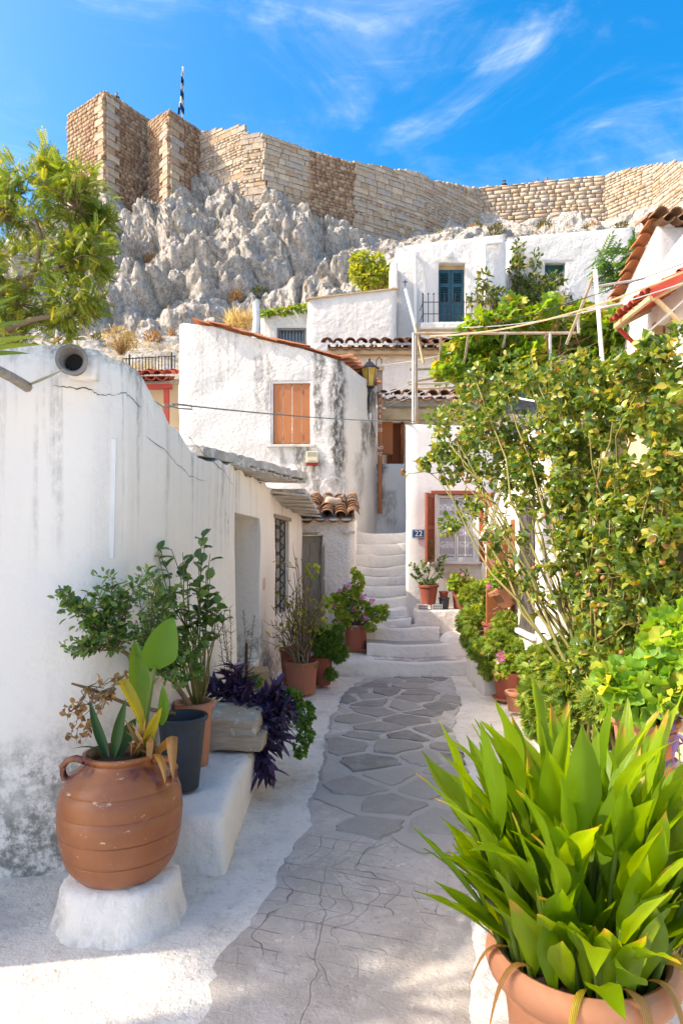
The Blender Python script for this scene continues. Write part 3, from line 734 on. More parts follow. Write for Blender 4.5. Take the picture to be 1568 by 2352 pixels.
# ================================================================== central house
CH = thing('central_house', 'tall rough white house with a closed orange shutter and dark rain streaks', 'house', (-1.3, 12, 2))
cl = Line([(-2.86,14.5),(-2.84,11.95),(-2.80,11.80),(-2.70,11.72),(-.05,11.60),(.06,11.66),(.14,11.78),(.45,12.35),(.66,12.95),(.68,13.2)])
def ch_top(u):
    p, i = cl.at(u)
    if i <= 2: return 5.52
    if p.y > 11.66 and p.x > 0: return float(np.interp(p.y, [11.6, 12.95, 13.2], [4.80, 4.62, 4.60]))
    return float(np.interp(p.x, [-2.7, -2.2, -.05], [5.52, 5.48, 4.83]))-.03*math.sin((p.x+2.7)*2.2)
w0, w1 = cl.u_at(622), cl.u_at(717)
wall('wall', cl, 1.4, ch_top, .4, M_CENTRAL, CH, [(w0, w1, 3.42, 4.51)], cell=.10, wob=.035, wsc=2.2, bev=.03)
def onl(ln, u, z, off=0.):
    p, _ = ln.at(u); n = ln.nrm(u); return Vector((p.x+n.x*off, p.y+n.y*off, z))
sw = thing('shutter_window', None, None, onl(cl, w0, 3.42)); sw.parent = CH; sw.location = WLOC[sw.name]-WLOC['central_house']
wu = w1-w0; WL = wu
for (a, b_, za, zb, nm) in ((0, .035, 3.42, 4.51, 'jamb'), (WL-.035, WL, 3.42, 4.51, 'jamb'), (.035, WL-.035, 4.47, 4.51, 'head')):
    b = MB(); b.prism([onl(cl, w0+a, za, -.02), onl(cl, w0+b_, za, -.02), onl(cl, w0+b_, zb, -.02), onl(cl, w0+a, zb, -.02)], (0, .08, 0)); b.build(nm, M_WWOOD, sw)
n = 5; edges = [.04+(WL-.08)*e for e in (0, .255, .5, .515, .76, 1)]
for i in range(5):
    if i == 2: continue
    a, c = edges[i]+.003, edges[i+1]-.003
    b = MB(); b.prism([onl(cl, w0+a, 3.44, -.035), onl(cl, w0+c, 3.44, -.035), onl(cl, w0+c, 4.465, -.035), onl(cl, w0+a, 4.465, -.035)], (0, .03, 0)); b.build('shutter_plank', M_ORANGE, sw, bev=.004)
for a in (.25, .74):
    for z in (4.33, 3.56):
        b = MB(); b.prism([onl(cl, w0+WL*a-.018, z-.035, -.027), onl(cl, w0+WL*a+.018, z-.035, -.027), onl(cl, w0+WL*a+.018, z+.035, -.027), onl(cl, w0+WL*a-.018, z+.035, -.027)], (0, .006, 0)); b.build('hinge', M_ORANGE, sw)
b = MB(); b.prism([onl(cl, w0-.07, 3.375, .05), onl(cl, w1+.05, 3.375, .05), onl(cl, w1+.05, 3.42, .05), onl(cl, w0-.07, 3.42, .05)], (0, .30, 0)); b.build('sill', M_SLAB, sw, bev=.008)
# verge tiles along the sloping top, then the eave going back
rs = random.Random(8)
k = 0; x = -2.55
while x < -.28:
    u = cl.u_at(HX+x/11.65*F)
    z = ch_top(u) if u else 4.8
    M4 = Matrix.Translation((x, 11.70+rs.uniform(-.02, .02)-.03*(x+2.7)/2.7, z+.03)) @ Matrix.Rotation(R(-90+rs.uniform(-6, 6)), 4, 'Z') @ Matrix.Rotation(R(-13+rs.uniform(-3, 3)), 4, 'X') @ Matrix.Diagonal((1.25, .95, .55, 1))
    placed('verge_tile', rs.choice(T_OR), None, CH, M4); x += .27
for k in range(9):
    t = k/8; p = Vector((.10+.56*t, 11.72+1.23*t, 4.80-.17*t))
    M4 = Matrix.Translation(p+Vector((-.28, .08, .10))) @ Matrix.Rotation(R(-62), 4, 'Z') @ Matrix.Rotation(R(12), 4, 'X') @ Matrix.Rotation(math.pi, 4, 'Z') @ Matrix.Translation((0, -.42, 0))
    placed('eave_tile', rs.choice(T_OR), None, CH, M4)
b = MB(); b.prism([(-2.78, 11.85, 5.42), (-.02, 11.75, 4.76), (.62, 13.1, 4.56), (.62, 14.5, 5.0), (-2.78, 14.5, 5.9)], (0, 0, -.06)); b.build('roof_deck', M_TILE_OR, CH)
# alarm box
AB = onl(cl, cl.u_at(717), 3.16, .0)
al = thing('alarm_box', 'cream alarm box with a red base under the orange shutter', 'alarm box', AB)
M_BOXC = plain('cream_plastic', (.68, .62, .44), .45, .05, 30, .05); M_REDP = plain('red_plastic', (.28, .02, .02), .35, .05, 30, .05)
ab = Vector((AB.x, AB.y-.06, AB.z))
b = MB(); b.box(ab+Vector((0, 0, .035)), (.20, .09, .19)); b.build('housing', M_BOXC, al, bev=.012)
b = MB(); b.box(ab+Vector((0, 0, -.085)), (.195, .086, .045)); b.build('beacon', M_REDP, al, bev=.01)
for k in range(5): b = MB(); b.box(ab+Vector((0, -.0455, .112-k*.016)), (.16, .004, .006)); b.build('vent_slat', plain('vent_brown', (.36, .31, .2), .6) if k == 0 else bpy.data.materials['vent_brown'], al)
b = MB(); b.box(ab+Vector((0, -.046, -.008)), (.17, .004, .085)); b.build('cover', M_BOXC, al, bev=.003)
def text(name, s, size, loc, mat, parent, rot=(R(90), 0, 0), ext=.001):
    c = bpy.data.curves.new(name, 'FONT'); c.body = s; c.size = size; c.extrude = ext; c.align_x = 'CENTER'; c.align_y = 'CENTER'; c.resolution_u = 3
    tmp = bpy.data.objects.new('tmp_text', c); COL.objects.link(tmp)
    me = bpy.data.meshes.new_from_object(tmp.evaluated_get(bpy.context.evaluated_depsgraph_get())); bpy.data.objects.remove(tmp); bpy.data.curves.remove(c)
    me.name = name
    return placed(name, me, mat, parent, Matrix.Translation(loc) @ Euler(rot).to_matrix().to_4x4())
text('lettering', 'CONTROL', .030, ab+Vector((0, -.0495, -.035)), bpy.data.materials['vent_brown'], al)
# brown downpipe in the corner
DP = D(872, 1180, 12.75)
dn = thing('downpipe', 'tall brown downpipe with white chalk letters beside the stairs', 'pipe', DP)
zt = D(872, 915, 12.75).z; zb = DP.z; px = DP.x
segs = [zb, zb+.42, zb+.84, zb+1.45, zt]
for a, c in zip(segs, segs[1:]):
    b = MB(); b.lathe([(.040, a), (.040, c-.06), (.044, c-.055), (.044, c)], 14, (px, 12.72, 0)); b.build('pipe_length', M_PIPE, dn, sm=40)
b = MB(); b.tube([(px, 12.72, zt-.03), (px-.01, 12.76, zt+.06), (px-.02, 12.9, zt+.12)], .04, 12); b.build('elbow', M_PIPE, dn, sm=60)
for z in (zb+.5, zb+1.5): b = MB(); b.lathe([(.047, z-.012), (.047, z+.012)], 14, (px, 12.72, 0)); b.build('clamp', M_PIPE, dn)
M_CHALK = plain('chalk_white', (.75, .74, .72), .8, .05)
for i, (ch, z) in enumerate((('A', 2.24), ('Γ', 2.10), ('A', 2.00), ('Λ', 1.90), ('E', 1.80), ('Ω', 1.70), ('12', 1.55), ('AO', 1.22), ('ΛΓ', 1.10))):
    text('lettering', ch, .085, (px, 12.675, zb+z-.0), M_CHALK, dn)
# meter box and street lamp on the corner
b = MB(); c = D(845, 957, 12.55); b.box(c, (.13, .07, .13)); tag(b.build('junction_box', M_WPAINT, bev=.015), 'small grey-white junction box on the wall under the lamp bracket', 'junction box')
LP = D(848, 868, 12.45); S = 1.0
lamp = thing('street_lamp', 'old black street lantern with amber glass on a wall bracket', 'lamp', D(843, 955, 12.5))
M_AMBER = NT('amber_glass'); M_AMBER = M_AMBER.fin(M_AMBER.mix(M_AMBER.ramp(M_AMBER.noise(6, 4), .3, .7), (.62, .42, .10), (.50, .30, .06)), .25, None, .5)
zt_, zb_ = D(0, 847, 12.45).z, D(0, 888, 12.45).z; cx, cy_ = LP.x, 12.45; rt, rb = .155, .085
def hexp(r, z, k): a = math.pi/3*k+.3; return Vector((cx+r*math.cos(a), cy_+r*math.sin(a), z))
for k in range(6):
    b = MB(); p = [hexp(rb, zb_, k), hexp(rb, zb_, k+1), hexp(rt, zt_, k+1), hexp(rt, zt_, k)]; nn = (p[1]-p[0]).cross(p[3]-p[0]).normalized()*.004
    b.prism(p, nn); b.build('glass_pane', M_AMBER, lamp)
    b = MB(); b.bar(hexp(rb+.006, zb_-.01, k), hexp(rt+.006, zt_+.01, k), .013); b.build('frame_bar', M_IRON, lamp)
b = MB(); b.lathe([(.002, .17), (.02, .165), (.022, .14), (.014, .125), (.05, .11), (.10, .06), (rt+.025, 0), (rt+.03, -.015), (rt, -.02)], 6, (cx, cy_, zt_+.015)); b.build('cap', M_IRON, lamp)
b = MB(); b.lathe([(rb+.012, 0), (rb+.012, -.02), (.035, -.05), (.028, -.10), (.0, -.11)], 6, (cx, cy_, zb_)); b.build('base', M_IRON, lamp)
b = MB(); b.tube([(cx, cy_, zb_-.08), (cx-.01, cy_+.01, zb_-.20), D(845, 930, 12.50), D(843, 957, 12.52)], [.02, .022, .03, .032], 8); b.build('bracket', M_IRON, lamp, sm=60)
b = MB(); b.tube([D(862, 885, 12.6), D(864, 850, 12.6), D(864, 828, 12.6), D(870, 820, 12.6), D(876, 826, 12.6), D(876, 835, 12.6)], .010, 6); b.build('conduit', M_BWIRE, lamp, sm=60)

# ================================================================== rear house above the stairs
RH = thing('rear_house', 'white tiled house behind the stairs with a brown porch door', 'house', (1.2, 14.8, 2.5))
wall('parapet', [(.60,13.02),(1.6,13.0)], 1.6, 3.26, .25, M_BACKW, RH, cell=.12, wob=.02)
rl = Line([(-.35,15.0),(-.30,14.82),(-.2,14.8),(3.4,14.8)])
ow = (rl.u_at(822), rl.u_at(878)); od = (rl.u_at(893), rl.u_at(922))
wall('wall', rl, 1.8, 5.93, .3, M_SHEDW, RH, [(ow[0], ow[1], 4.75, 5.55), (od[0], od[1], 2.6, 4.36)], cell=.13, wob=.02)
rw_ = thing('shuttered_window', None, None, onl(rl, ow[0], 4.75)); rw_.parent = RH; rw_.location = WLOC[rw_.name]-WLOC['rear_house']
L_ = ow[1]-ow[0]
for i in range(4):
    b = MB(); b.prism([onl(rl, ow[0]+L_*(i/4)+.004, 4.76, -.05), onl(rl, ow[0]+L_*((i+1)/4)-.004, 4.76, -.05), onl(rl, ow[0]+L_*((i+1)/4)-.004, 5.50, -.05), onl(rl, ow[0]+L_*(i/4)+.004, 5.50, -.05)], (0, .03, 0)); b.build('shutter_plank', M_OLDWOOD, rw_)
b = MB(); b.prism([onl(rl, ow[0]-.03, 5.50, .01), onl(rl, ow[1]+.03, 5.50, .01), onl(rl, ow[1]+.03, 5.58, .01), onl(rl, ow[0]-.03, 5.58, .01)], (0, .1, 0)); b.build('head', M_BEIGEW, rw_)
dr = thing('door', None, None, onl(rl, od[0], 2.6)); dr.parent = RH; dr.location = WLOC[dr.name]-WLOC['rear_house']
a, c = onl(rl, od[0], 2.6, -.06), onl(rl, od[1], 2.6, -.06)
b = MB(); b.box2((a.x, a.y, 2.6), (c.x, a.y+.04, 4.36)); b.build('leaf', M_DOORBROWN, dr)
for z in (2.75, 3.55): b = MB(); b.box2((a.x+.05, a.y-.012, z), (c.x-.05, a.y, z+.65)); b.build('panel', M_DOORBROWN, dr, bev=.006)
for x in (a.x-.05, c.x): b = MB(); b.box2((x, a.y-.08, 2.6), (x+.05, a.y+.02, 4.40)); b.build('jamb', M_DOORBROWN, dr)
b = MB(); b.box(D(886, 1002, 13.6)+Vector((.02, 0, 0)), (.22, .16, .72)); mbx = b.build('meter_cabinet', M_ORANGE, bev=.008); tag(mbx, 'small brown cabinet hanging beside the porch door', 'cabinet')
# tiled eaves
tile_field(RH, (-.32, 14.55, 5.95), (3.3, 14.55, 5.95), (0, 1, .32), 3, None, .26, .34, T_DK, scale=1.25, jit=.012)
b = MB(); b.prism([(-.3, 14.62, 5.93), (3.35, 14.62, 5.93), (3.35, 16.8, 6.62), (-.3, 16.8, 6.62)], (0, 0, -.06)); b.build('roof_deck', M_BEIGEW, RH)
b = MB(); b.box2((-.25, 14.6, 5.80), (3.3, 14.77, 5.87)); b.build('eave_board', M_BEIGEW, RH)
tile_field(RH, (.80, 13.0, 4.52), (2.9, 13.0, 4.52), (0, 1, .22), 2, None, .235, .34, T_DK, scale=1.1, jit=.012)
b = MB(); b.prism([(.80, 13.05, 4.50), (3.0, 13.05, 4.50), (3.0, 14.8, 4.88), (.80, 14.8, 4.88)], (0, 0, -.05)); b.build('porch_deck', M_BEIGEW, RH)
b = MB(); b.box2((.80, 13.06, 4.36), (3.0, 13.14, 4.44)); b.build('porch_fascia', M_OLDWOOD, RH)
b = MB(); b.box2((.78, 13.1, 4.12), (3.0, 13.28, 4.32)); b.build('porch_beam', M_BEIGEW, RH)

# ================================================================== house with the number plate
NH = thing('corner_house', 'white house with lace curtains and red-brown shutters right of the stairs', 'house', (1.5, 10, .5))
nl = Line([(1.27,13.0),(.955,10.06),(.960,10.02),(.99,10.0),(2.22,10.0)])
nw = (nl.u_at(1003), nl.u_at(1095)); ZW0, ZW1 = 1.47, 2.45
wall('wall', nl, .2, [(0, 3.40), (.5, 3.44), (.72, 3.48), (1, 3.44)], .3, M_22, NH, [(nw[0], nw[1], ZW0, ZW1)], cell=.12, wob=.012, bev=.03)
b = MB(); b.box2((1.2, 10.2, 3.2), (4.6, 13.2, 3.30)); b.build('flat_roof', M_SLAB, NH)
X0, X1 = onl(nl, nw[0], 0).x, onl(nl, nw[1], 0).x
wn = thing('window', None, None, (X0, 10.0, ZW0)); wn.parent = NH; wn.location = WLOC[wn.name]-WLOC['corner_house']
def lace():
    t = NT('lace_curtain'); X = t.sep()
    band = t.ramp(t.math('SINE', t.math('MULTIPLY', X[2], 34.)), -.5, .4)
    m = t.math('MULTIPLY', band, t.ramp(t.noise(26, 4, .6, t.mapped((1,1,1.3))), .44, .54))
    col = t.mix(m, (.44, .45, .46), (.78, .78, .78))
    return t.fin(col, .7, None, .2)
M_LACE = lace()
mid = (X0+X1)/2
for x in (X0, X1-.045, mid-.028, mid+.002): b = MB(); b.box2((x, 10.06, ZW0), (x+.045 if x != mid-.028 and x != mid+.002 else x+.026, 10.11, ZW1)); b.build('stile', M_WWOOD, wn, bev=.004)
for (a, c) in ((X0+.045, mid-.028), (mid+.028, X1-.045)):
    for z in (ZW0, ZW1-.05, ZW1-.34): b = MB(); b.box2((a, 10.062, z), (c, 10.108, z+(.06 if z == ZW0 else .04))); b.build('rail', M_WWOOD, wn, bev=.004)
    for (z0, z1) in ((ZW0+.06, ZW1-.34), (ZW1-.30, ZW1-.05)):
        b = MB(); b.box2((a, 10.082, z0), (c, 10.086, z1)); b.build('pane', M_GLASS, wn)
    b = MB(); n = 24
    pts = [Vector((a+(c-a)*i/n, 10.076+.003*math.sin(i*1.4), ZW0+.07)) for i in range(n+1)]
    b.add(pts+[p+Vector((0, 0, ZW1-.06-ZW0-.07)) for p in pts], [(i, i+1, n+2+i, n+1+i) for i in range(n)]); b.build('curtain', M_LACE, wn, sm=60)
b = MB(); b.box2((X0-.09, 9.985, ZW1), (X1+.09, 10.10, ZW1+.055)); b.build('head', M_BROWN, wn, bev=.005)
b = MB(); b.box2((X0-.13, 9.93, ZW0-.04), (X1+.05, 10.2, ZW0-.002)); b.build('sill', M_WPAINT, wn, bev=.006)
def louver_shutter(parent, hinge, direc, w, z0, z1, mat, nl_=26):
    s = thing('shutter', None, None, (hinge[0], hinge[1], z0)); s.parent = parent; s.location = WLOC[s.name]-WLOC[parent.name]
    h = Vector((hinge[0], hinge[1], 0)); d = Vector((direc[0], direc[1], 0)).normalized(); t = Vector((-d.y, d.x, 0))*.016
    def bx(a, c, za, zb, nm, th=1.):
        b = MB(); b.prism([h+d*a-t*th+Vector((0,0,za)), h+d*c-t*th+Vector((0,0,za)), h+d*c-t*th+Vector((0,0,zb)), h+d*a-t*th+Vector((0,0,zb))], t*2*th); b.build(nm, mat, s)
    bx(0, .05, z0, z1, 'stile'); bx(w-.05, w, z0, z1, 'stile')
    for z in (z0, (z0+z1)/2-.03, z1-.06): bx(.05, w-.05, z, z+.06, 'rail')
    for k in range(nl_):
        z = z0+.06+(z1-z0-.12)*(k+.5)/nl_
        b = MB(); q = (z1-z0-.12)/nl_*.62
        b.prism([h+d*.05-t+Vector((0,0,z-q)), h+d*(w-.05)-t+Vector((0,0,z-q)), h+d*(w-.05)+t+Vector((0,0,z+q)), h+d*.05+t+Vector((0,0,z+q))], Vector((0, 0, .006))); b.build('louver', mat, s)
    return s
louver_shutter(wn, (X0-.05, 9.97), (-.18, -.38), .36, ZW0-.005, ZW1, M_BROWN)
louver_shutter(wn, (X1+.04, 9.97), (.12, -.38), .36, ZW0-.005, ZW1, M_BROWN)
# number plate
NP = D(961, 1226, 9.96)
npl = thing('number_plate', 'small blue enamel number plate reading 22 beside the window', 'sign', NP)
M_BLUE = plain('blue_enamel', (.008, .085, .20), .3, .05, 30, .05); M_WENAM = plain('white_enamel', (.72, .75, .75), .35, .03, 30, .02)
b = MB(); b.box(NP+Vector((0, .01, 0)), (.19, .012, .125)); b.build('plate', M_BLUE, npl, bev=.004)
for (dx, dz, w, h) in ((0, .054, .178, .004), (0, -.054, .178, .004), (-.087, 0, .004, .104), (.087, 0, .004, .104)): b = MB(); b.box(NP+Vector((dx, .0025, dz)), (w, .003, h)); b.build('border', M_WENAM, npl)
text('numerals', '22', .115, NP+Vector((0, .002, 0)), M_WENAM, npl)
# thin wall column and downpipe right of the window
b = MB(); b.box2((2.04, 9.86, .4), (2.15, 10.0, 1.46)); tag(b.build('pier', M_WHITE, bev=.012), 'slim white pier under the right end of the sill', 'pier')
b = MB(); b.tube([D(1113, 1160, 9.85), D(1113, 1250, 9.85), D(1118, 1260, 9.7), D(1119, 1370, 9.7), D(1135, 1385, 9.5)], .026, 10); tag(b.build('downpipe', M_WPAINT, sm=60), 'white downpipe at the corner right of the curtained window', 'pipe')

# ================================================================== right house along the alley
RT = thing('right_house', 'sunlit white house on the right with wooden lattice grille and orange shutters', 'house', (2, 7.5, 0))
ql = Line([(2.35,9.62),(2.10,9.55),(2.03,9.45),(1.98,9.2),(1.97,7.0),(1.97,6.18),(1.86,6.12),(1.86,5.86),(1.95,5.82)])
def q_top(u):
    p, _ = ql.at(u); return float(np.interp(p.y, [5.8, 7.6, 8.4, 9.2, 9.6], [2.95, 2.85, 2.45, 1.85, 1.72]))
qd = sorted((ql.u_at(1152), ql.u_at(1180))); qg = sorted((ql.u_at(1196), ql.u_at(1228)))
wall('wall', ql, 0, q_top, .35, M_RIGHT, RT, [(qg[0], qg[1], .80, 2.20-.02), (qd[0], qd[1], .55, 1.9)], cell=.12, wob=.012, bev=.025)
b = MB(); b.prism([(1.93, 9.55, 1.84), (1.93, 8.9, 2.07), (1.93, 8.3, 2.58), (1.93, 7.7, 2.92), (1.93, 7.6, 2.88), (1.93, 8.3, 2.50), (1.93, 8.95, 1.98), (1.93, 9.6, 1.76)], (.5, 0, 0)); b.build('verge', M_WHITE, RT)
dk = thing('door', None, None, onl(ql, qd[0], .55)); dk.parent = RT; dk.location = WLOC[dk.name]-WLOC['right_house']
def rq(u, z, off): return onl(ql, u, z, off)
b = MB(); b.prism([rq(qd[0], .55, -.2), rq(qd[1], .55, -.2), rq(qd[1], 1.9, -.2), rq(qd[0], 1.9, -.2)], (.04, 0, 0)); b.build('leaf', M_ORANGE, dk)
for (u, w_) in ((qd[0]-.03, .0), (qd[1]-.06, 0)):
    b = MB(); b.prism([rq(u, .5, .03), rq(u+.09, .5, .03), rq(u+.09, 2.0, .03), rq(u, 2.0, .03)], (.14, 0, 0)); b.build('frame_post', M_ORANGE, dk)
b = MB(); b.box2((1.70, 8.02, .78), (1.95, 8.05, 1.72)); b.build('open_shutter', M_ORANGE, dk, bev=.006)
gl = thing('window_grille', None, None, rq(qg[0], .8, 0)); gl.parent = RT; gl.location = WLOC[gl.name]-WLOC['right_house']
M_DKWOOD = plain('dark_weathered_wood', (.075, .066, .06), .8, .2, 40, .4, c2=(.16, .145, .13), aniso=(14,14,2))
gL = qg[1]-qg[0]
for k in range(9):
    u = qg[0]+gL*(k+.5)/9; b = MB()
    pts = [rq(u+.016*math.sin(j*1.35+k), .8+1.38*j/16, .01+.008*math.cos(j*1.35)) for j in range(17)]
    b.tube(pts, .017, 5); b.build('lattice_strip', M_DKWOOD, gl)
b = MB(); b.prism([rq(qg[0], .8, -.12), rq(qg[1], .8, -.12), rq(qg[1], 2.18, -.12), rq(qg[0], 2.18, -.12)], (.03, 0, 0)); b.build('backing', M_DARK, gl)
b = MB(); a, c = rq(qg[0]-.06, .735, .06), rq(qg[1]+.06, .79, 0); b.box2(a, c); b.build('sill', M_WHITE, gl, bev=.015)
wall('cream_wall', [(1.99,5.82),(1.99,2.2)], -.1, 2.88, .3, M_CREAM, RT, cell=.2, wob=.012)
b = MB(); b.box2((2.05, 3.0, 2.70), (4.4, 9.3, 2.78)); b.build('flat_roof', M_SLAB, RT)

# ================================================================== upper right house with red canopy
UR = thing('canopy_house', 'white house at upper right with a small red tiled door canopy', 'house', (4.4, 9, 2.7))
uw = Line([(4.42,12.2),(4.36,10.4),(4.35,7.2)]); ud = sorted((uw.u_at(1502), uw.u_at(1548)))
wall('wall', uw, 1.5, [(0, 5.2), (.4, 5.35), (.62, 5.62), (1, 5.9)], .35, M_RIGHT, UR, [(ud[0], ud[1], 2.9, 4.75)], cell=.16, wob=.02)
b = MB(); p = [onl(uw, u, z, -.12) for u, z in ((ud[0], 2.9), (ud[1], 2.9), (ud[1], 4.75), (ud[0], 4.75))]; b.prism(p, (.04, 0, 0)); udoor = b.build('door', M_BEIGEW, UR)
for u in (ud[0]-.02, ud[1]-.06): b = MB(); b.prism([onl(uw, u, 2.9, .025), onl(uw, u+.08, 2.9, .025), onl(uw, u+.08, 4.80, .025), onl(uw, u, 4.80, .025)], (.12, 0, 0)); b.build('door_frame', M_BEIGEW, UR)
c0 = onl(uw, ud[0]-.12, 5.08, 0); c1 = onl(uw, ud[1]+.45, 5.08, 0); out = Vector((-.50, 0, -.26)); 
cn = thing('canopy', None, None, c0); cn.parent = UR; cn.location = WLOC[cn.name]-WLOC['canopy_house']
for i in range(6):
    a = c0.lerp(c1, i/6); c = c0.lerp(c1, (i+1)/6-.012); b = MB(); b.prism([a, c, c+out, a+out], (0, 0, -.02)); b.build('board', M_BEIGEW, cn)
for e in (c0+out, c1+out*1.0):
    pass
b = MB(); b.bar(c0+out+Vector((0,0,-.03)), c1+out+Vector((0,0,-.03)), .05, .06); b.build('edge_beam', M_BEIGEW, cn)
for e in (c0, c1): b = MB(); b.bar(e+Vector((0,0,-.05)), e+out+Vector((0,0,-.05)), .05, .06); b.build('rafter', M_BEIGEW, cn); b = MB(); b.bar(e+out*.92+Vector((0,0,-.07)), e+Vector((0,0,-.75)), .045, .045); b.build('brace', M_BEIGEW if e is c1 else M_RED, cn)
ax = (c0-c1).normalized(); upv = -out.normalized()
tile_field(cn, c1+out*1.06+Vector((0,0,.02)), c0+out*1.06+Vector((0,0,.02)), upv, 4, None, .17, .22, T_RED, scale=.8, jit=.008, name='canopy_tile')
b = MB(); b.bar(c1+out*1.06+Vector((0,-.1,-.01)), c1+Vector((0,-.1,.05)), .09, .10); b.build('red_edge', M_RED, cn)
# ================================================================== far right gable house
GH = thing('gable_house', 'white house at the far right edge with an orange tiled verge', 'house', (5.6, 12.5, 4))
gl_ = Line([(5.62,16.2),(5.58,12.06),(5.62,12.0),(8.5,12.0)])
def g_top(u):
    p, _ = gl_.at(u)
    return 7.42 if p.y < 12.05 else float(np.interp(p.y, [12.0, 13.2, 14.3, 16.2], [7.42, 6.85, 6.30, 5.4]))
wall('wall', Line([(5.62,16.2),(5.58,12.05)]), 2.5, lambda u: float(np.interp(16.2-u, [12.0, 13.2, 14.3, 16.2], [7.42, 6.85, 6.30, 5.4])), .3, M_RIGHT, GH, cell=.2, wob=.02)
wall('front_wall', [(5.60,12.0),(8.6,12.0)], 2.5, 7.30, .3, M_SHADEW, GH, cell=.25, wob=.03)
rs = random.Random(4)
for k in range(13):
    y = 12.05+k*.27; z = float(np.interp(y, [12.0, 13.2, 14.3, 16.2], [7.46, 6.89, 6.34, 5.44]))
    placed('verge_tile', rs.choice(T_OR), None, GH, Matrix.Translation((5.52+rs.uniform(-.02,.02), y, z)) @ Matrix.Rotation(R(-27+11+rs.uniform(-3,3)), 4, 'X') @ Matrix.Rotation(R(180+rs.uniform(-5,5)), 4, 'Z') @ Matrix.Translation((0, -.42, 0)) @ Matrix.Diagonal((1.35, .95, 1.1, 1)))
tile_field(GH, (5.5, 11.75, 7.36), (8.4, 11.75, 7.36), (0, 1, .2), 2, None, .26, .34, T_OLD, scale=1.25)

# ---- cracks in the old plaster of the left house
M_CRACK = plain('crack_shadow', (.05, .046, .04), .95, .1)
def crack(pts, w, ln=LL, parent=LH, seed=1):
    rr = random.Random(seed); P = []
    for (a, b_), (c, d_) in zip(pts, pts[1:]):
        for k in range(6): t = k/6; P.append((a+(c-a)*t+rr.uniform(-2, 2), b_+(d_-b_)*t+rr.uniform(-2.5, 2.5)))
    P.append(pts[-1]); V = []
    for i, (px, py) in enumerate(P):
        u = ln.u_at(px); q, _ = ln.at(u); n = ln.nrm(u); z = CAMZ+(HY-py)/F*q.y; base = Vector((q.x, q.y, z)); wv = fbm(base*.9, 3)*.022
        ww = w*(.35+.65*rr.random())*math.sin(math.pi*(i+.5)/(len(P)))**.5; o = n*(wv+.0035)
        V += [base+Vector((o.x, o.y, ww)), base+Vector((o.x, o.y, -ww))]
    me = bpy.data.meshes.new('crack'); me.from_pydata([tuple(v) for v in V], [], [(2*i, 2*i+1, 2*i+3, 2*i+2) for i in range(len(P)-1)]); obj('crack', me, M_CRACK, parent)
crack([(120,886),(170,892),(205,893),(222,905),(262,908)], .0035, seed=2); crack([(262,908),(285,902),(300,915),(322,935)], .003, seed=3)
crack([(400,980),(440,1010),(470,1050),(515,1085),(540,1120)], .004, seed=4); crack([(330,1000),(380,1040),(430,1090),(470,1105)], .003, seed=5); crack([(520,1165),(527,1200),(522,1260)], .005, seed=6)
# ================================================================== hill and cliff
CAST = [(-300,520,60,600),(0,470,60,560),(150,300,62,400),(243,208,58,432),(343,270,62,432),(390,252,57.5,420),(462,300,60.5,420),(565,300,57.5,430),(612,308,57,430),(710,345,59,450),(820,372,61,520),(970,404,65,522),(1090,432,70,515),(1250,416,69,525),(1390,402,68,505),(1500,376,64,490),(1568,370,60,478),(1900,350,52,470)]
cpx = [c[0] for c in CAST]; cdd = [c[2] for c in CAST]; cby = [c[3] for c in CAST]
RT_ = [(-1400,900),(-300,640),(0,560),(120,470),(235,425),(300,445),(345,432),(380,418),(450,405),(520,410),(560,425),(612,410),(690,432),(720,468),(840,510),(950,512),(1100,492),(1250,502),(1400,488),(1568,462),(1900,440),(2600,520)]
def cliff_mat():
    t = NT('limestone_cliff'); X = t.sep()
    col = t.mix(t.ramp(t.noise(.35, 7, .65), .35, .68), (.83, .78, .72), (.70, .65, .59))
    col = t.mix(t.ramp(t.noise(1.6, 8, .72), .50, .70, 0, .6), col, (.84, .80, .75))
    col = t.mix(t.math('MULTIPLY', t.ramp(t.noise(.75, 8, .72, t.mapped(loc=(7,3,1))), .56, .68), .55), col, (.40, .25, .13))
    col = t.mix(t.math('MULTIPLY', t.ramp(t.noise(1.1, 9, .78, t.mapped((1,1,.5), loc=(1,9,2))), .58, .68), .5), col, (.26, .235, .21))
    col = t.mix(t.math('MULTIPLY', t.ramp(t.noise(3.6, 8, .8), .57, .67), .7), col, (.11, .10, .09))
    # dry grassy soil lies where the ground is gentle
    nz = t.n('ShaderNodeNewGeometry').outputs['Normal']; sz = t.n('ShaderNodeSeparateXYZ', Vector=nz).outputs[2]
    soil = t.math('MULTIPLY', t.ramp(sz, .70, .92), t.ramp(t.noise(.9, 7, .7), .40, .60))
    col = t.mix(t.math('MULTIPLY', soil, .8), col, (.42, .29, .13))
    cr = t.noise(1.9, 9, .75, t.mapped((1,1,.45), loc=(3,3,3)))
    col = t.mix(t.ramp(t.math('ABSOLUTE', t.math('SUBTRACT', cr, .5)), .0, .030, .8, 0), col, (.14, .125, .11))
    h = t.math('ADD', t.math('MULTIPLY', t.noise(2.2, 10, .78), 1.2), t.math('MULTIPLY', t.vor(3.1, 'F1', t.mapped((1,1,.6))), .5))
    return t.fin(col, .92, t.bump(h, 1., .55), .1)
M_CLIFF = cliff_mat()
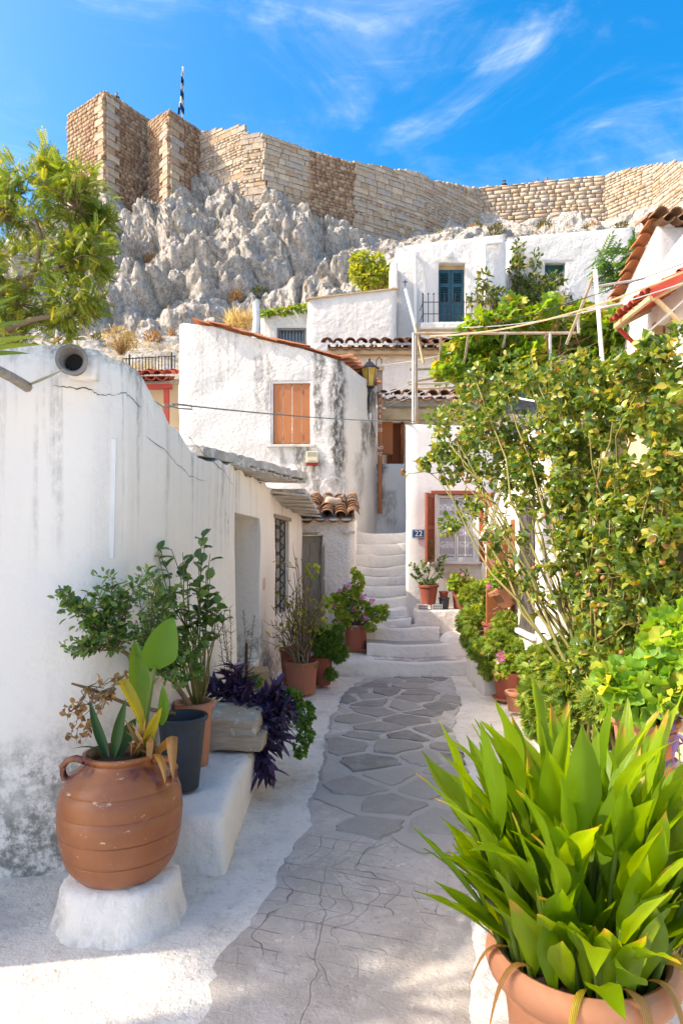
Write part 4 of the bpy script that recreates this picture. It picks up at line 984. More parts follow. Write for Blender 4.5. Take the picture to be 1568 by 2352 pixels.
def hill_point(px, t):
    k = (px-HX)/F
    top_y = float(np.interp(px, [a for a, _ in RT_], [b for _, b in RT_])); dt = float(np.interp(px, cpx, cdd))+.4
    zt = CAMZ+(HY-top_y)/F*dt
    right = max(0, min(1, (px-760)/260))
    df = 47-right*3; zf = 16.0+right*2.2
    prof_d = [11.5, 14.5, 17, 20, 25, df, df+2.5, dt-2, dt, dt+8, dt+120]
    prof_z = [-.5, 1.6, 4.6, 6.6, 8.2, zf, zf+4.5, zt-2.4, zt, zt+1.5, zt+6]
    if px < 150:
        f = max(0, min(1, (150-px)/450)); prof_z[5] -= 3*f; prof_z[6] -= 4*f
    # arc-length-like parameter
    cum = [0, .03, .06, .09, .14, .30, .42, .90, .965, .985, 1]
    d = float(np.interp(t, cum, prof_d)); z = float(np.interp(t, cum, prof_z))
    return Vector((k*d, d, z)), d
def rock_disp(p, amp):
    q = Vector((p.x*.15+p.z*.04, p.y*.15, p.z*.07))
    wv = noise.noise_vector(p*.12)*1.1
    r = noise.ridged_multi_fractal(q+wv*.25, .85, 2.15, 6, 1.0, 2.0)      # upright ribs and clefts
    d3 = noise.voronoi(Vector((p.x*.30, p.y*.30, p.z*.15))+wv*.6)[0]; cell = min(1, (d3[1]-d3[0])*6.); npt = noise.voronoi(Vector((p.x*.30, p.y*.30, p.z*.15))+wv*.6)[1][0]; off = noise.noise(npt*3.7)
    d4 = noise.voronoi(Vector((p.x*.75, p.y*.75, p.z*.5))+wv)[0]; c4 = min(1, (d4[1]-d4[0])*5.)
    f = noise.fractal(p*.30, 1.0, 2.0, 3)
    f2 = noise.turbulence(p*1.3, 4, True)
    f3 = noise.turbulence(Vector((p.x*3.1, p.y*3.1, p.z*1.9)), 3, True)
    return amp*(.28*(r-1.1)+.85*(cell-.7)+.9*off+.34*(c4-.6)+2.3*f+.55*(f2-.4)+.2*(f3-.35)-.2)
NPX, NT_ = 460, 330; pxs = np.concatenate([np.linspace(-1400, -120, 30), np.linspace(-100, 1600, NPX-60), np.linspace(1640, 2600, 30)])
ts = np.linspace(0, 1, NT_); V = []
for px in pxs:
    for t in ts:
        p, d = hill_point(px, t)
        steep = max(0, min(1, (t-.26)/.12))*max(0, min(1, (.975-t)/.06)); low = max(0, min(1, (t-.09)/.08))
        right = max(0, min(1, (px-760)/200))
        am = steep*(1-.55*right)+.28*low*(1-steep)
        if am > .01:
            w = rock_disp(p, am); p = p+Vector((0, -.80, .45))*w
        V.append(tuple(p))
n = len(ts); Fc = [(i*n+j, (i+1)*n+j, (i+1)*n+j+1, i*n+j+1) for i in range(len(pxs)-1) for j in range(n-1)]
me = bpy.data.meshes.new('hill'); me.from_pydata(V, [], Fc); smooth(me, 36)
HILL = obj('hill', me, M_CLIFF, kind='structure')
HV = np.array(V).reshape(len(pxs), n, 3)

# ================================================================== fortress
def stonemat(name, a, b, c, amt=.5):
    t = NT(name)
    rnd = t.n('ShaderNodeObjectInfo').outputs['Random']; at = t.n('ShaderNodeAttribute', attribute_name='rnd').outputs['Fac']
    r = t.math('FRACT', t.math('ADD', t.math('MULTIPLY', rnd, 7.3), at))
    col = t.cramp(r, [(0, a), (.35, b), (.62, c), (.85, b), (1, tuple(min(.75, x*1.25) for x in b))])
    col = t.mix(t.ramp(t.noise(2.2, 7, .7), .42, .70, 0, amt), col, tuple(x*.45 for x in a))
    return t.fin(col, .92, t.bump(t.noise(5, 7, .7), .8, .08), .1)
M_RUBBLE = stonemat('rubble_stone', (.31, .19, .12), (.40, .285, .19), (.25, .145, .095))
M_ASHLAR = stonemat('ashlar_stone', (.40, .28, .185), (.46, .375, .28), (.39, .345, .305), .5)
M_MORTAR = plain('old_mortar', (.42, .33, .245), .95, .1, 6, .6, c2=(.33, .25, .18))
def np_mesh(name, V, Fi, rnd=None):
    me = bpy.data.meshes.new(name); V = np.asarray(V, dtype=np.float32); Fi = np.asarray(Fi, dtype=np.int32); k = Fi.shape[1]
    me.vertices.add(len(V)); me.vertices.foreach_set('co', V.ravel())
    me.loops.add(Fi.size); me.loops.foreach_set('vertex_index', Fi.ravel())
    me.polygons.add(len(Fi)); me.polygons.foreach_set('loop_start', np.arange(0, Fi.size, k, dtype=np.int32))
    if rnd is not None:
        at = me.attributes.new('rnd', 'FLOAT', 'FACE'); at.data.foreach_set('value', np.asarray(rnd, dtype=np.float32))
    me.update(calc_edges=True); me.validate(); return me
BOXF = np.array([(0,1,3,2),(4,6,7,5),(0,4,5,1),(2,3,7,6),(0,2,6,4),(1,5,7,3)])
BLOCKS = []
for k in range(6):
    r_ = random.Random(k+40); b = MB(); V = []
    for s in (0, 1):                     # back square, front chamfered square
        for (x, z) in ((-.5,-.5),(.5,-.5),(.5,.5),(-.5,.5)): V.append((x+r_.uniform(-.025,.025), .5 if s == 0 else -.42, z+r_.uniform(-.04,.04)))
    for (x, z) in ((-.475,-.465),(.475,-.465),(.475,.465),(-.475,.465)): V.append((x+r_.uniform(-.03,.03), -.5+r_.uniform(-.06,.06), z+r_.uniform(-.05,.05)))
    Fc = [(0,1,5,4),(1,2,6,5),(2,3,7,6),(3,0,4,7),(4,5,9,8),(5,6,10,9),(6,7,11,10),(7,4,8,11),(8,9,10,11)]
    b.add(V, Fc); me = b.mesh('block'); me.materials.append(M_ASHLAR); BLOCKS.append(me)
def masonry(parent, P0, P1, zb, zt0, zt1, style, blocks_left, seed=0):
    """one straight face P0-P1 (plan, seen with its front on the right-hand side walking P0->P1), stones laid in courses"""
    rr = random.Random(seed); a = Vector((P0[0], P0[1], 0)); c = Vector((P1[0], P1[1], 0)); L = (c-a).length; ax = (c-a)/L; nrm = Vector((ax.y, -ax.x, 0))
    b = MB(); th = 1.2
    ea, ec = a+ax*.22-nrm*.03, c-ax*.22-nrm*.03; b.prism([ea+Vector((0,0,zb)), ec+Vector((0,0,zb)), ec+Vector((0,0,zt1-.12)), ea+Vector((0,0,zt0-.12))], -nrm*.32); b.build('wall_core', M_MORTAR, parent)
    Rm = Matrix((ax, -nrm, Vector((0,0,1)))).transposed()
    VV = []; FF = []; RR = []; z = zb; used = 0
    while z < max(zt0, zt1)-.12:
        h = rr.uniform(.24, .40) if style == 'rubble' else rr.uniform(.30, .56)
        band = (style == 'mixed' and rr.random() < .5) or (style == 'ashlar' and rr.random() < .15)
        if band: h = rr.uniform(.22, .32)
        x = -rr.uniform(0, .5)
        while x < L:
            if style == 'rubble' or band: w = rr.uniform(.28, .75)
            else: w = rr.choice((rr.uniform(.35, .8), rr.uniform(.6, 1.2), rr.uniform(.9, 1.7)))
            if x+w > L: w = L-x+.02
            xm = x+w/2; top = zt0+(zt1-zt0)*max(0, min(1, xm/L))
            hc = min(h, top-z+rr.uniform(-.03, .03))
            if w > .12 and hc > .10 and x+w > .05:
                hh = hc*rr.uniform(.94, 1.0); g_ = .028; dp = rr.uniform(.0, .06)
                cpos = a+ax*xm+Vector((0,0,z+hc/2))+nrm*(dp/2)
                big = (style != 'rubble' and not band)
                if big and used < blocks_left:
                    used += 1
                    placed('stone_block', BLOCKS[rr.randrange(6)], None, parent, Matrix.Translation(cpos) @ (Rm @ Matrix.Rotation(rr.uniform(-.012, .012), 3, 'Y')).to_4x4() @ Matrix.Diagonal((w-g_, dp+.22, hh-g_*.8, 1)))
                else:
                    s0 = Vector((w-g_, dp+.2, hh-g_)); base = len(VV)*0
                    vs = []
                    for dx in (-.5, .5):
                        for dy in (-.5, .5):
                            for dz in (-.5, .5):
                                sh = .93 if dy < 0 else 1.
                                p = Vector((dx*s0.x*sh+rr.uniform(-.03,.03), dy*s0.y, dz*s0.z*sh+rr.uniform(-.03,.03)))
                                vs.append(tuple(cpos+Rm @ p))
                    k0 = len(VV); VV.extend(vs); FF.extend((BOXF+k0).tolist()); RR.extend([rr.random()]*6)
            x += w
        z += h
    if VV: 
        o = obj('rubble', np_mesh('rubble', VV, FF, RR), M_RUBBLE if style == 'rubble' else M_ASHLAR, parent, kind='stuff')
    return used
def cpt(px, d): return ((px-HX)/F*d, d)
def zof(py, d): return CAMZ+(HY-py)/F*d
tw = thing('fortress_tower', 'tall square rubble stone tower at the left end of the fortress', 'tower', (-20, 58, 28))
masonry(tw, cpt(160, 61.3), cpt(243, 58), 26, zof(263, 61.3), zof(209, 58), 'rubble', 0, 1)
masonry(tw, cpt(243, 58), cpt(345, 62.2), 26, zof(209, 58), zof(276, 62.2), 'rubble', 0, 2)
b = MB(); b.prism([(*cpt(162, 61.4), 39.8), (*cpt(243, 58.3), 39.8), (*cpt(345, 62.4), 39.8), (-17, 66, 39.8)], (0, 0, -.4)); b.build('wall_walk', M_MORTAR, tw)
# corner quoins
rr = random.Random(2)
for k in range(22):
    z = 27+k*.6; L_ = 1.3 if k % 2 else .8
    for (pa, pb, da, db) in ((243, 160, 58, 61.3), (243, 345, 58, 62.2)):
        p0 = Vector((*cpt(pa, da), 0)); p1 = Vector((*cpt(pb, db), 0)); ax = (p1-p0).normalized(); L2 = L_ if pb == 345 else 2.1-L_
        nn = Vector((ax.y, -ax.x, 0)); nn = nn if nn.y < 0 else -nn
        Rm = Matrix((ax, -nn, Vector((0,0,1)))).transposed()
        if Rm.determinant() < 0: Rm = Matrix((-ax, -nn, Vector((0,0,1)))).transposed()
        placed('quoin', BLOCKS[k % 6], None, tw, Matrix.Translation(p0+ax*(L2/2)+nn*.05+Vector((0,0,z))) @ Rm.to_4x4() @ Matrix.Diagonal((L2, .36, .55, 1)))
b2 = thing('fortress_bastion', 'angular stone bastion next to the tall tower below the flag', 'bastion', (-14.5, 58, 28))
masonry(b2, cpt(343, 60.6), cpt(390, 57.5), 26, zof(279, 60.6), zof(252, 57.5), 'rubble', 0, 3)
masonry(b2, cpt(390, 57.5), cpt(464, 60.8), 26, zof(252, 57.5), zof(303, 60.8), 'rubble', 0, 4)
for k in range(20):
    z = 27+k*.6; L_ = 1.5 if k % 2 else .9
    for (pa, pb, da, db) in ((390, 343, 57.5, 60.6), (390, 464, 57.5, 60.8)):
        p0 = Vector((*cpt(pa, da), 0)); p1 = Vector((*cpt(pb, db), 0)); ax = (p1-p0).normalized(); L2 = L_ if pb == 464 else 2.4-L_
        nn = Vector((ax.y, -ax.x, 0)); nn = nn if nn.y < 0 else -nn
        Rm = Matrix((ax, -nn, Vector((0,0,1)))).transposed()
        if Rm.determinant() < 0: Rm = Matrix((-ax, -nn, Vector((0,0,1)))).transposed()
        if z < 37.5: placed('quoin', BLOCKS[k % 6], None, b2, Matrix.Translation(p0+ax*(L2/2)+nn*.05+Vector((0,0,z))) @ Rm.to_4x4() @ Matrix.Diagonal((L2, .36, .55, 1)))
left = 290
w1_ = thing('fortress_wall', 'stepped stone fortress wall right of the bastion above the white cliff', 'fortress wall', (-8, 57, 28))
for (pa, da, ta, pb, db, tb, stl, sd) in ((462,60.4,303,565,57.4,290,'mixed',5),(565,57.4,305,612,56.9,312,'mixed',6),(612,56.9,310,712,59,346,'ashlar',7),(712,58.9,346,820,61.2,376,'rubble',8)):
    left -= masonry(w1_, cpt(pa, da), cpt(pb, db), 25 if pa < 700 else 24, zof(ta, da), zof(tb, db), stl, left, sd)
left = 290
w2_ = thing('fortress_wall', 'long low stone fortress wall curving to the right edge on the skyline', 'fortress wall', (10, 67, 28))
for (pa, da, ta, pb, db, tb, stl, sd) in ((820,61,374,972,65,398,'ashlar',9),(972,65,410,1104,70.3,434,'mixed',10),(1100,70.2,432,1390,68,402,'ashlar',11),(1390,68,401,1500,64,376,'mixed',12),(1500,64,378,1572,59.8,370,'mixed',13),(1572,59.8,370,1800,53,360,'mixed',14)):
    left -= masonry(w2_, cpt(pa, da), cpt(pb, db), 27.5, zof(ta, da), zof(tb, db), stl, left, sd)
# flag
fp = D(417, 262, 59.5); fl = thing('flag', 'blue and white striped flag hanging on a tall pole over the bastion', 'flag', fp-Vector((0,0,3)))
M_FW = plain('flag_white', (.72, .73, .75), .8, .03); M_FB = plain('flag_blue', (.012, .045, .16), .8, .05); M_POLE = plain('pole_grey', (.62, .60, .58), .5, .05)
b = MB(); b.tube([fp-Vector((0,0,3)), D(421, 158, 59.5)], [.09, .05], 8); b.build('pole', M_POLE, fl, sm=60)
b = MB(); b.lathe([(.0, .16), (.12, .08), (.12, 0), (.05, -.06)], 8, D(421, 157, 59.5)); b.build('finial', M_POLE, fl)
for k in range(6):
    y0, y1 = 262-k*15.5, 262-(k+1)*15.5; w0_, w1__ = 14.5-k*1.6, 14.5-(k+1)*1.6; V = []
    for (yy, ww) in ((y0, w0_), (y1, w1__)):
        for i in range(9):
            t = i/8; c = D(415.5+(262-yy)*.05-ww/2+ww*t, yy, 59.3); V.append(c+Vector((0, .30*math.sin(t*9+k*.4), .25*math.sin(t*3))))
    b = MB(); b.add(V, [(i, i+1, 10+i, 9+i) for i in range(8)]); b.build('stripe', M_FW if k % 2 else M_FB, fl, sm=60)
# people on the wall walk: head and shoulders above the parapet
M_SKIN = plain('skin', (.42, .25, .18), .6, .08); M_HAIR = plain('dark_hair', (.03, .022, .018), .6, .1)
def person(px, py, d, shirt, label, hat=None, h=1.7):
    top = D(px, py, d); base = top-Vector((0, 0, h)); t = thing('person', label, 'person', base, 'people looking over the fortress wall')
    b = MB(); prof = [(.0,0),(.09,.02),(.085,.45),(.10,.80),(.16,.95),(.15,1.10),(.17,1.25),(.19,1.38),(.15,1.44),(.06,1.48),(.055,1.52),(.085,1.56),(.10,1.63),(.085,1.69),(.04,1.72),(0,1.725)]
    b.lathe(prof, 12, base, (1.25, .8)); me = b.mesh('body', 60); me.materials.append(shirt); me.materials.append(M_SKIN)
    me.polygons.foreach_set('material_index', [1 if p.center.z-base.z > 1.45 else 0 for p in me.polygons]); obj('body', me, None, t)
    for s in (-1, 1): b = MB(); b.tube([base+Vector((s*.20, 0, 1.37)), base+Vector((s*.30, -.12, 1.14)), base+Vector((s*.2, -.40, 1.15))], [.06, .045, .035], 6); b.build('sleeve', shirt, t)
    if hat: b = MB(); b.lathe([(.20, 1.64), (.20, 1.66), (.11, 1.67), (.09, 1.75), (0, 1.76)], 12, base); b.build('hat', hat, t)
    else: b = MB(); b.lathe([(.10, 1.61), (.112, 1.66), (.09, 1.72), (0, 1.745)], 10, base+Vector((0, .02, 0)), (1.15, .9)); b.build('hair', M_HAIR, t)
sh1 = plain('shirt_dark', (.05, .05, .07), .8); sh2 = plain('shirt_red', (.35, .08, .06), .8); sh3 = plain('shirt_white', (.6, .6, .6), .8)
person(268, 214, 60.2, sh1, 'person in dark top standing behind the tower parapet right of its corner')
person(233, 211, 59.8, sh2, 'person in red top behind the tower parapet left of its corner')
person(980, 405, 66.3, sh2, 'person in red top looking over where the wall steps down')
person(1104, 430, 71, sh3, 'person in white at the left end of the far right wall')
person(1120, 427, 71, sh3, 'person in white beside the person at the far wall end', M_FW)
person(1157, 415, 71, sh1, 'person in dark hat looking over the far right wall', sh1)
person(1255, 408, 70.5, sh1, 'bareheaded person in dark top on the far right wall', )
person(1233, 412, 70.5, sh3, 'bareheaded person in white left of the one in dark top')

# ================================================================== upper white houses
def box_house(name, label, px0, px1, d, ytop0, ytop1, zb, depth, mat, openings=(), side=True, loc=None):
    x0, x1 = (px0-HX)/F*d, (px1-HX)/F*d; h = thing(name, label, 'house', ((x0+x1)/2, d, zb))
    ln = Line([(x0,d+depth),(x0,d+.12),(x0+.03,d+.03),(x0+.12,d),(x1-.12,d),(x1-.03,d+.03),(x1,d+.12),(x1,d+depth)])
    z0, z1 = zof(ytop0, d), zof(ytop1, d)
    ops = [(ln.u_at(a), ln.u_at(c), zof(yb, d), zof(yt, d)) for (a, c, yt, yb) in openings]
    wall('wall', ln, zb, lambda u: z0+(z1-z0)*max(0, min(1, (ln.at(u)[0].x-x0)/(x1-x0))), .35, mat, h, ops, cell=.22, wob=.03, wsc=1., bev=.06)
    zr = min(z0, z1)-.25
    b = MB(); b.box2((x0+.3, d+.3, zr-.1), (x1-.3, d+depth, zr)); b.build('flat_roof', M_SLAB, h)
    return h, ln, ops
# teal door house
TH, tl, to = box_house('balcony_house', 'white cube house with teal louvred door and small balcony', 909, 1163, 18, 566, 537, 4.5, 5, M_UP, [(1007, 1068, 604, 738)])
u0, u1, za, zb_ = to[0]; xa, xb = onl(tl, u0, 0).x, onl(tl, u1, 0).x; xm = (xa+xb)/2
dt_ = thing('door', None, None, (xa, 18.2, za)); dt_.parent = TH; dt_.location = WLOC[dt_.name]-WLOC[TH.name]
for (a, c) in ((xa, xm-.005), (xm+.005, xb)):
    for x in (a, c-.07): b = MB(); b.box2((x, 18.20, za), (x+.07, 18.25, zb_-.10)); b.build('stile', M_TEAL, dt_)
    for z in (za, za+.48, za+.98, zb_-.19): b = MB(); b.box2((a+.07, 18.202, z), (c-.07, 18.248, z+.09)); b.build('rail', M_TEAL, dt_)
    b = MB(); b.box2((a+.07, 18.215, za+.09), (c-.07, 18.24, za+.48)); b.build('panel', M_TEAL, dt_)
    for (z0, z1) in ((za+.57, za+.98), (za+1.07, zb_-.19)):
        nlv = int((z1-z0)/.045)
        for k in range(nlv):
            z = z0+(z1-z0)*(k+.5)/nlv; b = MB(); b.prism([(a+.07, 18.205, z-.017), (c-.07, 18.205, z-.017), (c-.07, 18.235, z+.014), (a+.07, 18.235, z+.014)], (0, 0, .007)); b.build('louver', M_TEAL, dt_)
b = MB(); b.box2((xa, 18.19, zb_-.10), (xb, 18.26, zb_)); b.build('head', M_BEIGEW, dt_)
b = MB(); b.box2((xa, 18.28, za), (xb, 18.30, zb_)); b.build('backing', M_DARK, dt_)
# balcony
bx0, bx1 = (966-HX)/F*17.4, (1112-HX)/F*17.4; zs = zof(748, 17.4)
bal = thing('balcony', None, None, (bx0, 17.4, zs)); bal.parent = TH; bal.location = WLOC[bal.name]-WLOC[TH.name]
b = MB(); b.box2((bx0, 17.35, zs-.10), (bx1, 18.05, zs+.08)); b.build('slab', M_UP, bal, bev=.04)
b = MB(); b.box2((bx0+.03, 17.42, zs-.17), (bx1, 18.05, zs-.10)); b.build('slab_board', M_BEIGEW, bal)
b = MB(); b.box2((bx0+.02, 17.5, zs-.30), (bx1, 17.62, zs-.17)); b.build('beam', M_WWOOD, bal)
b = MB(); b.bar((bx0+.08, 17.55, zs-.3), (bx0+.08, 18.0, zs-.9), .1, .1); b.build('bracket', M_OLDWOOD, bal)
nb = 12
for k in range(nb):
    x = bx0+.05+(bx1-bx0-.1)*k/(nb-1); b = MB(); b.bar((x, 17.40, zs+.08), (x, 17.40, zs+.80), .030 if k == 0 else .018); b.build('bar', M_IRON, bal)
    b = MB(); b.box((x, 17.40, zs+.81), (.034, .034, .034)); b.build('bar_tip', M_IRON, bal)
for z in (.30, .60): b = MB(); b.bar((bx0+.05, 17.40, zs+z), (bx1-.05, 17.40, zs+z), .016); b.build('rail', M_IRON, bal)
for z in (.30, .60): b = MB(); b.bar((bx0+.05, 17.40, zs+z), (bx0+.05, 18.0, zs+z), .016); b.build('rail', M_IRON, bal)
# globe lamp and downpipes
gp_ = D(1031, 585, 17.93); b = MB(); b.lathe([(.0,-.09),(.05,-.075),(.08,-.035),(.09,0),(.08,.035),(.05,.075),(0,.09)], 14, gp_)
tag(b.build('globe_lamp', M_WENAM, sm=60), 'round white globe lamp on the wall above the teal door', 'lamp')
b = MB(); b.tube([D(953, 585, 17.9), D(953, 600, 17.9), D(954, 742, 17.9)], .05, 8); b.lathe([(.05, -.1), (.09, 0), (.09, .03)], 8, D(953, 583, 17.9)); tag(b.build('downpipe', M_WPAINT, sm=50), 'white downpipe with funnel left of the teal door', 'pipe')
b = MB(); b.tube([D(1152, 556, 17.9), D(1114, 560, 17.9), D(1113, 566, 17.9), D(1115, 690, 17.9)], .05, 8); tag(b.build('downpipe', M_WPAINT, sm=50), 'white downpipe with a bent top right of the teal door', 'pipe')
# right neighbour
NB, n2l, no = box_house('flat_house', 'wide plain white house with a dark green grilled window on the hillside', 1166, 1456, 19.4, 545, 521, 4.5, 5, M_UP, [(1251, 1298, 603, 680)])
u0, u1, za, zb_ = no[0]; xa, xb = onl(n2l, u0, 0).x, onl(n2l, u1, 0).x
wd = thing('window', None, None, (xa, 19.6, za)); wd.parent = NB; wd.location = WLOC[wd.name]-WLOC[NB.name]
zb2 = zb_-.10
for x in (xa, (xa+xb)/2-.04, xb-.07): b = MB(); b.box2((x, 19.60, za), (x+.07, 19.65, zb2)); b.build('stile', M_GREENP, wd)
for z in (za, zb2-.09, (za+zb2)/2): b = MB(); b.box2((xa+.001, 19.598, z), (xb-.001, 19.64, z+(.09 if z != (za+zb2)/2 else .04))); b.build('rail', M_GREENP, wd)
b = MB(); b.box2((xa, 19.645, za), (xb, 19.66, zb2)); b.build('pane', M_GLASS, wd)
for (a, c) in ((xa+.07, (xa+xb)/2-.04), ((xa+xb)/2+.03, xb-.07)):
    for (z0, z1) in ((za+.09, (za+zb2)/2), ((za+zb2)/2+.04, zb2-.09)):
        b = MB(); b.bar((a, 19.585, z0), (c, 19.585, z1), .012); b.bar((a, 19.585, z1), (c, 19.585, z0), .012)
        cc = Vector(((a+c)/2, 19.585, (z0+z1)/2)); rr_ = (c-a)*.3; b.tube([cc+Vector((rr_*math.cos(q), 0, rr_*math.sin(q))) for q in [k*math.pi/5 for k in range(11)]], .007, 4); b.build('scroll_grille', M_WENAM, wd)
b = MB(); b.box2((xa, 19.58, zb2), (xb, 19.70, zb_)); b.build('head', M_GREENP, wd)
# middle blank house and low house
MH, ml, mo = box_house('blank_house', 'blank white house wall left of the balcony house', 706, 912, 17.2, 684, 661, 3.8, 4, M_UP)
b = MB(); b.prism([D(704, 684, 17.15), D(912, 660, 17.15), D(912, 663, 17.15), D(704, 687, 17.15)], (0, .5, 0)); b.build('coping', M_BEIGEW, MH)
b = MB(); b.box2(D(897, 668, 17.6), D(909, 622, 18.2)); b.build('chimney_stub', M_UP, MH, bev=.03)
LO, ll_, lo_ = box_house('low_house', 'low white house with an iron barred window under the cliff', 598, 712, 17.6, 728, 704, 3.8, 4, M_UP, [(636, 703, 753, 812)])
u0, u1, za, zb_ = lo_[0]; xa, xb = onl(ll_, u0, 0).x, onl(ll_, u1, 0).x
wd = thing('window', None, None, (xa, 17.8, za)); wd.parent = LO; wd.location = WLOC[wd.name]-WLOC[LO.name]
M_GREYP = plain('grey_paint', (.22, .235, .25), .5, .08)
b = MB(); b.box2((xa, 17.78, za), (xb, 17.80, zb_)); b.build('pane', M_GLASS, wd)
for x in (xa, xb-.05): b = MB(); b.box2((x, 17.62, za), (x+.05, 17.70, zb_)); b.build('frame_side', M_GREYP, wd)
b = MB(); b.box2((xa+.05, 17.62, zb_-.05), (xb-.05, 17.70, zb_)); b.build('frame_head', M_GREYP, wd)
for k in range(8): x = xa+.05+(xb-xa-.1)*(k+.5)/8; b = MB(); b.bar((x, 17.66, za), (x, 17.66, zb_-.05), .022); b.build('bar', M_GREYP, wd)
b = MB(); b.bar((xa+.05, 17.66, zb_-.35), (xb-.05, 17.66, zb_-.35), .02); b.build('crossbar', M_GREYP, wd)
fl_ = MB(); fl_.tube([D(584, 790, 17.2), D(590, 735, 17.2), D(588, 695, 17.2)], [.085, .085, .08], 12); tag(fl_.build('flue_pipe', M_WPAINT, sm=60), 'stout white flue pipe standing at the left of the low house', 'pipe')
# porch between left wall and central house, railing above it
PO = thing('porch', 'little porch with red post and old tiles behind the left wall', 'porch', (-3.3, 12, 3))
wall('wall', [(-4.6,12.9),(-2.7,12.9)], 2.5, 4.75, .2, M_CREAM, PO, cell=.25)
a, c = D(305, 890, 12.2), D(395, 888, 12.2)
b = MB(); b.bar(a+Vector((-.5,0,0)), c, .09, .085); b.build('beam', M_RED, PO)
b = MB(); p = D(383, 895, 12.2); b.bar(p, (p.x, p.y, 2.5), .085, .085); b.build('post', M_RED, PO)
tile_field(PO, a+Vector((-.5,-.12,.13)), c+Vector((-.05,-.12,.13)), (0, 1, .30), 2, None, .2, .32, T_RED, jit=.02)
b = MB(); b.prism([a+Vector((-.5,0,.10)), c+Vector((-.05,0,.10)), c+Vector((-.05,.8,.34)), a+Vector((-.5,.8,.34))], (0, 0, -.04)); b.build('deck', M_OLDWOOD, PO)
RLG = thing('railing', 'black iron railing with spikes above the little porch', 'railing', D(340, 862, 13.4))
p0, p1 = D(283, 864, 13.4), D(402, 858, 13.4)
for k in range(17):
    t = k/16; p = p0.lerp(p1, t); big = k in (2, 15); b = MB(); b.bar(p, p+Vector((0,0,.42 if big else .36)), .028 if big else .014); b.build('post' if big else 'bar', M_IRON, RLG)
for z in (.05, .34): b = MB(); b.bar(p0+Vector((0,0,z)), p1+Vector((0,0,z)), .016); b.build('rail', M_IRON, RLG)
b = MB(); b.prism([p0+Vector((-.6,-.15,-.05)), p1+Vector((.1,-.15,-.05)), p1+Vector((.1,1.6,-.05)), p0+Vector((-.6,1.6,-.05))], (0,0,-.1)); tag(b.build('terrace_slab', M_SLAB), 'thin concrete terrace under the black iron railing', 'terrace')
# ================================================================== plant kit
def T_(v, f): return np.array(v, dtype=float), np.array(f, dtype=int)
def t_oval(w=.55, fold=.12, tip=.0):           # leaf with a folded midrib, length 1
    return T_([(0,0,0),(w*.42,.28,fold),(-w*.42,.28,fold),(w*.5,.55,fold),(-w*.5,.55,fold),(w*.25,.85,fold*.4),(-w*.25,.85,fold*.4),(0,1.0,-.10-tip),(0,.5,0)],
              [(0,1,8),(0,8,2),(1,3,8),(2,8,4),(3,5,8),(4,8,6),(5,7,8),(6,8,7)])
def t_round(n=11, cup=.18, scal=.10):          # scalloped pelargonium leaf
    v = [(0,.42,-.05)]; f = []
    for k in range(n):
        a = math.radians(-75)+(math.radians(330))*k/(n-1)+math.radians(-90)+math.radians(75)-math.radians(90)*0
        a = math.radians(-68)+math.radians(316)*k/(n-1)
        r = .5*(1+(scal if k % 2 else -scal)); v.append((r*math.cos(a), .42+r*math.sin(a), cup*(.6+.4*math.sin(k*2.1))))
    f = [(0, k+1, k+2) for k in range(n-1)]
    return T_(v, f)
def t_vine():
    ang = [-70, -40, -12, 20, 42, 68, 90, 112, 138, 160, 192, 220, 250]; rad = [.42, .62, .40, .66, .46, .52, .78, .52, .46, .66, .40, .62, .42]
    v = [(0,.25,0)]+[(r*math.cos(R(a))*.9, .25+r*math.sin(R(a)), -.10*(r > .55)+.06*(r < .5)) for a, r in zip(ang, rad)]
    return T_(v, [(0, k+1, k+2) for k in range(len(ang)-1)])
def t_feather(nl=5):                           # finely cut leaf: narrow lobes
    v = []; f = []
    for k in range(nl):
        a = math.radians(-62+124*k/(nl-1)); L = 1-.3*abs(k-(nl-1)/2)/((nl-1)/2); dx, dy = math.sin(a), math.cos(a); px_, py_ = dy, -dx; b = len(v)
        v += [(0,.05,0), (dx*L*.6+px_*.10, dy*L*.6+py_*.10, .05), (dx*L, dy*L, -.04), (dx*L*.6-px_*.10, dy*L*.6-py_*.10, .05)]
        f += [(b, b+1, b+2), (b, b+2, b+3)]
    return T_(v, f)
def t_lance(w=.2, bend=.25, n=4):
    v = []; f = []
    for i in range(n+1):
        t = i/n; ww = w*.5*math.sin(math.pi*min(1, .18+t*.82))**.8 if t < 1 else 0.; z = -bend*t*t
        v += [(-ww, t, z+.22*ww), (0, t, z-.12*ww), (ww, t, z+.22*ww)]
    for i in range(n):
        a = i*3; b = a+3; f += [(a, a+1, b+1), (a, b+1, b), (a+1, a+2, b+2), (a+1, b+2, b+1)]
    return T_(v, f)
def t_pinnate(pairs=6, droop=.35, w=.075, L=.30):
    v = []; f = []
    for i in range(pairs+1):
        t = .18+.82*i/pairs
        for s in ((-1, 1) if i < pairs else (0,)):
            z = -droop*t*t; a = R(62)*s; dx, dy = math.sin(a), math.cos(a); LL_ = L*(1-.35*abs(t-.55)); b = len(v)
            v += [(0, t, z), (dx*LL_*.45+dy*w, t+dy*LL_*.45-dx*w, z-.02), (dx*LL_, t+dy*LL_, z-.13), (dx*LL_*.45-dy*w, t+dy*LL_*.45+dx*w, z-.02)]
            f += [(b, b+1, b+2), (b, b+2, b+3)]
    b = len(v); v += [(-.006, 0, 0), (.006, 0, 0), (0, 1, -droop)]; f.append((b, b+1, b+2))
    return T_(v, f)
def t_needle(): return T_([(-.05,0,0),(.05,0,0),(0,1,0)], [(0,1,2)])
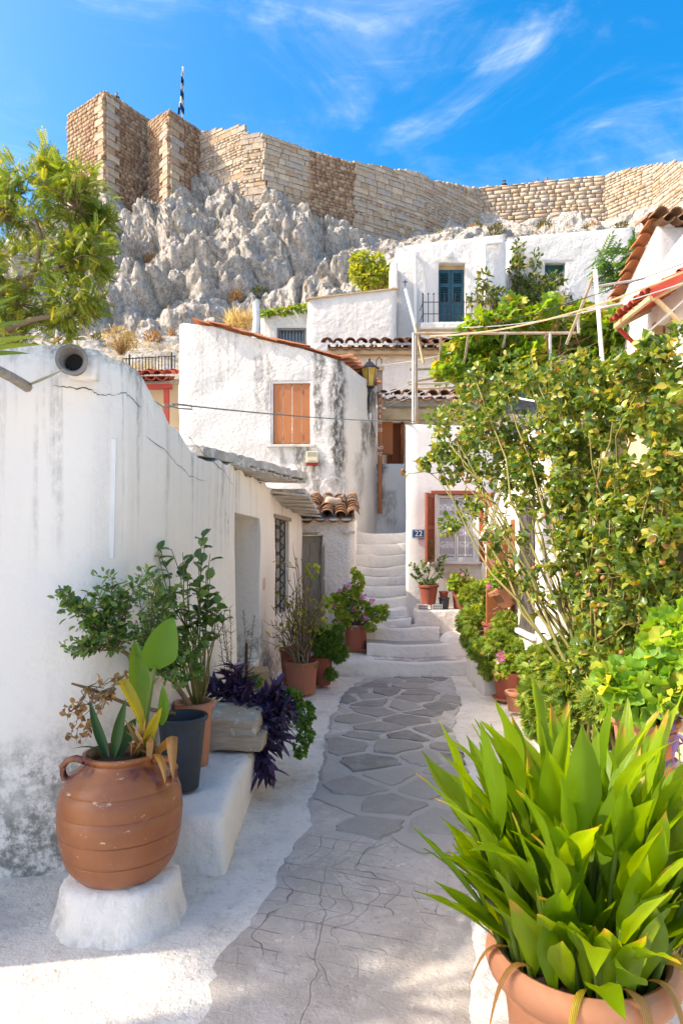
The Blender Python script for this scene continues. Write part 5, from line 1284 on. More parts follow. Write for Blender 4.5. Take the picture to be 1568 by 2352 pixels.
def t_petals(n=5):
    v = [(0,0,0)]; f = []
    for k in range(n):
        a = 2*math.pi*k/n; b = len(v); v += [(.5*math.cos(a-.5), .5*math.sin(a-.5), .2), (.5*math.cos(a+.5), .5*math.sin(a+.5), .2)]; f.append((0, b, b+1))
    return T_(v, f)
def nrmz(a): return a/np.maximum(np.linalg.norm(a, axis=1, keepdims=True), 1e-9)
def leaf_mesh(name, T, P, Y, N, S, rnd):
    tv, tf = T; P = np.asarray(P, float); Y = nrmz(np.asarray(Y, float)); N = np.asarray(N, float); S = np.asarray(S, float)
    X = nrmz(np.cross(Y, N)); Z = np.cross(X, Y)
    V = P[:, None]+S[:, None, None]*(tv[None, :, 0, None]*X[:, None]+tv[None, :, 1, None]*Y[:, None]+tv[None, :, 2, None]*Z[:, None])
    k = len(tv); Fi = (tf[None]+(np.arange(len(P))*k)[:, None, None]).reshape(-1, 3)
    return np_mesh(name, V.reshape(-1, 3), Fi, np.repeat(rnd, len(tf)))
def bez(a, b, sag, n=7, wig=0., rg=None):
    a = np.asarray(a, float); b = np.asarray(b, float); m = (a+b)/2+np.asarray(sag, float); out = []
    for i in range(n):
        t = i/(n-1); p = (1-t)**2*a+2*t*(1-t)*m+t*t*b
        if wig and 0 < i < n-1: p = p+rg.normal(0, wig, 3)
        out.append(p)
    return np.array(out)
def in_ball(c, r, n, rg, shell=.0):
    """random points in an ellipsoid, denser towards its outside"""
    d = nrmz(rg.normal(size=(n, 3))); rad = rg.uniform(shell, 1, n)**(1/2.2)
    return np.asarray(c)+d*rad[:, None]*np.asarray(r)
def foliage(name, parent, mat, T, clumps, n, size, rg, up=.6, out=.8, flat=.5, sizevar=.35, shell=.25, extra=None, centre=None, droop=0.):
    """leaves scattered through clumps [(centre, radii, weight)]; leaves point away from the clump centre"""
    P = []; Y = []; N = []
    wts = np.array([c[2] if len(c) > 2 else np.prod(c[1])**(2/3) for c in clumps], float); wts /= wts.sum()
    for (c, w) in zip(clumps, wts):
        k = max(1, int(n*w)); p = in_ball(c[0], c[1], k, rg, shell); P.append(p)
        o = nrmz((p-np.asarray(c[0]))/np.asarray(c[1]))
        Y.append(out*o+rg.normal(0, .55, (k, 3))+np.array([0, 0, -droop])); N.append(o*(1-flat)+np.array([0, 0, up])+rg.normal(0, .42, (k, 3)))
    P = np.concatenate(P); Y = np.concatenate(Y); N = np.concatenate(N); S = size*rg.uniform(1-sizevar, 1+sizevar, len(P))
    me = leaf_mesh(name, T, P, Y, N, S, rg.uniform(0, 1, len(P)))
    return obj(name, me, mat, parent, kind='stuff')
def twig_set(base_fn, clumps, n, rg, r0=.008, r1=.002, sag=.1, wig=.012, segs=7, sides=5):
    b = MB(); lines = []
    for k in range(n):
        c = clumps[k % len(clumps)]; e = in_ball(c[0], c[1], 1, rg, .4)[0]; a = np.asarray(base_fn(k, e), float)
        L = np.linalg.norm(e-a); pts = bez(a, e, np.array([rg.normal(0, abs(sag)*.5), rg.normal(0, abs(sag)*.5), sag])*L, segs, wig, rg)
        b.tube([Vector(p) for p in pts], [r0+(r1-r0)*i/(segs-1) for i in range(segs)], sides, False); lines.append(pts)
    return b, lines
def leaves_along(name, parent, mat, T, lines, per, size, rg, start=.3, up=.7, ang=1.0, sizevar=.35, spread=.0, droop=0.):
    P = []; Y = []; N = []
    for L in lines:
        m = len(L); ts = rg.uniform(start, 1, per)
        for t in ts:
            f = t*(m-1); i = min(int(f), m-2); p = L[i]+(L[i+1]-L[i])*(f-i); d = L[i+1]-L[i]; d = d/max(np.linalg.norm(d), 1e-9)
            s = rg.normal(size=3); s -= d*s.dot(d); s /= max(np.linalg.norm(s), 1e-9)
            P.append(p+s*spread*rg.uniform(0, 1)); Y.append(d*.7+s*ang+np.array([0, 0, -droop])); N.append(np.array([0, 0, up])+rg.normal(0, .35, 3)+.2*d)
    P = np.array(P); me = leaf_mesh(name, T, P, np.array(Y), np.array(N), size*rg.uniform(1-sizevar, 1+sizevar, len(P)), rg.uniform(0, 1, len(P)))
    return obj(name, me, mat, parent, kind='stuff')
def flowers(parent, mat, pts, size, rg, name='blossom'):
    for p in pts:
        k = 14; q = np.asarray(p)+rg.normal(0, size*.42, (k, 3)); o = nrmz(rg.normal(size=(k, 3))+np.array([0, -.4, .6]))
        me = leaf_mesh(name, t_petals(), q, nrmz(rg.normal(size=(k, 3))), o, np.full(k, size*.75), rg.uniform(0, 1, k)); obj(name, me, mat, parent)
def pot(parent, c, h, rt, rb, mat, rim=.012, rimh=.04, n=28, ov=(1,1), soil=True, name='pot', fluted=0):
    """flower pot standing at c; returns the soil height"""
    prof = [(rb*.9, 0), (rb, .004), (rb+(rt-rb)*.5, h*.5), (rt-rim*.4, h-rimh), (rt+rim, h-rimh+.004), (rt+rim*1.15, h-.006), (rt+rim*.7, h), (rt-.012, h), (rt-.018, h-.03), (rt-.022, h-.06)]
    b = MB(); b.lathe(prof, n, c, ov); o = b.build(name, mat, parent, sm=35)
    if soil:
        b = MB(); r = rt-.02; b.lathe([(r, h-.055), (r*.6, h-.04), (0, h-.035)], 18, c, ov); b.build('soil', M_SOIL, parent, sm=60)
    return c[2]+h-.04
M_SOIL = plain('potting_soil', (.045, .032, .022), .95, .15, 60, .8)
M_TERRA = plain('terracotta', (.50, .22, .125), .75, .08, 30, .25, c2=(.44, .185, .10), wear=((.62,.44,.34), .66), wscale=5)
M_TERRA_D = plain('worn_red_pot', (.34, .095, .06), .7, .08, 30, .25, c2=(.28, .075, .05), wear=((.60,.54,.50), .66), wscale=6)
M_TERRA_O = plain('old_terracotta', (.40, .155, .095), .8, .1, 30, .3, c2=(.34, .13, .085), wear=((.56,.40,.33), .60), wscale=4)
M_TWIG = plain('brown_twig', (.20, .13, .075), .85, .15, 60, .4, c2=(.28, .20, .12))
M_GTWIG = plain('green_cane', (.17, .17, .045), .6, .15, 60, .2, c2=(.24, .18, .06))
M_STEMG = plain('green_stem', (.12, .19, .03), .5, .1)
M_DRY = plain('dry_brown_leaf', (.30, .16, .06), .8, .15, 40, .3, c2=(.42, .26, .10))
G = lambda *s: [(i/(len(s)-1), c) for i, c in enumerate(s)]
L_ROSE = leafmat('rose_leaf', [(0,(.038,.080,.02)),(.38,(.085,.145,.026)),(.70,(.155,.20,.03)),(.90,(.26,.24,.038)),(.97,(.32,.25,.05)),(1,(.28,.12,.05))], .32, .30, .5)
L_VINE = leafmat('vine_leaf', [(0,(.05,.11,.016)),(.45,(.10,.19,.022)),(.8,(.19,.26,.03)),(.93,(.33,.27,.04)),(1,(.36,.15,.04))], .45, .4, .4)
L_TREE = leafmat('ailanthus_leaf', [(0,(.055,.10,.018)),(.5,(.115,.165,.022)),(.85,(.19,.22,.03)),(1,(.28,.25,.04))], .42, .38, .45)
L_DARK = leafmat('dark_glossy_leaf', G((.034,.080,.022),(.07,.14,.03),(.14,.20,.04)), .30, .28, .55)
L_GER = leafmat('geranium_leaf', [(0,(.09,.17,.025)),(.5,(.16,.25,.03)),(.85,(.27,.32,.05)),(1,(.38,.32,.08))], .38, .5, .3)
L_FEATH = leafmat('feathery_leaf', [(0,(.09,.16,.03)),(.5,(.16,.24,.04)),(.85,(.26,.31,.05)),(1,(.30,.26,.06))], .35, .5, .3)
L_PARS = leafmat('curly_leaf', G((.035,.085,.015),(.07,.15,.02),(.12,.20,.03)), .3, .45, .4)
L_PURP = leafmat('purple_leaf', G((.018,.010,.026),(.045,.024,.058),(.085,.048,.10)), .12, .45, .35, (1.5,.6,1.3))
L_YEL = leafmat('yellow_green_leaf', G((.12,.16,.02),(.20,.24,.03),(.30,.28,.05)), .4, .5, .3)
L_DRYL = leafmat('dry_leaf', G((.16,.08,.035),(.28,.16,.06),(.38,.25,.10)), .25, .7, .2, (1.4,1.1,.7))
L_STRAW = leafmat('straw', G((.34,.23,.09),(.46,.32,.13),(.55,.42,.20)), .2, .8, .1, (1.2,1.1,.8))
L_JAS = leafmat('climber_leaf', [(0,(.03,.06,.018)),(.5,(.07,.11,.025)),(.8,(.15,.17,.03)),(1,(.34,.25,.06))], .3, .4, .4)
L_PINK = leafmat('pink_petal', G((.55,.08,.25),(.70,.18,.36),(.78,.36,.50)), .3, .6, .2, (1.2,.8,1.0))
L_WHITEF = leafmat('white_petal', G((.6,.62,.66),(.75,.76,.78)), .25, .6, .2, (1,1,1))
L_HIP = plain('rose_hip', (.42, .17, .06), .5, .15, 30, .1, c2=(.28, .15, .06))
def rgn(s): return np.random.default_rng(s)
def strap(name, pts, w, mat, parent, side=(1,0,0), fold=.3, n=12, peak=.45, tip=1.):
    """one long leaf along a curve: width w, folded along its midrib"""
    P = [Vector(p) for p in pts]
    def at(t):
        m = len(P)-1
        if m == 2: return (1-t)**2*P[0]+2*t*(1-t)*P[1]+t*t*P[2]
        f = t*m; i = min(int(f), m-1); return P[i].lerp(P[i+1], f-i)
    V = []; side = Vector(side)
    for i in range(n+1):
        t = i/n; c = at(t); d = (at(min(1, t+.03))-at(max(0, t-.03))).normalized(); s = (side-d*side.dot(d)).normalized(); u = s.cross(d)
        ww = w*.5*(math.sin(math.pi*min(1, t/peak)*.5)*.75+.25 if t < peak else math.cos((t-peak)/(1-peak)*math.pi/2)**.75)
        if i == n: ww = .0005
        V += [c-s*ww+u*ww*fold, c-s*ww*.5+u*ww*fold*.4, c, c+s*ww*.5+u*ww*fold*.4, c+s*ww+u*ww*fold]
    Fc = [(i*5+k, i*5+k+1, i*5+k+6, i*5+k+5) for i in range(n) for k in range(4)]
    b = MB(); b.add(V, Fc); me = bpy.data.meshes.new(name); me.from_pydata(b.v, [], b.f); me.update(); smooth(me)
    return obj(name, me, mat, parent)
OL_GREEN = objleafmat('broad_leaf', (.10, .24, .02), (.19, .33, .03), .42)
OL_YEL = objleafmat('yellowing_leaf', (.42, .36, .03), (.50, .42, .05), .4)
OL_DK = objleafmat('dark_strap_leaf', (.03, .09, .02), (.06, .14, .03), .25)
OL_BROWN = objleafmat('withered_leaf', (.36, .18, .05), (.50, .30, .09), .25)

# ---------------------------------------------------------------- jar with its plant
def jar_mat():
    t = NT('glazed_jar'); X = t.sep()
    col = t.mix(t.ramp(t.noise(2.2, 6, .6, t.mapped((1,1,.4))), .3, .7), (.37, .135, .045), (.25, .082, .032))
    col = t.mix(t.ramp(t.noise(1.4, 6, .7, t.mapped((1,1,.5), loc=(5,0,2))), .45, .7, 0, .55), col, (.20, .075, .035))
    run = t.math('ADD', X[2], t.math('MULTIPLY_ADD', t.noise(9, 5, .6, t.mapped((1,1,.25))), .22, -.11))
    gl = t.math('MULTIPLY', t.ramp(run, .60, .68), t.ramp(t.noise(4.5, 3), .44, .62))
    col = t.mix(gl, col, (.11, .022, .018))
    col = t.mix(t.math('MULTIPLY', t.ramp(t.noise(11, 7, .75, t.mapped((1,1,2))), .63, .66), .7), col, (.66, .55, .44))
    col = t.mix(t.math('MULTIPLY', t.ramp(t.noise(55, 4, .7), .66, .72), .6), col, (.7, .6, .5))
    dz = t.math('MULTIPLY', t.ramp(t.math('ADD', X[2], t.math('MULTIPLY', t.noise(7, 5, .7), .10)), .235, .262, 1, 0), .9)
    col = t.mix(dz, col, (.60, .48, .30))
    return t.fin(col, t.mix(gl, (.42,)*3, (.16,)*3), t.bump(t.noise(22, 5, .6), .2, .01), .5)
JC = Vector((-1.016, 3.15, .20)); jar = thing('storage_jar', 'big orange-brown glazed storage jar with two small handles', 'jar', JC)
prof = [(.172,0),(.186,.008),(.215,.045),(.236,.08),(.2475,.118),(.2445,.122),(.249,.128),(.260,.18),(.265,.225),(.2615,.229),(.2665,.236),(.270,.29),(.2685,.335),(.2645,.339),(.267,.346),(.262,.40),(.250,.438),(.2455,.441),(.2465,.447),(.226,.48),(.195,.512),(.168,.534),(.155,.548),(.152,.558),(.160,.570),(.166,.580),(.163,.592),(.150,.594),(.138,.582),(.132,.55),(.13,.53)]
prof = [(r_*1.03, z_*.93) for r_, z_ in prof]; M_JAR = jar_mat(); b = MB(); b.lathe(prof, 48, JC); b.build('body', M_JAR, jar, sm=50)
for s in (-1, 1):
    b = MB(); b.tube([JC+Vector((s*r*1.03, -.03, z*.93)) for r, z in ((.155,.556),(.19,.568),(.228,.558),(.250,.525),(.246,.488),(.236,.462))], [.017,.016,.015,.015,.016,.018], 10); b.build('handle', M_JAR, jar, sm=60)
b = MB(); b.lathe([(.130,.505),(.08,.52),(0,.525)], 18, JC); b.build('soil', M_SOIL, jar, sm=60)
el = thing('elephant_ear', 'elephant ear plant with one big upright leaf growing in the jar', 'plant', JC+Vector((0,0,.56)))
zj = JC.z+.55; J = lambda px, py, d=3.0: D(px, py, d+.14)
b = MB(); b.tube([J(318,1745), J(335,1650), J(350,1560), J(362,1505)], [.016,.014,.010,.006], 8); b.build('stalk', M_STEMG, el, sm=60)
strap('leaf', [J(356,1535), J(368,1480,2.94), J(398,1418,2.97)], .155, OL_GREEN, el, (1,.25,.1), .35, 14, .35)
strap('leaf', [J(320,1660), J(318,1560,3.08), J(308,1470,3.1)], .10, OL_GREEN, el, (1,.8,0), .5, 14, .5)
strap('leaf', [J(330,1740), J(322,1650,2.97), J(298,1600,2.94), J(276,1560,2.95), J(284,1568,2.92)], .06, OL_YEL, el, (.6,1,.3), .5, 14, .55)
strap('leaf', [J(330,1735), J(345,1660,2.95), J(372,1625,2.9)], .05, OL_YEL, el, (1,.3,0), .6, 12, .4)
strap('leaf', [J(372,1665), J(380,1630,2.98), J(374,1575,2.96)], .05, OL_GREEN, el, (1,.2,0), .4, 10, .5)
strap('leaf', [J(250,1740), J(225,1690,3.05), J(206,1608,3.05)], .045, OL_DK, el, (1,.4,0), .5, 12, .4)
strap('leaf', [J(262,1740), J(268,1680,3.02), J(290,1606,3.05)], .05, OL_DK, el, (1,.3,0), .5, 12, .4)
strap('leaf', [J(270,1740), J(285,1690,3.1), J(312,1650,3.15)], .07, OL_DK, el, (.7,.7,0), .3, 12, .5)
strap('leaf', [J(235,1740), J(225,1705,3.05), J(165,1720,3.0)], .014, OL_DK, el, (0,1,.3), .3, 10, .3)
strap('leaf', [J(355,1735), J(385,1700,2.93), J(395,1690,2.88), J(398,1790,2.78)], .06, OL_BROWN, el, (1,.3,0), .5, 12, .5)
strap('leaf', [J(345,1740), J(372,1705,2.9), J(380,1800,2.76)], .035, OL_BROWN, el, (1,.3,0), .5, 12, .5)
rg = rgn(3); b = MB()
for k in range(26):                                   # papery remains round the stalk
    a = J(300+rg.uniform(0, 55), 1742, 3.0+rg.uniform(-.07, .07)); e = J(285+rg.uniform(0, 90), 1742-rg.uniform(25, 95), 2.95+rg.uniform(-.08, .1)); m = (a+e)/2+Vector((rg.normal(0,.02), rg.normal(0,.02), .02)); s = Vector((rg.normal(), rg.normal(), 0)).normalized()*.012
    b.add([a-s, a+s, m+s*1.4, m-s*1.4, e], [(0,1,2,3), (3,2,4)])
b.build('withered_sheaths', M_DRY, el)
# ---------------------------------------------------------------- bucket, pot and shrubs behind the jar
BK = Vector((-.905, 3.88, .325)); bu = thing('bucket', 'scuffed black plastic bucket on the white ledge behind the jar', 'bucket', BK)
M_BUCK = plain('black_plastic', (.032, .038, .048), .5, .1, 40, .2, c2=(.055, .068, .085), wear=((.45,.47,.48), .665), wscale=7)
b = MB(); b.lathe([(.088,0),(.094,.005),(.131,.385),(.146,.388),(.148,.405),(.143,.412),(.133,.41),(.128,.38),(.122,.30)], 32, BK); b.build('shell', M_BUCK, bu, sm=40)
b = MB(); b.lathe([(.121,.30),(.06,.315),(0,.32)], 18, BK); b.build('soil', M_SOIL, bu, sm=60)
PB = Vector((-.925, 4.30, .32)); pb_ = thing('flower_pot', 'terracotta pot behind the black bucket holding a leafy rose and shrub', 'flower pot', PB); zs_ = pot(pb_, PB, .40, .115, .085, M_TERRA)
sl_ = thing('stone_slab', 'rough ochre stone slab lying on the ledge by the purple plant', 'stone', (-.72, 4.72, .35))
M_OCHRE = plain('ochre_stone', (.46, .33, .20), .85, .1, 18, .8, c2=(.56, .50, .43), wear=((.68,.64,.58), .55), aniso=(2,2,14))
blob_block('upper_stone', (-.73, 4.74, .49), (.34, .46, .13), None, None, M_OCHRE, .4, 21, .03, sl_); blob_block('lower_stone', (-.70, 4.78, .40), (.38, .50, .12), None, None, M_OCHRE, .4, 22, .03, sl_)
shb = thing('shrub', 'airy small-leaved green shrub leaning left above the jar', 'shrub', PB+Vector((0,0,.36))); rg = rgn(21)
cl_ = [(D(190,1410,3.2),(.09,.08,.07)),(D(148,1372,3.2),(.05,.05,.045)),(D(240,1350,3.25),(.10,.08,.08)),(D(300,1400,3.3),(.13,.10,.10)),(D(355,1440,3.42),(.11,.10,.10)),(D(335,1335,3.35),(.07,.06,.06)),(D(165,1485,3.2),(.04,.05,.04)),(D(285,1480,3.3),(.10,.08,.07)),(D(395,1530,3.6),(.10,.10,.10)),(D(225,1440,3.22),(.08,.08,.06)),(D(400,1370,3.5),(.05,.06,.06))]
hub = [np.array(PB+Vector((0,-.05,.36))), np.array(D(345,1530,3.7)), np.array(D(270,1490,3.35))]
b = MB(); b.tube([Vector(hub[0]), Vector(hub[0]).lerp(Vector(hub[1]), .5)+Vector((0,0,.05)), Vector(hub[1]), Vector(hub[2])], [.016,.015,.013,.010], 8)
b.tube([D(400,1640,3.95), D(300,1620,3.5), D(200,1580,3.25), D(165,1570,3.2)], [.012,.010,.008,.005], 7); b.build('trunk', M_TWIG, shb, sm=60)
tw_, ln_ = twig_set(lambda k, e: hub[2] if e[0] < -1.0 else hub[1], cl_, 60, rg, .005, .0015, .10, .008); tw_.build('twigs', M_TWIG, shb, sm=60)
leaves_along('foliage', shb, L_DARK, t_oval(.5, .08), ln_, 26, .036, rg, .35, .7, .9, spread=.012)
foliage('outer_foliage', shb, L_DARK, t_oval(.5, .08), cl_, 420, .036, rg)
cl_ = [(D(160,1640,3.2),(.06,.05,.05)),(D(210,1600,3.22),(.07,.05,.05)),(D(190,1690,3.2),(.06,.05,.05)),(D(250,1620,3.25),(.06,.05,.06)),(D(280,1560,3.3),(.06,.05,.05))]
tw_, ln_ = twig_set(lambda k, e: np.array(D(200+60*(k % 2),1578,3.27)), cl_, 26, rg, .003, .001, -.12, .010); tw_.build('dead_twigs', M_TWIG, shb, sm=60)
leaves_along('dead_leaves', shb, L_DRYL, t_oval(.7, .2), ln_, 6, .028, rg, .3, .2, 1.)
ro = thing('rose_bush', 'tall young rose with large dark leaves against the left wall', 'rose', PB+Vector((.02,.02,.36))); rg = rgn(22)
cl_ = [(D(380,1262,4.0),(.06,.06,.05)),(D(450,1280,4.05),(.10,.08,.08)),(D(492,1330,4.1),(.08,.08,.09)),(D(505,1395,4.15),(.05,.06,.05)),(D(400,1370,4.0),(.09,.08,.08)),(D(440,1350,4.0),(.09,.08,.09)),(D(470,1235,4.05),(.04,.05,.05)),(D(330,1310,3.6),(.03,.04,.04))]
tw_, ln_ = twig_set(lambda k, e: np.array(PB+Vector((.02*(k % 3), .02, .36))), cl_, 22, rg, .007, .002, .06, .012); tw_.build('canes', M_GTWIG, ro, sm=60)
leaves_along('foliage', ro, L_DARK, t_oval(.62, .1, .05), ln_, 8, .078, rg, .60, .8, .9, droop=.2)
cl_ = [(D(420,1530,3.9),(.10,.09,.09)),(D(390,1500,3.85),(.09,.08,.08)),(D(440,1480,4.0),(.07,.07,.07))]
foliage('low_foliage', ro, L_DARK, t_oval(.55, .1), cl_, 380, .045, rg)
# ---------------------------------------------------------------- purple plant and neighbours on the ledge
pu = thing('purple_heart', 'dark purple trailing plant spilling over the end of the ledge', 'plant', (-.6, 4.9, .4)); rg = rgn(23)
cl_ = [(D(500,1575,5.0),(.10,.10,.09)),(D(560,1590,5.0),(.11,.10,.09)),(D(610,1640,4.85),(.13,.11,.11)),(D(650,1680,4.75),(.10,.10,.10)),(D(600,1715,4.7),(.10,.09,.10)),(D(605,1765,4.62),(.07,.07,.06)),(D(560,1650,4.8),(.12,.1,.09)),(D(640,1590,4.95),(.07,.07,.07)),(D(540,1540,5.1),(.07,.06,.07)),(D(670,1640,4.8),(.06,.06,.06))]
tw_, ln_ = twig_set(lambda k, e: np.array((-.68+.02*(k % 4), 4.95, .45)), cl_, 70, rg, .006, .004, .12, .008); tw_.build('stems', plain('purple_stem', (.06,.03,.06), .5), pu, sm=60)
leaves_along('foliage', pu, L_PURP, t_lance(.26, .22, 4), ln_, 11, .13, rg, .35, .8, .85, droop=.05)
cu = thing('curly_geranium', 'curly-leaved green plant hanging beside the purple plant', 'plant', (-.5, 5.1, .35)); rg = rgn(24)
cl_ = [(D(668,1605,5.0),(.08,.08,.06)),(D(695,1640,4.95),(.08,.08,.08)),(D(703,1690,4.9),(.05,.06,.05)),(D(690,1720,4.85),(.04,.05,.05)),(D(585,1565,5.3),(.05,.05,.04))]
tw_, ln_ = twig_set(lambda k, e: np.array((-.55, 5.15, .4)), cl_, 24, rg, .004, .002, .2, .006); tw_.build('stems', M_STEMG, cu, sm=60); foliage('foliage', cu, L_PARS, t_round(9, .3, .2), cl_, 520, .036, rg)
for (base, tops, lab, s_) in (((-.84, 5.25, .42), [(505,1375),(492,1400),(528,1395),(515,1440)], 'wispy grey-green upright herb in front of the doorway jamb', 31), ((-.80, 5.6, .42), [(560,1400),(585,1415),(570,1450)], 'wispy grey-green herb standing inside the open doorway', 32)):
    rg = rgn(s_); h_ = thing('wispy_herb', lab, 'plant', base); lines = []; b = MB()
    for (px, py) in tops:
        pts = bez(base, np.array(D(px, py, base[1]+.05)), (rg.normal(0,.03), 0, .03), 9, .006, rg); lines.append(pts); b.tube([Vector(p) for p in pts], [.004-.0003*i for i in range(9)], 5)
    b.build('stems', M_TWIG, h_); leaves_along('foliage', h_, leafmat('herb_leaf', G((.06,.09,.05),(.11,.14,.08)), .2, .6, .2) if s_ == 31 else bpy.data.materials['herb_leaf'], t_needle(), lines, 95, .05, rg, .12, .3, 1.2)
b = MB(); b.box((-.80, 6.1, .50), (.30, .26, .19), Matrix.Rotation(.15, 3, 'Z')); cbx = b.build('cardboard_box', plain('cardboard', (.42,.28,.15), .85, .06), bev=.004); tag(cbx, 'brown cardboard box on the ledge in front of the doorway', 'box')
b = MB(); b.bar(D(566,1570,5.35), D(566,1478,5.45), .022, .022); tag(b.build('iron_stake', plain('rusty_iron', (.12,.045,.03), .8)), 'rusty upright iron stake between the purple plant and the box', 'stake')
# ---------------------------------------------------------------- dry shrub pots
P1 = Vector((-.455, 7.75, .03)); p1_ = thing('flower_pot', 'faded terracotta pot with matted dry roots, holding the bare shrub', 'flower pot', P1); z1 = pot(p1_, P1, .36, .185, .155, M_TERRA_O, rim=.006, rimh=.02)
P2 = Vector((-.55, 8.2, .05)); p2_ = thing('flower_pot', 'larger brown pot hidden behind the bare shrub pot', 'flower pot', P2); z2 = pot(p2_, P2, .42, .19, .15, M_TERRA_O)
rg = rgn(25); b = MB()
for k in range(60):
    a = rg.uniform(0, 6.28); p = P1+Vector((.187*math.cos(a), .187*math.sin(a), .355)); b.tube([p, p+Vector((.012*math.cos(a), .012*math.sin(a), -.02)), p+Vector((rg.normal(0,.02)+.008*math.cos(a), .012*math.sin(a), -rg.uniform(.04,.12)))], .002, 4)
b.build('matted_roots', M_DRY, p1_)
ds = thing('bare_shrub', 'almost leafless shrub of thin brown canes in the faded pot', 'shrub', P1+Vector((0,0,.33))); rg = rgn(26)
cl_ = [(D(640,1400,7.7),(.15,.15,.2)),(D(690,1280,7.8),(.2,.2,.25)),(D(720,1330,7.9),(.15,.15,.25)),(D(740,1400,7.9),(.12,.12,.2)),(D(660,1340,7.7),(.15,.15,.2)),(D(700,1430,7.8),(.18,.18,.15)),(D(625,1440,7.7),(.06,.06,.1))]
tw_, ln_ = twig_set(lambda k, e: np.array(P1+Vector((rg.uniform(-.08,.08), rg.uniform(-.08,.08), .33))), cl_, 34, rg, .011, .003, .05, .018, 9); 
ln2 = []
for L in ln_:
    for j in range(4):
        i = rg.integers(3, 8); e = L[i]+np.array([rg.normal(0,.10), rg.normal(0,.08), abs(rg.normal(.12,.08))]); q = bez(L[i], e, (rg.normal(0,.02), 0, -.02), 5, .008, rg); tw_.tube([Vector(p) for p in q], [.005,.004,.003,.002,.0015], 4, False); ln2.append(q)
tw_.build('canes', M_TWIG, ds, sm=60); leaves_along('sparse_leaves', ds, L_YEL, t_oval(.6, .15), ln2[40:]+ln_[20:], 2, .05, rg, .3, .5, 1.)
cl_ = [(D(720,1310,8.0),(.09,.09,.09)),(D(735,1440,8.0),(.10,.10,.12)),(D(750,1390,8.1),(.07,.08,.1))]
foliage('leafy_side', ds, L_GER, t_round(9, .2), cl_, 110, .05, rg)
P3 = Vector((-.23, 8.15, .04)); p3_ = thing('flower_pot', 'red plastic pot with the bright parsley-leaved geranium', 'flower pot', P3); z3 = pot(p3_, P3, .34, .125, .10, M_TERRA_D)
pg = thing('parsley_geranium', 'bushy bright green fine-leaved geranium next to the bare shrub', 'plant', P3+Vector((0,0,.3))); rg = rgn(27)
cl_ = [(D(750,1480,8.1),(.19,.17,.15)),(D(728,1460,8.1),(.11,.1,.10)),(D(778,1500,8.1),(.10,.1,.10)),(D(760,1550,8.05),(.07,.07,.06)),(D(775,1450,8.15),(.08,.08,.08))]
tw_, ln_ = twig_set(lambda k, e: np.array(P3+Vector((0,0,.3))), cl_, 26, rg, .005, .002, .1, .006); tw_.build('stems', M_STEMG, pg, sm=60); foliage('foliage', pg, L_PARS, t_feather(5), cl_, 1500, .055, rg)
# ---------------------------------------------------------------- pink geranium on the ledge
P4 = Vector((.19, 9.45, .27)); hb = []
M_BRICKO = plain('orange_hollow_brick', (.52,.27,.12), .85, .1); M_BRICKW = plain('whitewashed_brick', (.72,.70,.67), .85, .05)
def hollow_brick(c, size, mat, label, rows=2, cols=5):
    t = thing('hollow_brick', label, 'brick', c-Vector((0,0,size[2]/2))); w, d, h = size; b = MB(); cw, ch = w/cols, h/rows; fx_, fz = cw*.3, ch*.3
    for i in range(cols+1): b.box(c+Vector((-w/2+cw*i, 0, 0)), (fx_, d, h))
    for j in range(rows+1): b.box(c+Vector((0, 0, -h/2+ch*j)), (w+fx_, d-.002, fz))
    b.build('web', mat, t); b = MB(); b.box(c+Vector((0, .01, 0)), (w-.004, d-.06, h-.004)); b.build('core', M_DARK, t)
hollow_brick(Vector((.12, 9.42, .242)), (.14, .22, .055), M_BRICKO, 'orange hollow brick under the left of the pink geranium pot'); hollow_brick(Vector((.27, 9.42, .242)), (.14, .22, .055), M_BRICKO, 'orange hollow brick under the right of the pink geranium pot')
p4_ = thing('flower_pot', 'peeling red pot raised on bricks with a pink geranium', 'flower pot', P4)
M_PEEL = plain('peeling_red_pot', (.36, .11, .07), .75, .08, 30, .3, c2=(.30,.09,.06), wear=((.58,.57,.55), .53), wscale=4); pot(p4_, P4, .34, .15, .155, M_PEEL, rim=.004, rimh=.02)
pk = thing('pink_geranium', 'straggly geranium with pink blossoms beside the stairs', 'geranium', P4+Vector((0,0,.3))); rg = rgn(28)
cl_ = [(D(772,1388,9.4),(.13,.13,.12)),(D(805,1372,9.45),(.15,.14,.13)),(D(822,1338,9.5),(.08,.08,.10)),(D(830,1402,9.35),(.14,.13,.11)),(D(870,1410,9.3),(.11,.10,.09)),(D(788,1420,9.3),(.13,.13,.09)),(D(816,1316,9.5),(.035,.04,.05)),(D(885,1400,9.3),(.04,.05,.05)),(D(850,1440,9.25),(.05,.06,.05))]
tw_, ln_ = twig_set(lambda k, e: np.array(P4+Vector((rg.uniform(-.06,.06), rg.uniform(-.06,.06), .3))), cl_, 40, rg, .008, .003, .06, .014); tw_.build('stems', M_TWIG, pk, sm=60); foliage('foliage', pk, L_GER, t_round(11, .2), cl_, 1050, .058, rg)
flowers(pk, L_PINK, [D(778,1355,9.3), D(831,1374,9.3), D(855,1382,9.25), D(763,1392,9.25), D(838,1420,9.2), D(780,1430,9.2), D(800,1345,9.35), D(812,1398,9.25)], .055, rg)
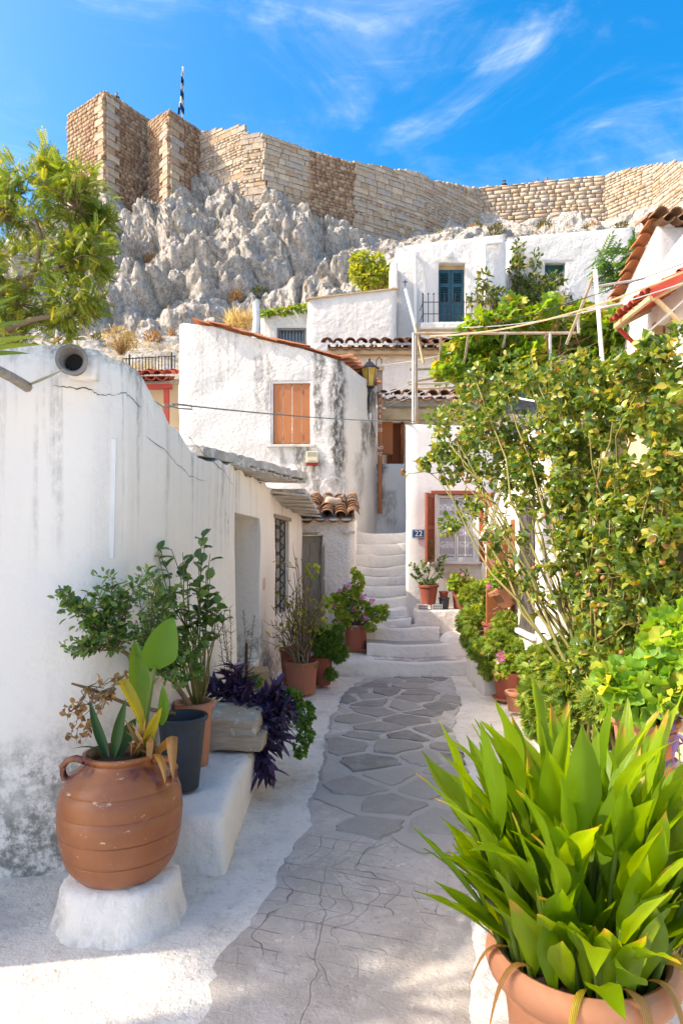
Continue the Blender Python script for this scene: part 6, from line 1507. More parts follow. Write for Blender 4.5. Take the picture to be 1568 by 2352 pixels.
# ---------------------------------------------------------------- pots on the terrace block
ZT = .80
hollow_brick(Vector((1.15, 9.72, ZT+.03)), (.13, .2, .06), M_BRICKW, 'white hollow brick under the left side of the larger terrace pot', 2, 4); hollow_brick(Vector((1.35, 9.72, ZT+.03)), (.13, .2, .06), M_BRICKW, 'white hollow brick under the right side of the larger terrace pot', 2, 4)
PA = Vector((1.24, 9.74, ZT+.062)); pa_ = thing('flower_pot', 'dark red pot on white bricks under the curtained window', 'flower pot', PA); za_ = pot(pa_, PA, .28, .135, .095, M_TERRA_D)
ra = thing('potted_rose', 'thin rose with two leafy sprays in the red pot below number plate', 'rose', PA+Vector((0,0,.25))); rg = rgn(29)
cl_ = [(D(955,1320,9.65),(.08,.07,.10)),(D(968,1290,9.7),(.05,.05,.07)),(D(1012,1310,9.7),(.07,.06,.10)),(D(1022,1280,9.7),(.05,.05,.06)),(D(992,1248,9.7),(.05,.05,.05)),(D(948,1300,9.65),(.04,.04,.05))]
tw_, ln_ = twig_set(lambda k, e: np.array(PA+Vector((rg.uniform(-.04,.04), 0, .24))), cl_, 16, rg, .005, .0015, .04, .010); tw_.build('canes', M_GTWIG, ra, sm=60); leaves_along('foliage', ra, L_DARK, t_oval(.6, .1), ln_, 16, .05, rg, .5, .7, .9)
foliage('low_foliage', ra, L_DARK, t_oval(.6, .1), [(PA+Vector((0,0,.29)),(.13,.12,.05))], 130, .045, rg)
PBt = Vector((1.70, 9.74, ZT)); pbt = thing('flower_pot', 'dark red pot at the right end of the terrace block', 'flower pot', PBt); pot(pbt, PBt, .33, .135, .10, M_TERRA_D)
rb_ = thing('potted_geranium', 'green geranium with an arching leafy cane in the right terrace pot', 'geranium', PBt+Vector((0,0,.3))); rg = rgn(30)
cl_ = [(D(1050,1335,9.65),(.12,.10,.08)),(D(1040,1345,9.6),(.06,.06,.05)),(D(1085,1338,9.6),(.06,.06,.05))]
tw_, ln_ = twig_set(lambda k, e: np.array(PBt+Vector((0,0,.3))), cl_+[(D(1078,1312,9.65),(.04,.04,.03)),(D(1060,1312,9.65),(.03,.03,.03))], 16, rg, .004, .002, .12, .006); tw_.build('stems', M_GTWIG, rb_, sm=60)
foliage('foliage', rb_, L_GER, t_round(9, .2), cl_, 190, .055, rg); leaves_along('cane_leaves', rb_, L_DARK, t_oval(.6), ln_, 5, .05, rg, .4, .7, .9); flowers(rb_, L_PINK, [D(1062,1322,9.55)], .035, rg)
PC = Vector((1.455, 9.70, ZT)); pc_ = thing('flower_pot', 'small black plastic pot between the two red terrace pots', 'flower pot', PC); pot(pc_, PC, .16, .075, .06, M_BUCK, rim=.006, rimh=.02)
PD_ = Vector((1.45, 9.70, ZT+.155)); pd_ = thing('flower_pot', 'tiny red pot stacked on the black pot', 'flower pot', PD_); pot(pd_, PD_, .095, .065, .05, M_TERRA_D, rim=.005, rimh=.02, soil=True)
# ---------------------------------------------------------------- geranium mass on the right shelf
gm = thing('geranium_bush', 'large dense fine-leaved geranium bush spilling over the right shelf', 'geranium', (1.75, 8.3, .5)); rg = rgn(33)
cl_ = [(D(1088,1372,8.6),(.19,.18,.16)),(D(1118,1420,8.4),(.24,.2,.2)),(D(1082,1430,8.4),(.17,.16,.2)),(D(1145,1480,7.6),(.19,.15,.17)),(D(1105,1495,7.75),(.15,.13,.13)),(D(1182,1490,7.45),(.10,.11,.11)),(D(1122,1540,7.6),(.11,.1,.09)),(D(1078,1465,7.9),(.10,.1,.12)),(D(1160,1430,7.7),(.13,.12,.12)),(D(1110,1350,8.65),(.12,.12,.08))]
tw_, ln_ = twig_set(lambda k, e: np.array((1.78+rg.uniform(-.06,.06), 8.35+rg.uniform(-.15,.15), .6)), cl_, 60, rg, .006, .002, .12, .010); tw_.build('stems', M_TWIG, gm, sm=60)
foliage('foliage', gm, L_FEATH, t_feather(5), cl_, 5200, .058, rg, shell=.35)
b = MB()
for k in range(34):
    a = D(1130+rg.uniform(0,45), 1400+rg.uniform(0,60), 7.95+rg.uniform(-.05,.05)); e = a+Vector((rg.normal(0,.10), rg.normal(-.03,.05), rg.normal(0,.09))); q = bez(a, e, rg.normal(0,.03,3), 6, .010, rg); b.tube([Vector(p) for p in q], [.005,.005,.004,.004,.003,.002], 4)
b.build('dead_tangle', plain('grey_twig', (.34,.29,.24), .85), gm)
for (x, y, z, r_, h_, lab) in ((1.80, 8.12, .53, .12, .26, 'red pot half hidden inside the large geranium bush'), (1.77, 8.5, .53, .12, .3, 'rear red pot buried in the large geranium bush'), (1.86, 7.85, .53, .13, .32, 'brown pot at the right of the large geranium bush')):
    t = thing('flower_pot', lab, 'flower pot', (x, y, z)); pot(t, Vector((x, y, z)), h_, r_, r_*.78, M_TERRA_D if 'red' in lab else M_TERRA_O)
P5 = Vector((1.80, 9.3, .53)); blob_block('masonry_post', (1.82, 9.3, .27), (.26, .26, .53), 'small white masonry post behind the geranium bush', 'masonry', seed=31); t = thing('flower_pot', 'small terracotta pot with pink geranium behind the big bush', 'flower pot', P5); pot(t, P5, .2, .09, .07, M_TERRA)
t = thing('small_geranium', 'small geranium with pink blossom behind the big bush', 'geranium', P5+Vector((0,0,.18))); foliage('foliage', t, L_GER, t_round(9), [(P5+Vector((0,0,.26)),(.12,.12,.09))], 90, .05, rg); flowers(t, L_PINK, [P5+Vector((-.02,-.1,.36)), P5+Vector((.07,-.08,.30))], .045, rg)
# tilted planter in its wire basket
TB = D(1165, 1365, 7.75); tb = thing('window_box', 'terracotta planter tipped sideways in a wire wall basket', 'planter', TB)
Rm = Matrix.Rotation(R(-28), 4, 'Y') @ Matrix.Rotation(R(20), 4, 'Z'); b = MB()
tp_ = [(-.15,-.10,.10),(.15,-.10,.10),(.15,.10,.10),(-.15,.10,.10)]; bt = [(-.11,-.07,-.12),(.11,-.07,-.12),(.11,.07,-.12),(-.11,.07,-.12)]
b.add(bt+tp_, [(0,1,5,4),(1,2,6,5),(2,3,7,6),(3,0,4,7),(3,2,1,0),(4,5,6,7)]); placed('box', b.mesh('box'), M_TERRA, tb, Matrix.Translation(TB) @ Rm)
b = MB(); b.box((0,-.105,.085), (.32,.02,.04)); b.box((0,.105,.085), (.32,.02,.04)); b.box((-.155,0,.085), (.02,.19,.04)); b.box((.155,0,.085), (.02,.19,.04)); placed('rim', b.mesh('rim'), M_TERRA, tb, Matrix.Translation(TB) @ Rm)
t = thing('wire_basket', 'rusty bent wire basket on the wall under the tipped planter', 'basket', TB+Vector((.1,0,-.1))); M_RWIRE = plain('rusty_wire', (.12,.07,.05), .8)
for k in range(5):
    a = TB+Vector((.05+.04*k, -.12, -.16+.01*k)); b = MB(); b.tube([a+Vector((0,0,.16)), a, a+Vector((.02,.1,-.03)), a+Vector((.03,.22,0)), a+Vector((.03,.22,.15))], .005, 5); b.build('rib', M_RWIRE, t)
for z in (-.14, -.02): b = MB(); b.tube([TB+Vector((.26*math.cos(q)*.5+.14, .13*math.sin(q), z+.06*math.cos(q))) for q in [i*math.pi/8 for i in range(17)]], .005, 5); b.build('hoop', M_RWIRE, t)
t = thing('planter_geranium', 'yellow-green geranium growing out of the tipped planter', 'geranium', TB+Vector((-.05,0,.1))); rg = rgn(34)
cl_ = [(D(1150,1322,7.7),(.13,.12,.09)),(D(1135,1335,7.65),(.08,.08,.07)),(D(1175,1335,7.7),(.09,.1,.06)),(D(1145,1300,7.7),(.06,.06,.04))]
foliage('foliage', t, L_GER, t_round(11, .2), cl_, 230, .055, rg); tw_, ln_ = twig_set(lambda k, e: np.array(TB+Vector((-.05,0,.08))), cl_, 14, rg, .004, .002); tw_.build('stems', M_STEMG, t); flowers(t, L_PINK, [D(1130,1290,7.6), D(1123,1345,7.55)], .035, rg)
# low pots on the right of the alley
P6 = Vector((1.80, 7.45, .03)); t = thing('flower_pot', 'red pot on a saucer with small pink geranium at the right of the alley', 'flower pot', P6); pot(t, P6, .30, .15, .11, M_TERRA_D); b = MB(); b.lathe([(.13,0),(.16,.035),(.15,.035),(.12,.012)], 24, P6-Vector((0,0,.012))); b.build('saucer', M_TERRA, t)
t = thing('small_geranium', 'low yellow-green geranium with pink flowers in the saucer pot', 'geranium', P6+Vector((0,0,.27))); rg = rgn(35)
cl_ = [(D(1165,1525,7.4),(.13,.12,.09)),(D(1195,1530,7.35),(.08,.08,.08)),(D(1150,1545,7.3),(.07,.07,.06))]; foliage('foliage', t, L_GER, t_round(11, .2), cl_, 260, .055, rg); flowers(t, L_PINK, [D(1153,1505,7.3), D(1148,1516,7.3)], .05, rg); tw_, ln_ = twig_set(lambda k, e: np.array(P6+Vector((0,0,.27))), cl_, 14, rg, .004, .002); tw_.build('stems', M_STEMG, t)
P7 = Vector((1.76, 6.9, .03)); t = thing('flower_pot', 'small plain terracotta pot in front of the saucer pot', 'flower pot', P7); pot(t, P7, .20, .10, .075, M_TERRA)
# ---------------------------------------------------------------- feathery bush on the right planter
fb = thing('feathery_bush', 'wide feathery green scented bush in front of the rose canes', 'bush', (1.75, 5.6, .5)); rg = rgn(36)
cl_ = [(D(1238,1530,5.6),(.15,.15,.16)),(D(1300,1520,5.0),(.20,.18,.16)),(D(1368,1500,4.6),(.15,.16,.14)),(D(1330,1570,4.7),(.19,.18,.17)),(D(1262,1595,5.1),(.17,.16,.17)),(D(1400,1468,4.5),(.09,.1,.09)),(D(1415,1540,4.3),(.13,.14,.14)),(D(1225,1605,5.4),(.11,.12,.14)),(D(1350,1470,4.7),(.07,.08,.06)),(D(1470,1530,4.0),(.11,.12,.10)),(D(1290,1650,4.8),(.15,.15,.14)),(D(1240,1660,5.2),(.12,.12,.12)),(D(1380,1610,4.4),(.14,.14,.14))]
tw_, ln_ = twig_set(lambda k, e: np.array((1.70+rg.uniform(-.05,.05), 4.6+rg.uniform(0,.8), .2)), cl_, 60, rg, .006, .002, .1, .010); tw_.build('stems', M_TWIG, fb, sm=60)
foliage('foliage', fb, L_FEATH, t_feather(7), cl_, 6200, .056, rg, shell=.45)
# ---------------------------------------------------------------- the big rose
RB = Vector((1.80, 4.55, .34)); bigr = thing('climbing_rose', 'huge climbing rose arching over the right side of the alley', 'rose', RB); rg = rgn(37)
rc = [(1105,905,6.2,55),(1050,960,6.3,60),(1020,1050,6.3,50),(1090,1040,6.1,70),(1150,980,6.0,70),(1170,1080,5.9,70),(1230,870,5.9,65),(1240,960,5.8,75),(1250,1060,5.6,75),(1320,880,5.6,75),(1330,990,5.4,80),(1340,1100,5.2,75),(1410,880,5.3,75),(1420,990,5.1,80),(1430,1110,4.9,75),(1500,860,5.1,75),(1520,970,4.8,80),(1525,1080,4.6,75),(1540,1190,4.5,65),(1460,1210,4.6,70),(1380,1220,4.8,75),(1310,1160,5.2,58),(1340,1310,4.7,60),(1420,1320,4.6,70),(1500,1320,4.5,65),(1360,1400,4.6,45),(1450,1410,4.5,55),(1215,1150,5.6,30),(1540,800,5.0,50),(1040,1200,6.1,30),(1085,1175,6.1,30),(1205,1250,5.5,12),(970,1060,6.3,16),(1265,1300,5.1,14),(1130,860,6.2,40),(1510,1400,4.4,40)]
cl_ = []
for (px, py, d, r) in rc:
    d = min(d, 1.80*F/(px+.5*r-HX)) if py > 830 else d; rr_ = r/F*d; cl_.append((np.array(D(px, py, d)), (rr_, rr_*1.15, rr_*.95), r*r))
sub_ = []
for c in cl_:
    for j in range(7): sub_.append((in_ball(c[0], np.array(c[1])*1.05, 1, rg, .2)[0], tuple(np.array(c[1])*rg.uniform(.28,.55)), c[2]*rg.uniform(.3,1.)))
def rbase(k, e): return np.array(RB+Vector((rg.uniform(-.12,.10), rg.uniform(-.14,.14), rg.uniform(0,.1))))
tw_, ln_ = twig_set(rbase, cl_, 60, rg, .014, .004, .10, .02, 10, 6)
side = []
for L in ln_:
    for j in range(5):
        i = rg.integers(4, 10); q = bez(L[i-1], L[i-1]+rg.normal(0, .13, 3)+np.array([0,-.04,.06]), rg.normal(0,.03,3), 5, .01, rg); tw_.tube([Vector(p) for p in q], [.005,.0045,.004,.003,.002], 4, False); side.append(q)
tw_.build('canes', M_GTWIG, bigr, sm=60)
foliage('foliage', bigr, L_ROSE, t_oval(.72, .13, .06), sub_, 15500, .052, rg, shell=.0, out=.5, flat=.3, up=.35)
leaves_along('spray_leaves', bigr, L_ROSE, t_oval(.72, .13, .06), side, 6, .060, rg, .2, .6, 1., droop=.2)
bm = bmesh.new(); bmesh.ops.create_icosphere(bm, subdivisions=2, radius=.017); hipm = bpy.data.meshes.new('rose_hip'); bm.to_mesh(hipm); bm.free(); smooth(hipm); hipm.materials.append(L_HIP)
for k in range(70):
    q = side[rg.integers(0, len(side))][-1]; obj('rose_hip', hipm, None, bigr, q+np.array([0,-.02,.01]))
# ---------------------------------------------------------------- bright pelargonium in its pot (right edge)
P8 = Vector((1.52, 3.42, .56)); t8 = thing('flower_pot', 'large smooth terracotta pot behind the broad-leaved plant at right', 'flower pot', P8); pot(t8, P8, .28, .155, .12, M_TERRA_D if False else M_TERRA, rim=.010, rimh=.03)
t = thing('pelargonium', 'bright green pelargonium with round scalloped leaves at the right edge', 'geranium', P8+Vector((0,0,.24))); rg = rgn(38)
cl_ = [(D(1425,1585,3.35),(.11,.11,.09)),(D(1500,1600,3.3),(.13,.12,.09)),(D(1545,1480,3.35),(.12,.12,.12)),(D(1568,1560,3.3),(.12,.12,.12)),(D(1395,1570,3.35),(.05,.06,.05)),(D(1545,1430,3.4),(.09,.1,.06)),(D(1460,1560,3.4),(.10,.1,.08)),(D(1600,1470,3.4),(.12,.12,.14))]
tw_, ln_ = twig_set(lambda k, e: np.array(P8+Vector((rg.uniform(-.06,.06), rg.uniform(-.06,.06), .24))), cl_, 36, rg, .008, .003, .08, .008); tw_.build('stems', M_STEMG, t, sm=60)
foliage('foliage', t, leafmat('bright_pelargonium_leaf', [(0,(.09,.20,.025)),(.5,(.15,.28,.03)),(.85,(.24,.34,.04)),(1,(.44,.34,.05))], .40, .5, .3), t_round(15, .22, .09), cl_, 420, .085, rg, shell=.4)
foliage('dead_leaves', t, L_DRYL, t_round(9, .5, .2), [(D(1475,1620,3.38),(.12,.1,.04))], 34, .05, rg)
# purple trailing piece at the right edge, weeds behind the canna pot
t = thing('purple_sprig', 'small purple sprig hanging at the right picture edge', 'plant', (1.62, 3.25, .75)); rg = rgn(39)
foliage('foliage', t, leafmat('lilac_leaf', G((.09,.05,.12),(.15,.10,.20)), .2, .5, .3, (1.3,.8,1.4)), t_lance(.3, .2), [(D(1555,1680,3.2),(.07,.05,.08)),(D(1570,1720,3.2),(.06,.05,.06))], 30, .09, rg); b = MB(); b.tube([(1.60,3.28,.80), D(1556,1690,3.2), D(1560,1760,3.15)], .004, 5); b.build('stem', M_STEMG, t)
t = thing('weed_bush', 'small-leaved yellow-green bush right behind the canna pot', 'bush', (1.3, 2.65, 0)); rg = rgn(40)
cl_ = [(D(1545,1970,2.65),(.10,.1,.10)),(D(1560,2060,2.6),(.09,.1,.10)),(D(1540,2130,2.6),(.07,.08,.06)),(D(1600,2000,2.65),(.12,.12,.2)),(D(1610,1850,2.7),(.10,.1,.12))]
tw_, ln_ = twig_set(lambda k, e: np.array((1.33, 2.68, .03)), cl_, 30, rg, .006, .002, .08, .008); tw_.build('stems', M_GTWIG, t, sm=60); foliage('foliage', t, L_GER, t_oval(.5), cl_, 700, .035, rg)
# ---------------------------------------------------------------- canna in the great pot
CP = Vector((.735, 2.10, 0)); RH_ = .47
cp = thing('great_pot', 'great terracotta pot with thick rolled rim at the lower right', 'flower pot', CP)
M_TERRA_S = plain('smooth_terracotta', (.56, .26, .145), .7, .05, 25, .15, c2=(.50, .215, .115), wear=((.66,.48,.37), .70), wscale=3)
prof = [(r_*.96, z_) for r_, z_ in [(.17,0),(.18,.01),(.225,.22),(.235,.30),(.238,.33),(.2475,.335),(.2475,.345),(.242,.35),(.256,.358),(.268,.372),(.288,.392),(.299,.42),(.297,.445),(.285,.464),(.268,.472),(.254,.466),(.246,.45),(.243,.42),(.240,.38)]]
b = MB(); b.lathe(prof, 64, CP); b.build('body', M_TERRA_S, cp, sm=50); b = MB(); b.lathe([(.242,.40),(.15,.415),(0,.42)], 24, CP); b.build('soil', M_SOIL, cp, sm=60)
ca = thing('canna', 'lush canna with many broad pointed bright green leaves in the great pot', 'plant', CP+Vector((0,0,.42))); rg = rgn(41)
OL_CANNA = objleafmat('canna_leaf', (.125, .25, .012), (.29, .44, .022), .52, .30, 75, (.45, .30, .06))
CANNA = []
for (bend, w, fold, curl) in ((.05,.21,.40,.0),(.10,.25,.35,.04),(.18,.23,.3,-.05),(.28,.24,.28,.03),(.08,.26,.45,-.04),(.14,.20,.5,.05),(.42,.23,.3,.04),(.06,.18,.65,0)):
    n_, V = 14, []
    for i in range(n_+1):
        t = i/n_; z = -bend*t**2.1; y = t*(1-.25*bend*t); ww = w*.5*(math.sin(math.pi*min(1, t*.80+.12))**.9 if t < .97 else .08) if t < 1 else .001
        ww = w*.5*max(.02, (min(1, t/.42)**.75)*(1-max(0, (t-.42)/.58)**1.7)); tw = curl*math.sin(t*3.1)
        for s in (-1, -.5, 0, .5, 1): V.append((s*ww+tw, y, z+abs(s)*ww*fold+.008*math.sin(t*17+s*2.1)*abs(s)))
    me = bpy.data.meshes.new('canna_leaf'); me.from_pydata(V, [], [(i*5+k, i*5+k+1, i*5+k+6, i*5+k+5) for i in range(n_) for k in range(4)]); me.update(); smooth(me); me.materials.append(OL_CANNA); CANNA.append(me)
b = MB()
def canna_leaf(p, d, L, k, roll, name='leaf', mesh=None):
    d = Vector(d).normalized(); upv = Vector((0,0,1)); x = d.cross(upv)
    if x.length < .05: x = Vector((1,0,0))
    x.normalize(); z = x.cross(d); B = Matrix((x, d, z)).transposed() @ Matrix.Rotation(roll, 3, 'Y')
    placed(name, mesh or CANNA[k], None, ca, Matrix.Translation(p) @ B.to_4x4() @ Matrix.Scale(L, 4))
for k in range(60):
    a = 2.4*k+rg.uniform(-.3,.3); rad = .215*math.sqrt((k+.5)/60); base = CP+Vector((rad*math.cos(a), rad*math.sin(a), .40)); o = Vector((math.cos(a), math.sin(a), 0))
    h = rg.uniform(.26, .55)*(1-.38*(rad/.215)**2)+.07; lean = o*(.10+.19*(rad/.215))*h*1.15+Vector((rg.normal(0,.03), rg.normal(0,.03), 0)); top = base+lean+Vector((0,0,h))
    b.tube([base, base.lerp(top, .5)+Vector((0,0,.02)), top], [.012,.010,.006], 7)
    axis = (top-base).normalized()
    for j in range(4 if k < 48 else 3):
        t = .36+.64*j/3; p = base.lerp(top, t); phi = a+(math.pi if j % 2 else 0)+rg.uniform(-.7,.7); s = Vector((math.cos(phi), math.sin(phi), 0)); flare = (.58-.42*t)*rg.uniform(.5,1.3)
        d = axis+s*flare+o*.16*(rad/.215)*(1-.5*t); kk = int(rg.integers(0, 8)) if t > .4 else int(rg.choice([1,2,3,2]))
        canna_leaf(p, d, rg.uniform(.27,.41)*(1 if t < .9 else .95), kk, rg.uniform(-.5,.5))
for k in range(64):                                    # basal leaves rising from the soil
    a = 2.4*k+.7; rad = .06+.165*math.sqrt((k+.5)/64); o = Vector((math.cos(a), math.sin(a), 0)); p = CP+o*rad+Vector((0,0,.41+rg.uniform(0,.05)))
    canna_leaf(p, Vector((0,0,1))+o*rg.uniform(.15,.75)*(rad/.22)+Vector((rg.normal(0,.12), rg.normal(0,.12), 0)), rg.uniform(.28,.46), int(rg.choice([0,1,2,4,5,7])), rg.uniform(-.6,.6))
b.build('stalks', M_STEMG, ca, sm=60)
for k in range(6):                                    # withered leaves draped over the rim
    a = math.pi*(1.05+.17*k+rg.uniform(-.08,.08)) if k < 12 else rg.uniform(0, 6.28); o = Vector((math.cos(a), math.sin(a), 0)); s = Vector((-o.y, o.x, 0))
    p0_ = CP+o*.20+Vector((0,0,.46)); strap('withered_leaf', [p0_, CP+o*.30+Vector((0,0,.54+rg.uniform(0,.05)))+s*rg.normal(0,.04), CP+o*(.335+rg.uniform(0,.04))+s*rg.normal(0,.06)+Vector((0,0,.36-rg.uniform(0,.12)))], rg.uniform(.018,.04), [OL_BROWN, OL_BROWN, OL_YEL][k % 3], ca, s+Vector((0,0,rg.normal(0,.5))), .25, 10, .3)
# ---------------------------------------------------------------- strap-leaved plant at the left edge
YU = Vector((-2.05, 2.75, 0)); yu = thing('yucca', 'strap-leaved plant poking in from the left picture edge', 'plant', YU); rg = rgn(51)
b = MB(); b.tube([YU, YU+Vector((.05,.05,1.2)), YU+Vector((.10,.12,2.42))], [.07,.06,.05], 10); b.build('trunk', M_TWIG, yu, sm=60)
OL_YUC = objleafmat('yucca_leaf', (.10, .19, .03), (.26, .34, .05), .4); yc = YU+Vector((.10,.12,2.40))
for (px, py, d) in ((100,772,3.05),(98,792,3.1),(46,678,3.0),(62,735,3.0),(22,700,2.95),(30,650,2.9),(70,812,3.1)): e = D(px, py, d); strap('leaf', [yc, yc.lerp(e, .55)+Vector((0,0,.07)), e], .034, OL_YUC, yu, (.35,-.25,1), .3, 12, .4)
for k in range(26):
    a = rg.uniform(1.2, 5.4); e = yc+Vector((math.cos(a)*.55-.15, math.sin(a)*.5-.1, rg.uniform(-.15,.6))); strap('leaf', [yc, yc.lerp(e, .5)+Vector((0,0,.15)), e], .035, OL_YUC, yu, (-math.sin(a), math.cos(a), .2), .4, 8, .3)
strap('dry_leaf', [D(52,888,3.35), D(100,868,3.25), D(152,846,3.2)], .020, objleafmat('dry_strap', (.22,.23,.15), (.30,.30,.2), .2), yu, (0,.4,1), .5, 10, .4)
# ---------------------------------------------------------------- house block added for its shade and palm outside the frame: they shade the foreground
nbh = thing('shade_house', 'unseen white house block added to shade the left wall', 'house', (-4.6, 2.8, 0))
b = MB(); b.box2((-6.5, 2.40, -.1), (-3.15, 3.30, 4.6)); b.build('wall', M_WHITE, nbh, bev=.05); b = MB(); b.box2((-6.7, 2.3, 4.6), (-3.0, 3.4, 4.75)); b.build('roof', M_SLAB, nbh)
PM = Vector((-5.85, 1.15, 0)); pm = thing('palm', 'palm beside the alley outside the left edge', 'palm', PM); rg = rgn(52)
b = MB(); b.tube([PM, PM+Vector((.1,.1,2.6)), PM+Vector((.35,.35,5.2))], [.16,.13,.12], 12); b.build('trunk', M_TWIG, pm, sm=60)
pc0 = PM+Vector((.35,.35,5.2)); M_FROND = leafmat('palm_leaf', G((.04,.09,.02),(.09,.15,.03)), .3)
for k in range(12):
    a = 2*math.pi*k/12+rg.uniform(-.15,.15); L = rg.uniform(1.0,1.6); o = np.array([math.cos(a), math.sin(a), 0]); s = np.array([-o[1], o[0], 0]); c = np.array(pc0); P = []; Y = []; S = []
    rach = bez(c, c+o*L+np.array([0,0,rg.uniform(-.45,.35)]), (0,0,.45), 26); bb = MB(); bb.tube([Vector(p) for p in rach], [.018-.0006*i for i in range(26)], 5); f_ = bb.build('frond', M_STEMG, pm)
    for i in range(5, 26):
        d = rach[i]-rach[i-1]; d /= np.linalg.norm(d)
        for sg in (-1, 1): P.append(rach[i]); Y.append(d*.75+s*sg*.9+np.array([0,0,-.25])); S.append(.42*math.sin(math.pi*(.12+.8*i/26)))
    obj('leaflets', leaf_mesh('leaflets', t_lance(.10, .25, 3), np.array(P), np.array(Y), np.tile([0,0,1.], (len(P),1)), np.array(S), rg.uniform(0,1,len(P))), M_FROND, f_, kind='stuff')
# ---------------------------------------------------------------- tree at the left
TR = Vector((-8.6, 14.5, 1.2)); tr = thing('ailanthus_tree', 'green feathery-leaved tree at the left in front of the cliff', 'tree', TR); rg = rgn(53)
tc_ = [(60,430,55),(125,400,40),(102,352,18),(115,375,18),(185,405,40),(215,450,42),(232,525,38),(150,490,60),(70,520,60),(0,450,55),(195,590,50),(120,600,55),(40,610,60),(235,600,22),(175,690,50),(95,700,55),(15,720,55),(150,755,38),(215,690,28),(60,770,40),(-60,520,80),(-70,680,90),(215,560,40),(20,400,28),(245,500,18),(240,620,14),(225,720,14)]
cl_ = [(np.array(D(px, py, 14+rg.uniform(-.7,.7))), (r/F*14, r/F*14*1.3, r/F*14*.9), r*r) for px, py, r in tc_]
b = MB(); h0 = D(-90, 800, 14.2); h1 = D(30, 690, 14); h2 = D(150, 560, 14); h3 = D(60, 780, 14); h4 = D(150, 720, 13.9)
b.tube([TR, TR+Vector((.3,-.1,1.6)), h0], [.22,.18,.14], 10); b.tube([h0, D(0,672,14), h1+Vector((.3,0,.3)), D(85,608,14), h2], [.11,.09,.08,.06,.03], 8); b.tube([h0, D(-10,770,14), D(70,735,13.9), h4], [.10,.08,.06,.03], 8); b.tube([D(85,608,14), D(95,540,14), D(70,470,14.1)], [.05,.04,.02], 7); b.tube([D(0,672,14), D(-20,560,14.1), D(0,470,14)], [.07,.05,.02], 7)
b.tube([h2, D(180,480,14), D(120,400,14), D(105,345,14)], [.03,.025,.02,.01], 6); b.tube([D(40,640,14), D(130,620,13.8), D(210,600,13.8)], [.05,.035,.015], 6)
b.build('trunk', plain('ailanthus_bark', (.24,.18,.12), .85, .1, 30, .4), tr, sm=60)
hubs = [np.array(q) for q in (h1, h2, h3, h4, D(85,608,14), D(180,480,14), D(0,500,14), D(130,620,13.8), D(-40,600,14))]
tw_, ln_ = twig_set(lambda k, e: min(hubs, key=lambda h: np.linalg.norm(h-e)), cl_, 170, rg, .022, .005, .05, .03, 7, 5); tw_.build('branches', bpy.data.materials['ailanthus_bark'], tr, sm=60)
leaves_along('crown', tr, L_TREE, t_pinnate(7, .15, .055, .30), ln_, 12, .25, rg, .35, .9, .9, droop=-.05); foliage('outer_crown', tr, L_TREE, t_pinnate(7, .15, .055, .30), cl_, 1300, .24, rg, shell=.3, flat=.3, up=1., out=.9)
# ---------------------------------------------------------------- pergola, vine, wires
pe = thing('pergola', 'rusty white pipe pergola on the roof terrace carrying the vine', 'pergola', D(1150, 970, 10.6))
def pipe(pts, r=.022, m=M_RUST, nm='pipe', par=pe): b = MB(); b.tube(pts, r, 8); return b.build(nm, m, par, sm=60)
pipe([D(948,972,10.3), D(949,765,10.3)], .022, M_GALV, 'post'); pipe([D(956,972,10.35), D(955,770,10.35)], .024, M_RUST, 'post')
pipe([D(948,766,10.3), D(1322,765,10.3)], .022, M_RUST, 'rail'); pipe([D(1262,765,10.3), D(1263,870,10.3)], .026, M_GALV, 'post')
pipe([D(940,893,10.9), D(1045,891,10.9)], .02, M_RUST, 'rail'); pipe([D(938,882,10.6), D(1030,880,10.6)], .02, M_RUST, 'rail')
for (x0, x1, y0, y1) in ((1012,1008,768,900),(1075,1060,768,880),(1160,1135,768,890),(1255,1220,768,860)): pipe([D(x0,y0,10.35), D(x1,y1,11.2)], .02, M_RUST, 'strut')
for (x0, y0, x1, y1) in ((940,848,1320,835),(935,878,1180,835),(1140,838,1330,815),(1150,848,1330,825)): pipe([D(x0,y0,11.0), D(x1,y1,11.0)], .028, M_OLDWOOD, 'lath')
pipe([D(1366,620,9.3), D(1372,700,9.3), D(1382,830,9.3)], .030, M_WPAINT, 'post'); pipe([D(1365,625,9.3), D(1330,715,9.8), D(1300,790,10.3)], .022, M_RUST, 'strut'); pipe([D(1355,660,9.6), D(1480,640,9.6)], .018, M_GALV, 'rail'); pipe([D(1345,712,9.8), D(1430,698,9.6)], .018, M_GALV, 'rail'); pipe([D(1325,725,10.1), D(1328,765,10.2)], .022, M_GALV, 'post')
fp_ = thing('leaning_pole', 'white pole with a small blue cross leaning over the tiled eave', 'pole', D(972, 835, 10.5)); b = MB(); b.tube([D(972,835,10.5), D(953,745,10.5)], .020, 8); b.build('wood_end', M_BEIGEW, fp_, sm=60); b = MB(); b.tube([D(957,765,10.52), D(931,664,10.5)], .026, 8); b.build('white_pipe', M_WPAINT, fp_, sm=60)
b = MB(); c = D(930, 650, 10.5); b.box(c, (.012,.012,.10)); b.box(c+Vector((0,0,.015)), (.07,.012,.012)); b.build('cross', M_FB, fp_)
gv = thing('grape_vine', 'dense bright green grape vine covering the pipe pergola', 'vine', D(1200, 960, 11)); rg = rgn(54)
vc = [(1030,850,32),(1060,800,35),(1100,755,38),(1075,880,30),(1150,745,38),(1150,820,50),(1210,745,40),(1220,830,50),(1275,740,40),(1290,810,50),(1345,745,40),(1360,815,50),(1405,755,40),(1430,800,38),(1410,850,42),(1110,840,40),(1320,860,40),(1230,880,35),(1140,890,30),(1055,835,30),(1180,700,25),(1450,830,25),(1260,700,22),(1330,715,22),(1410,722,22)]
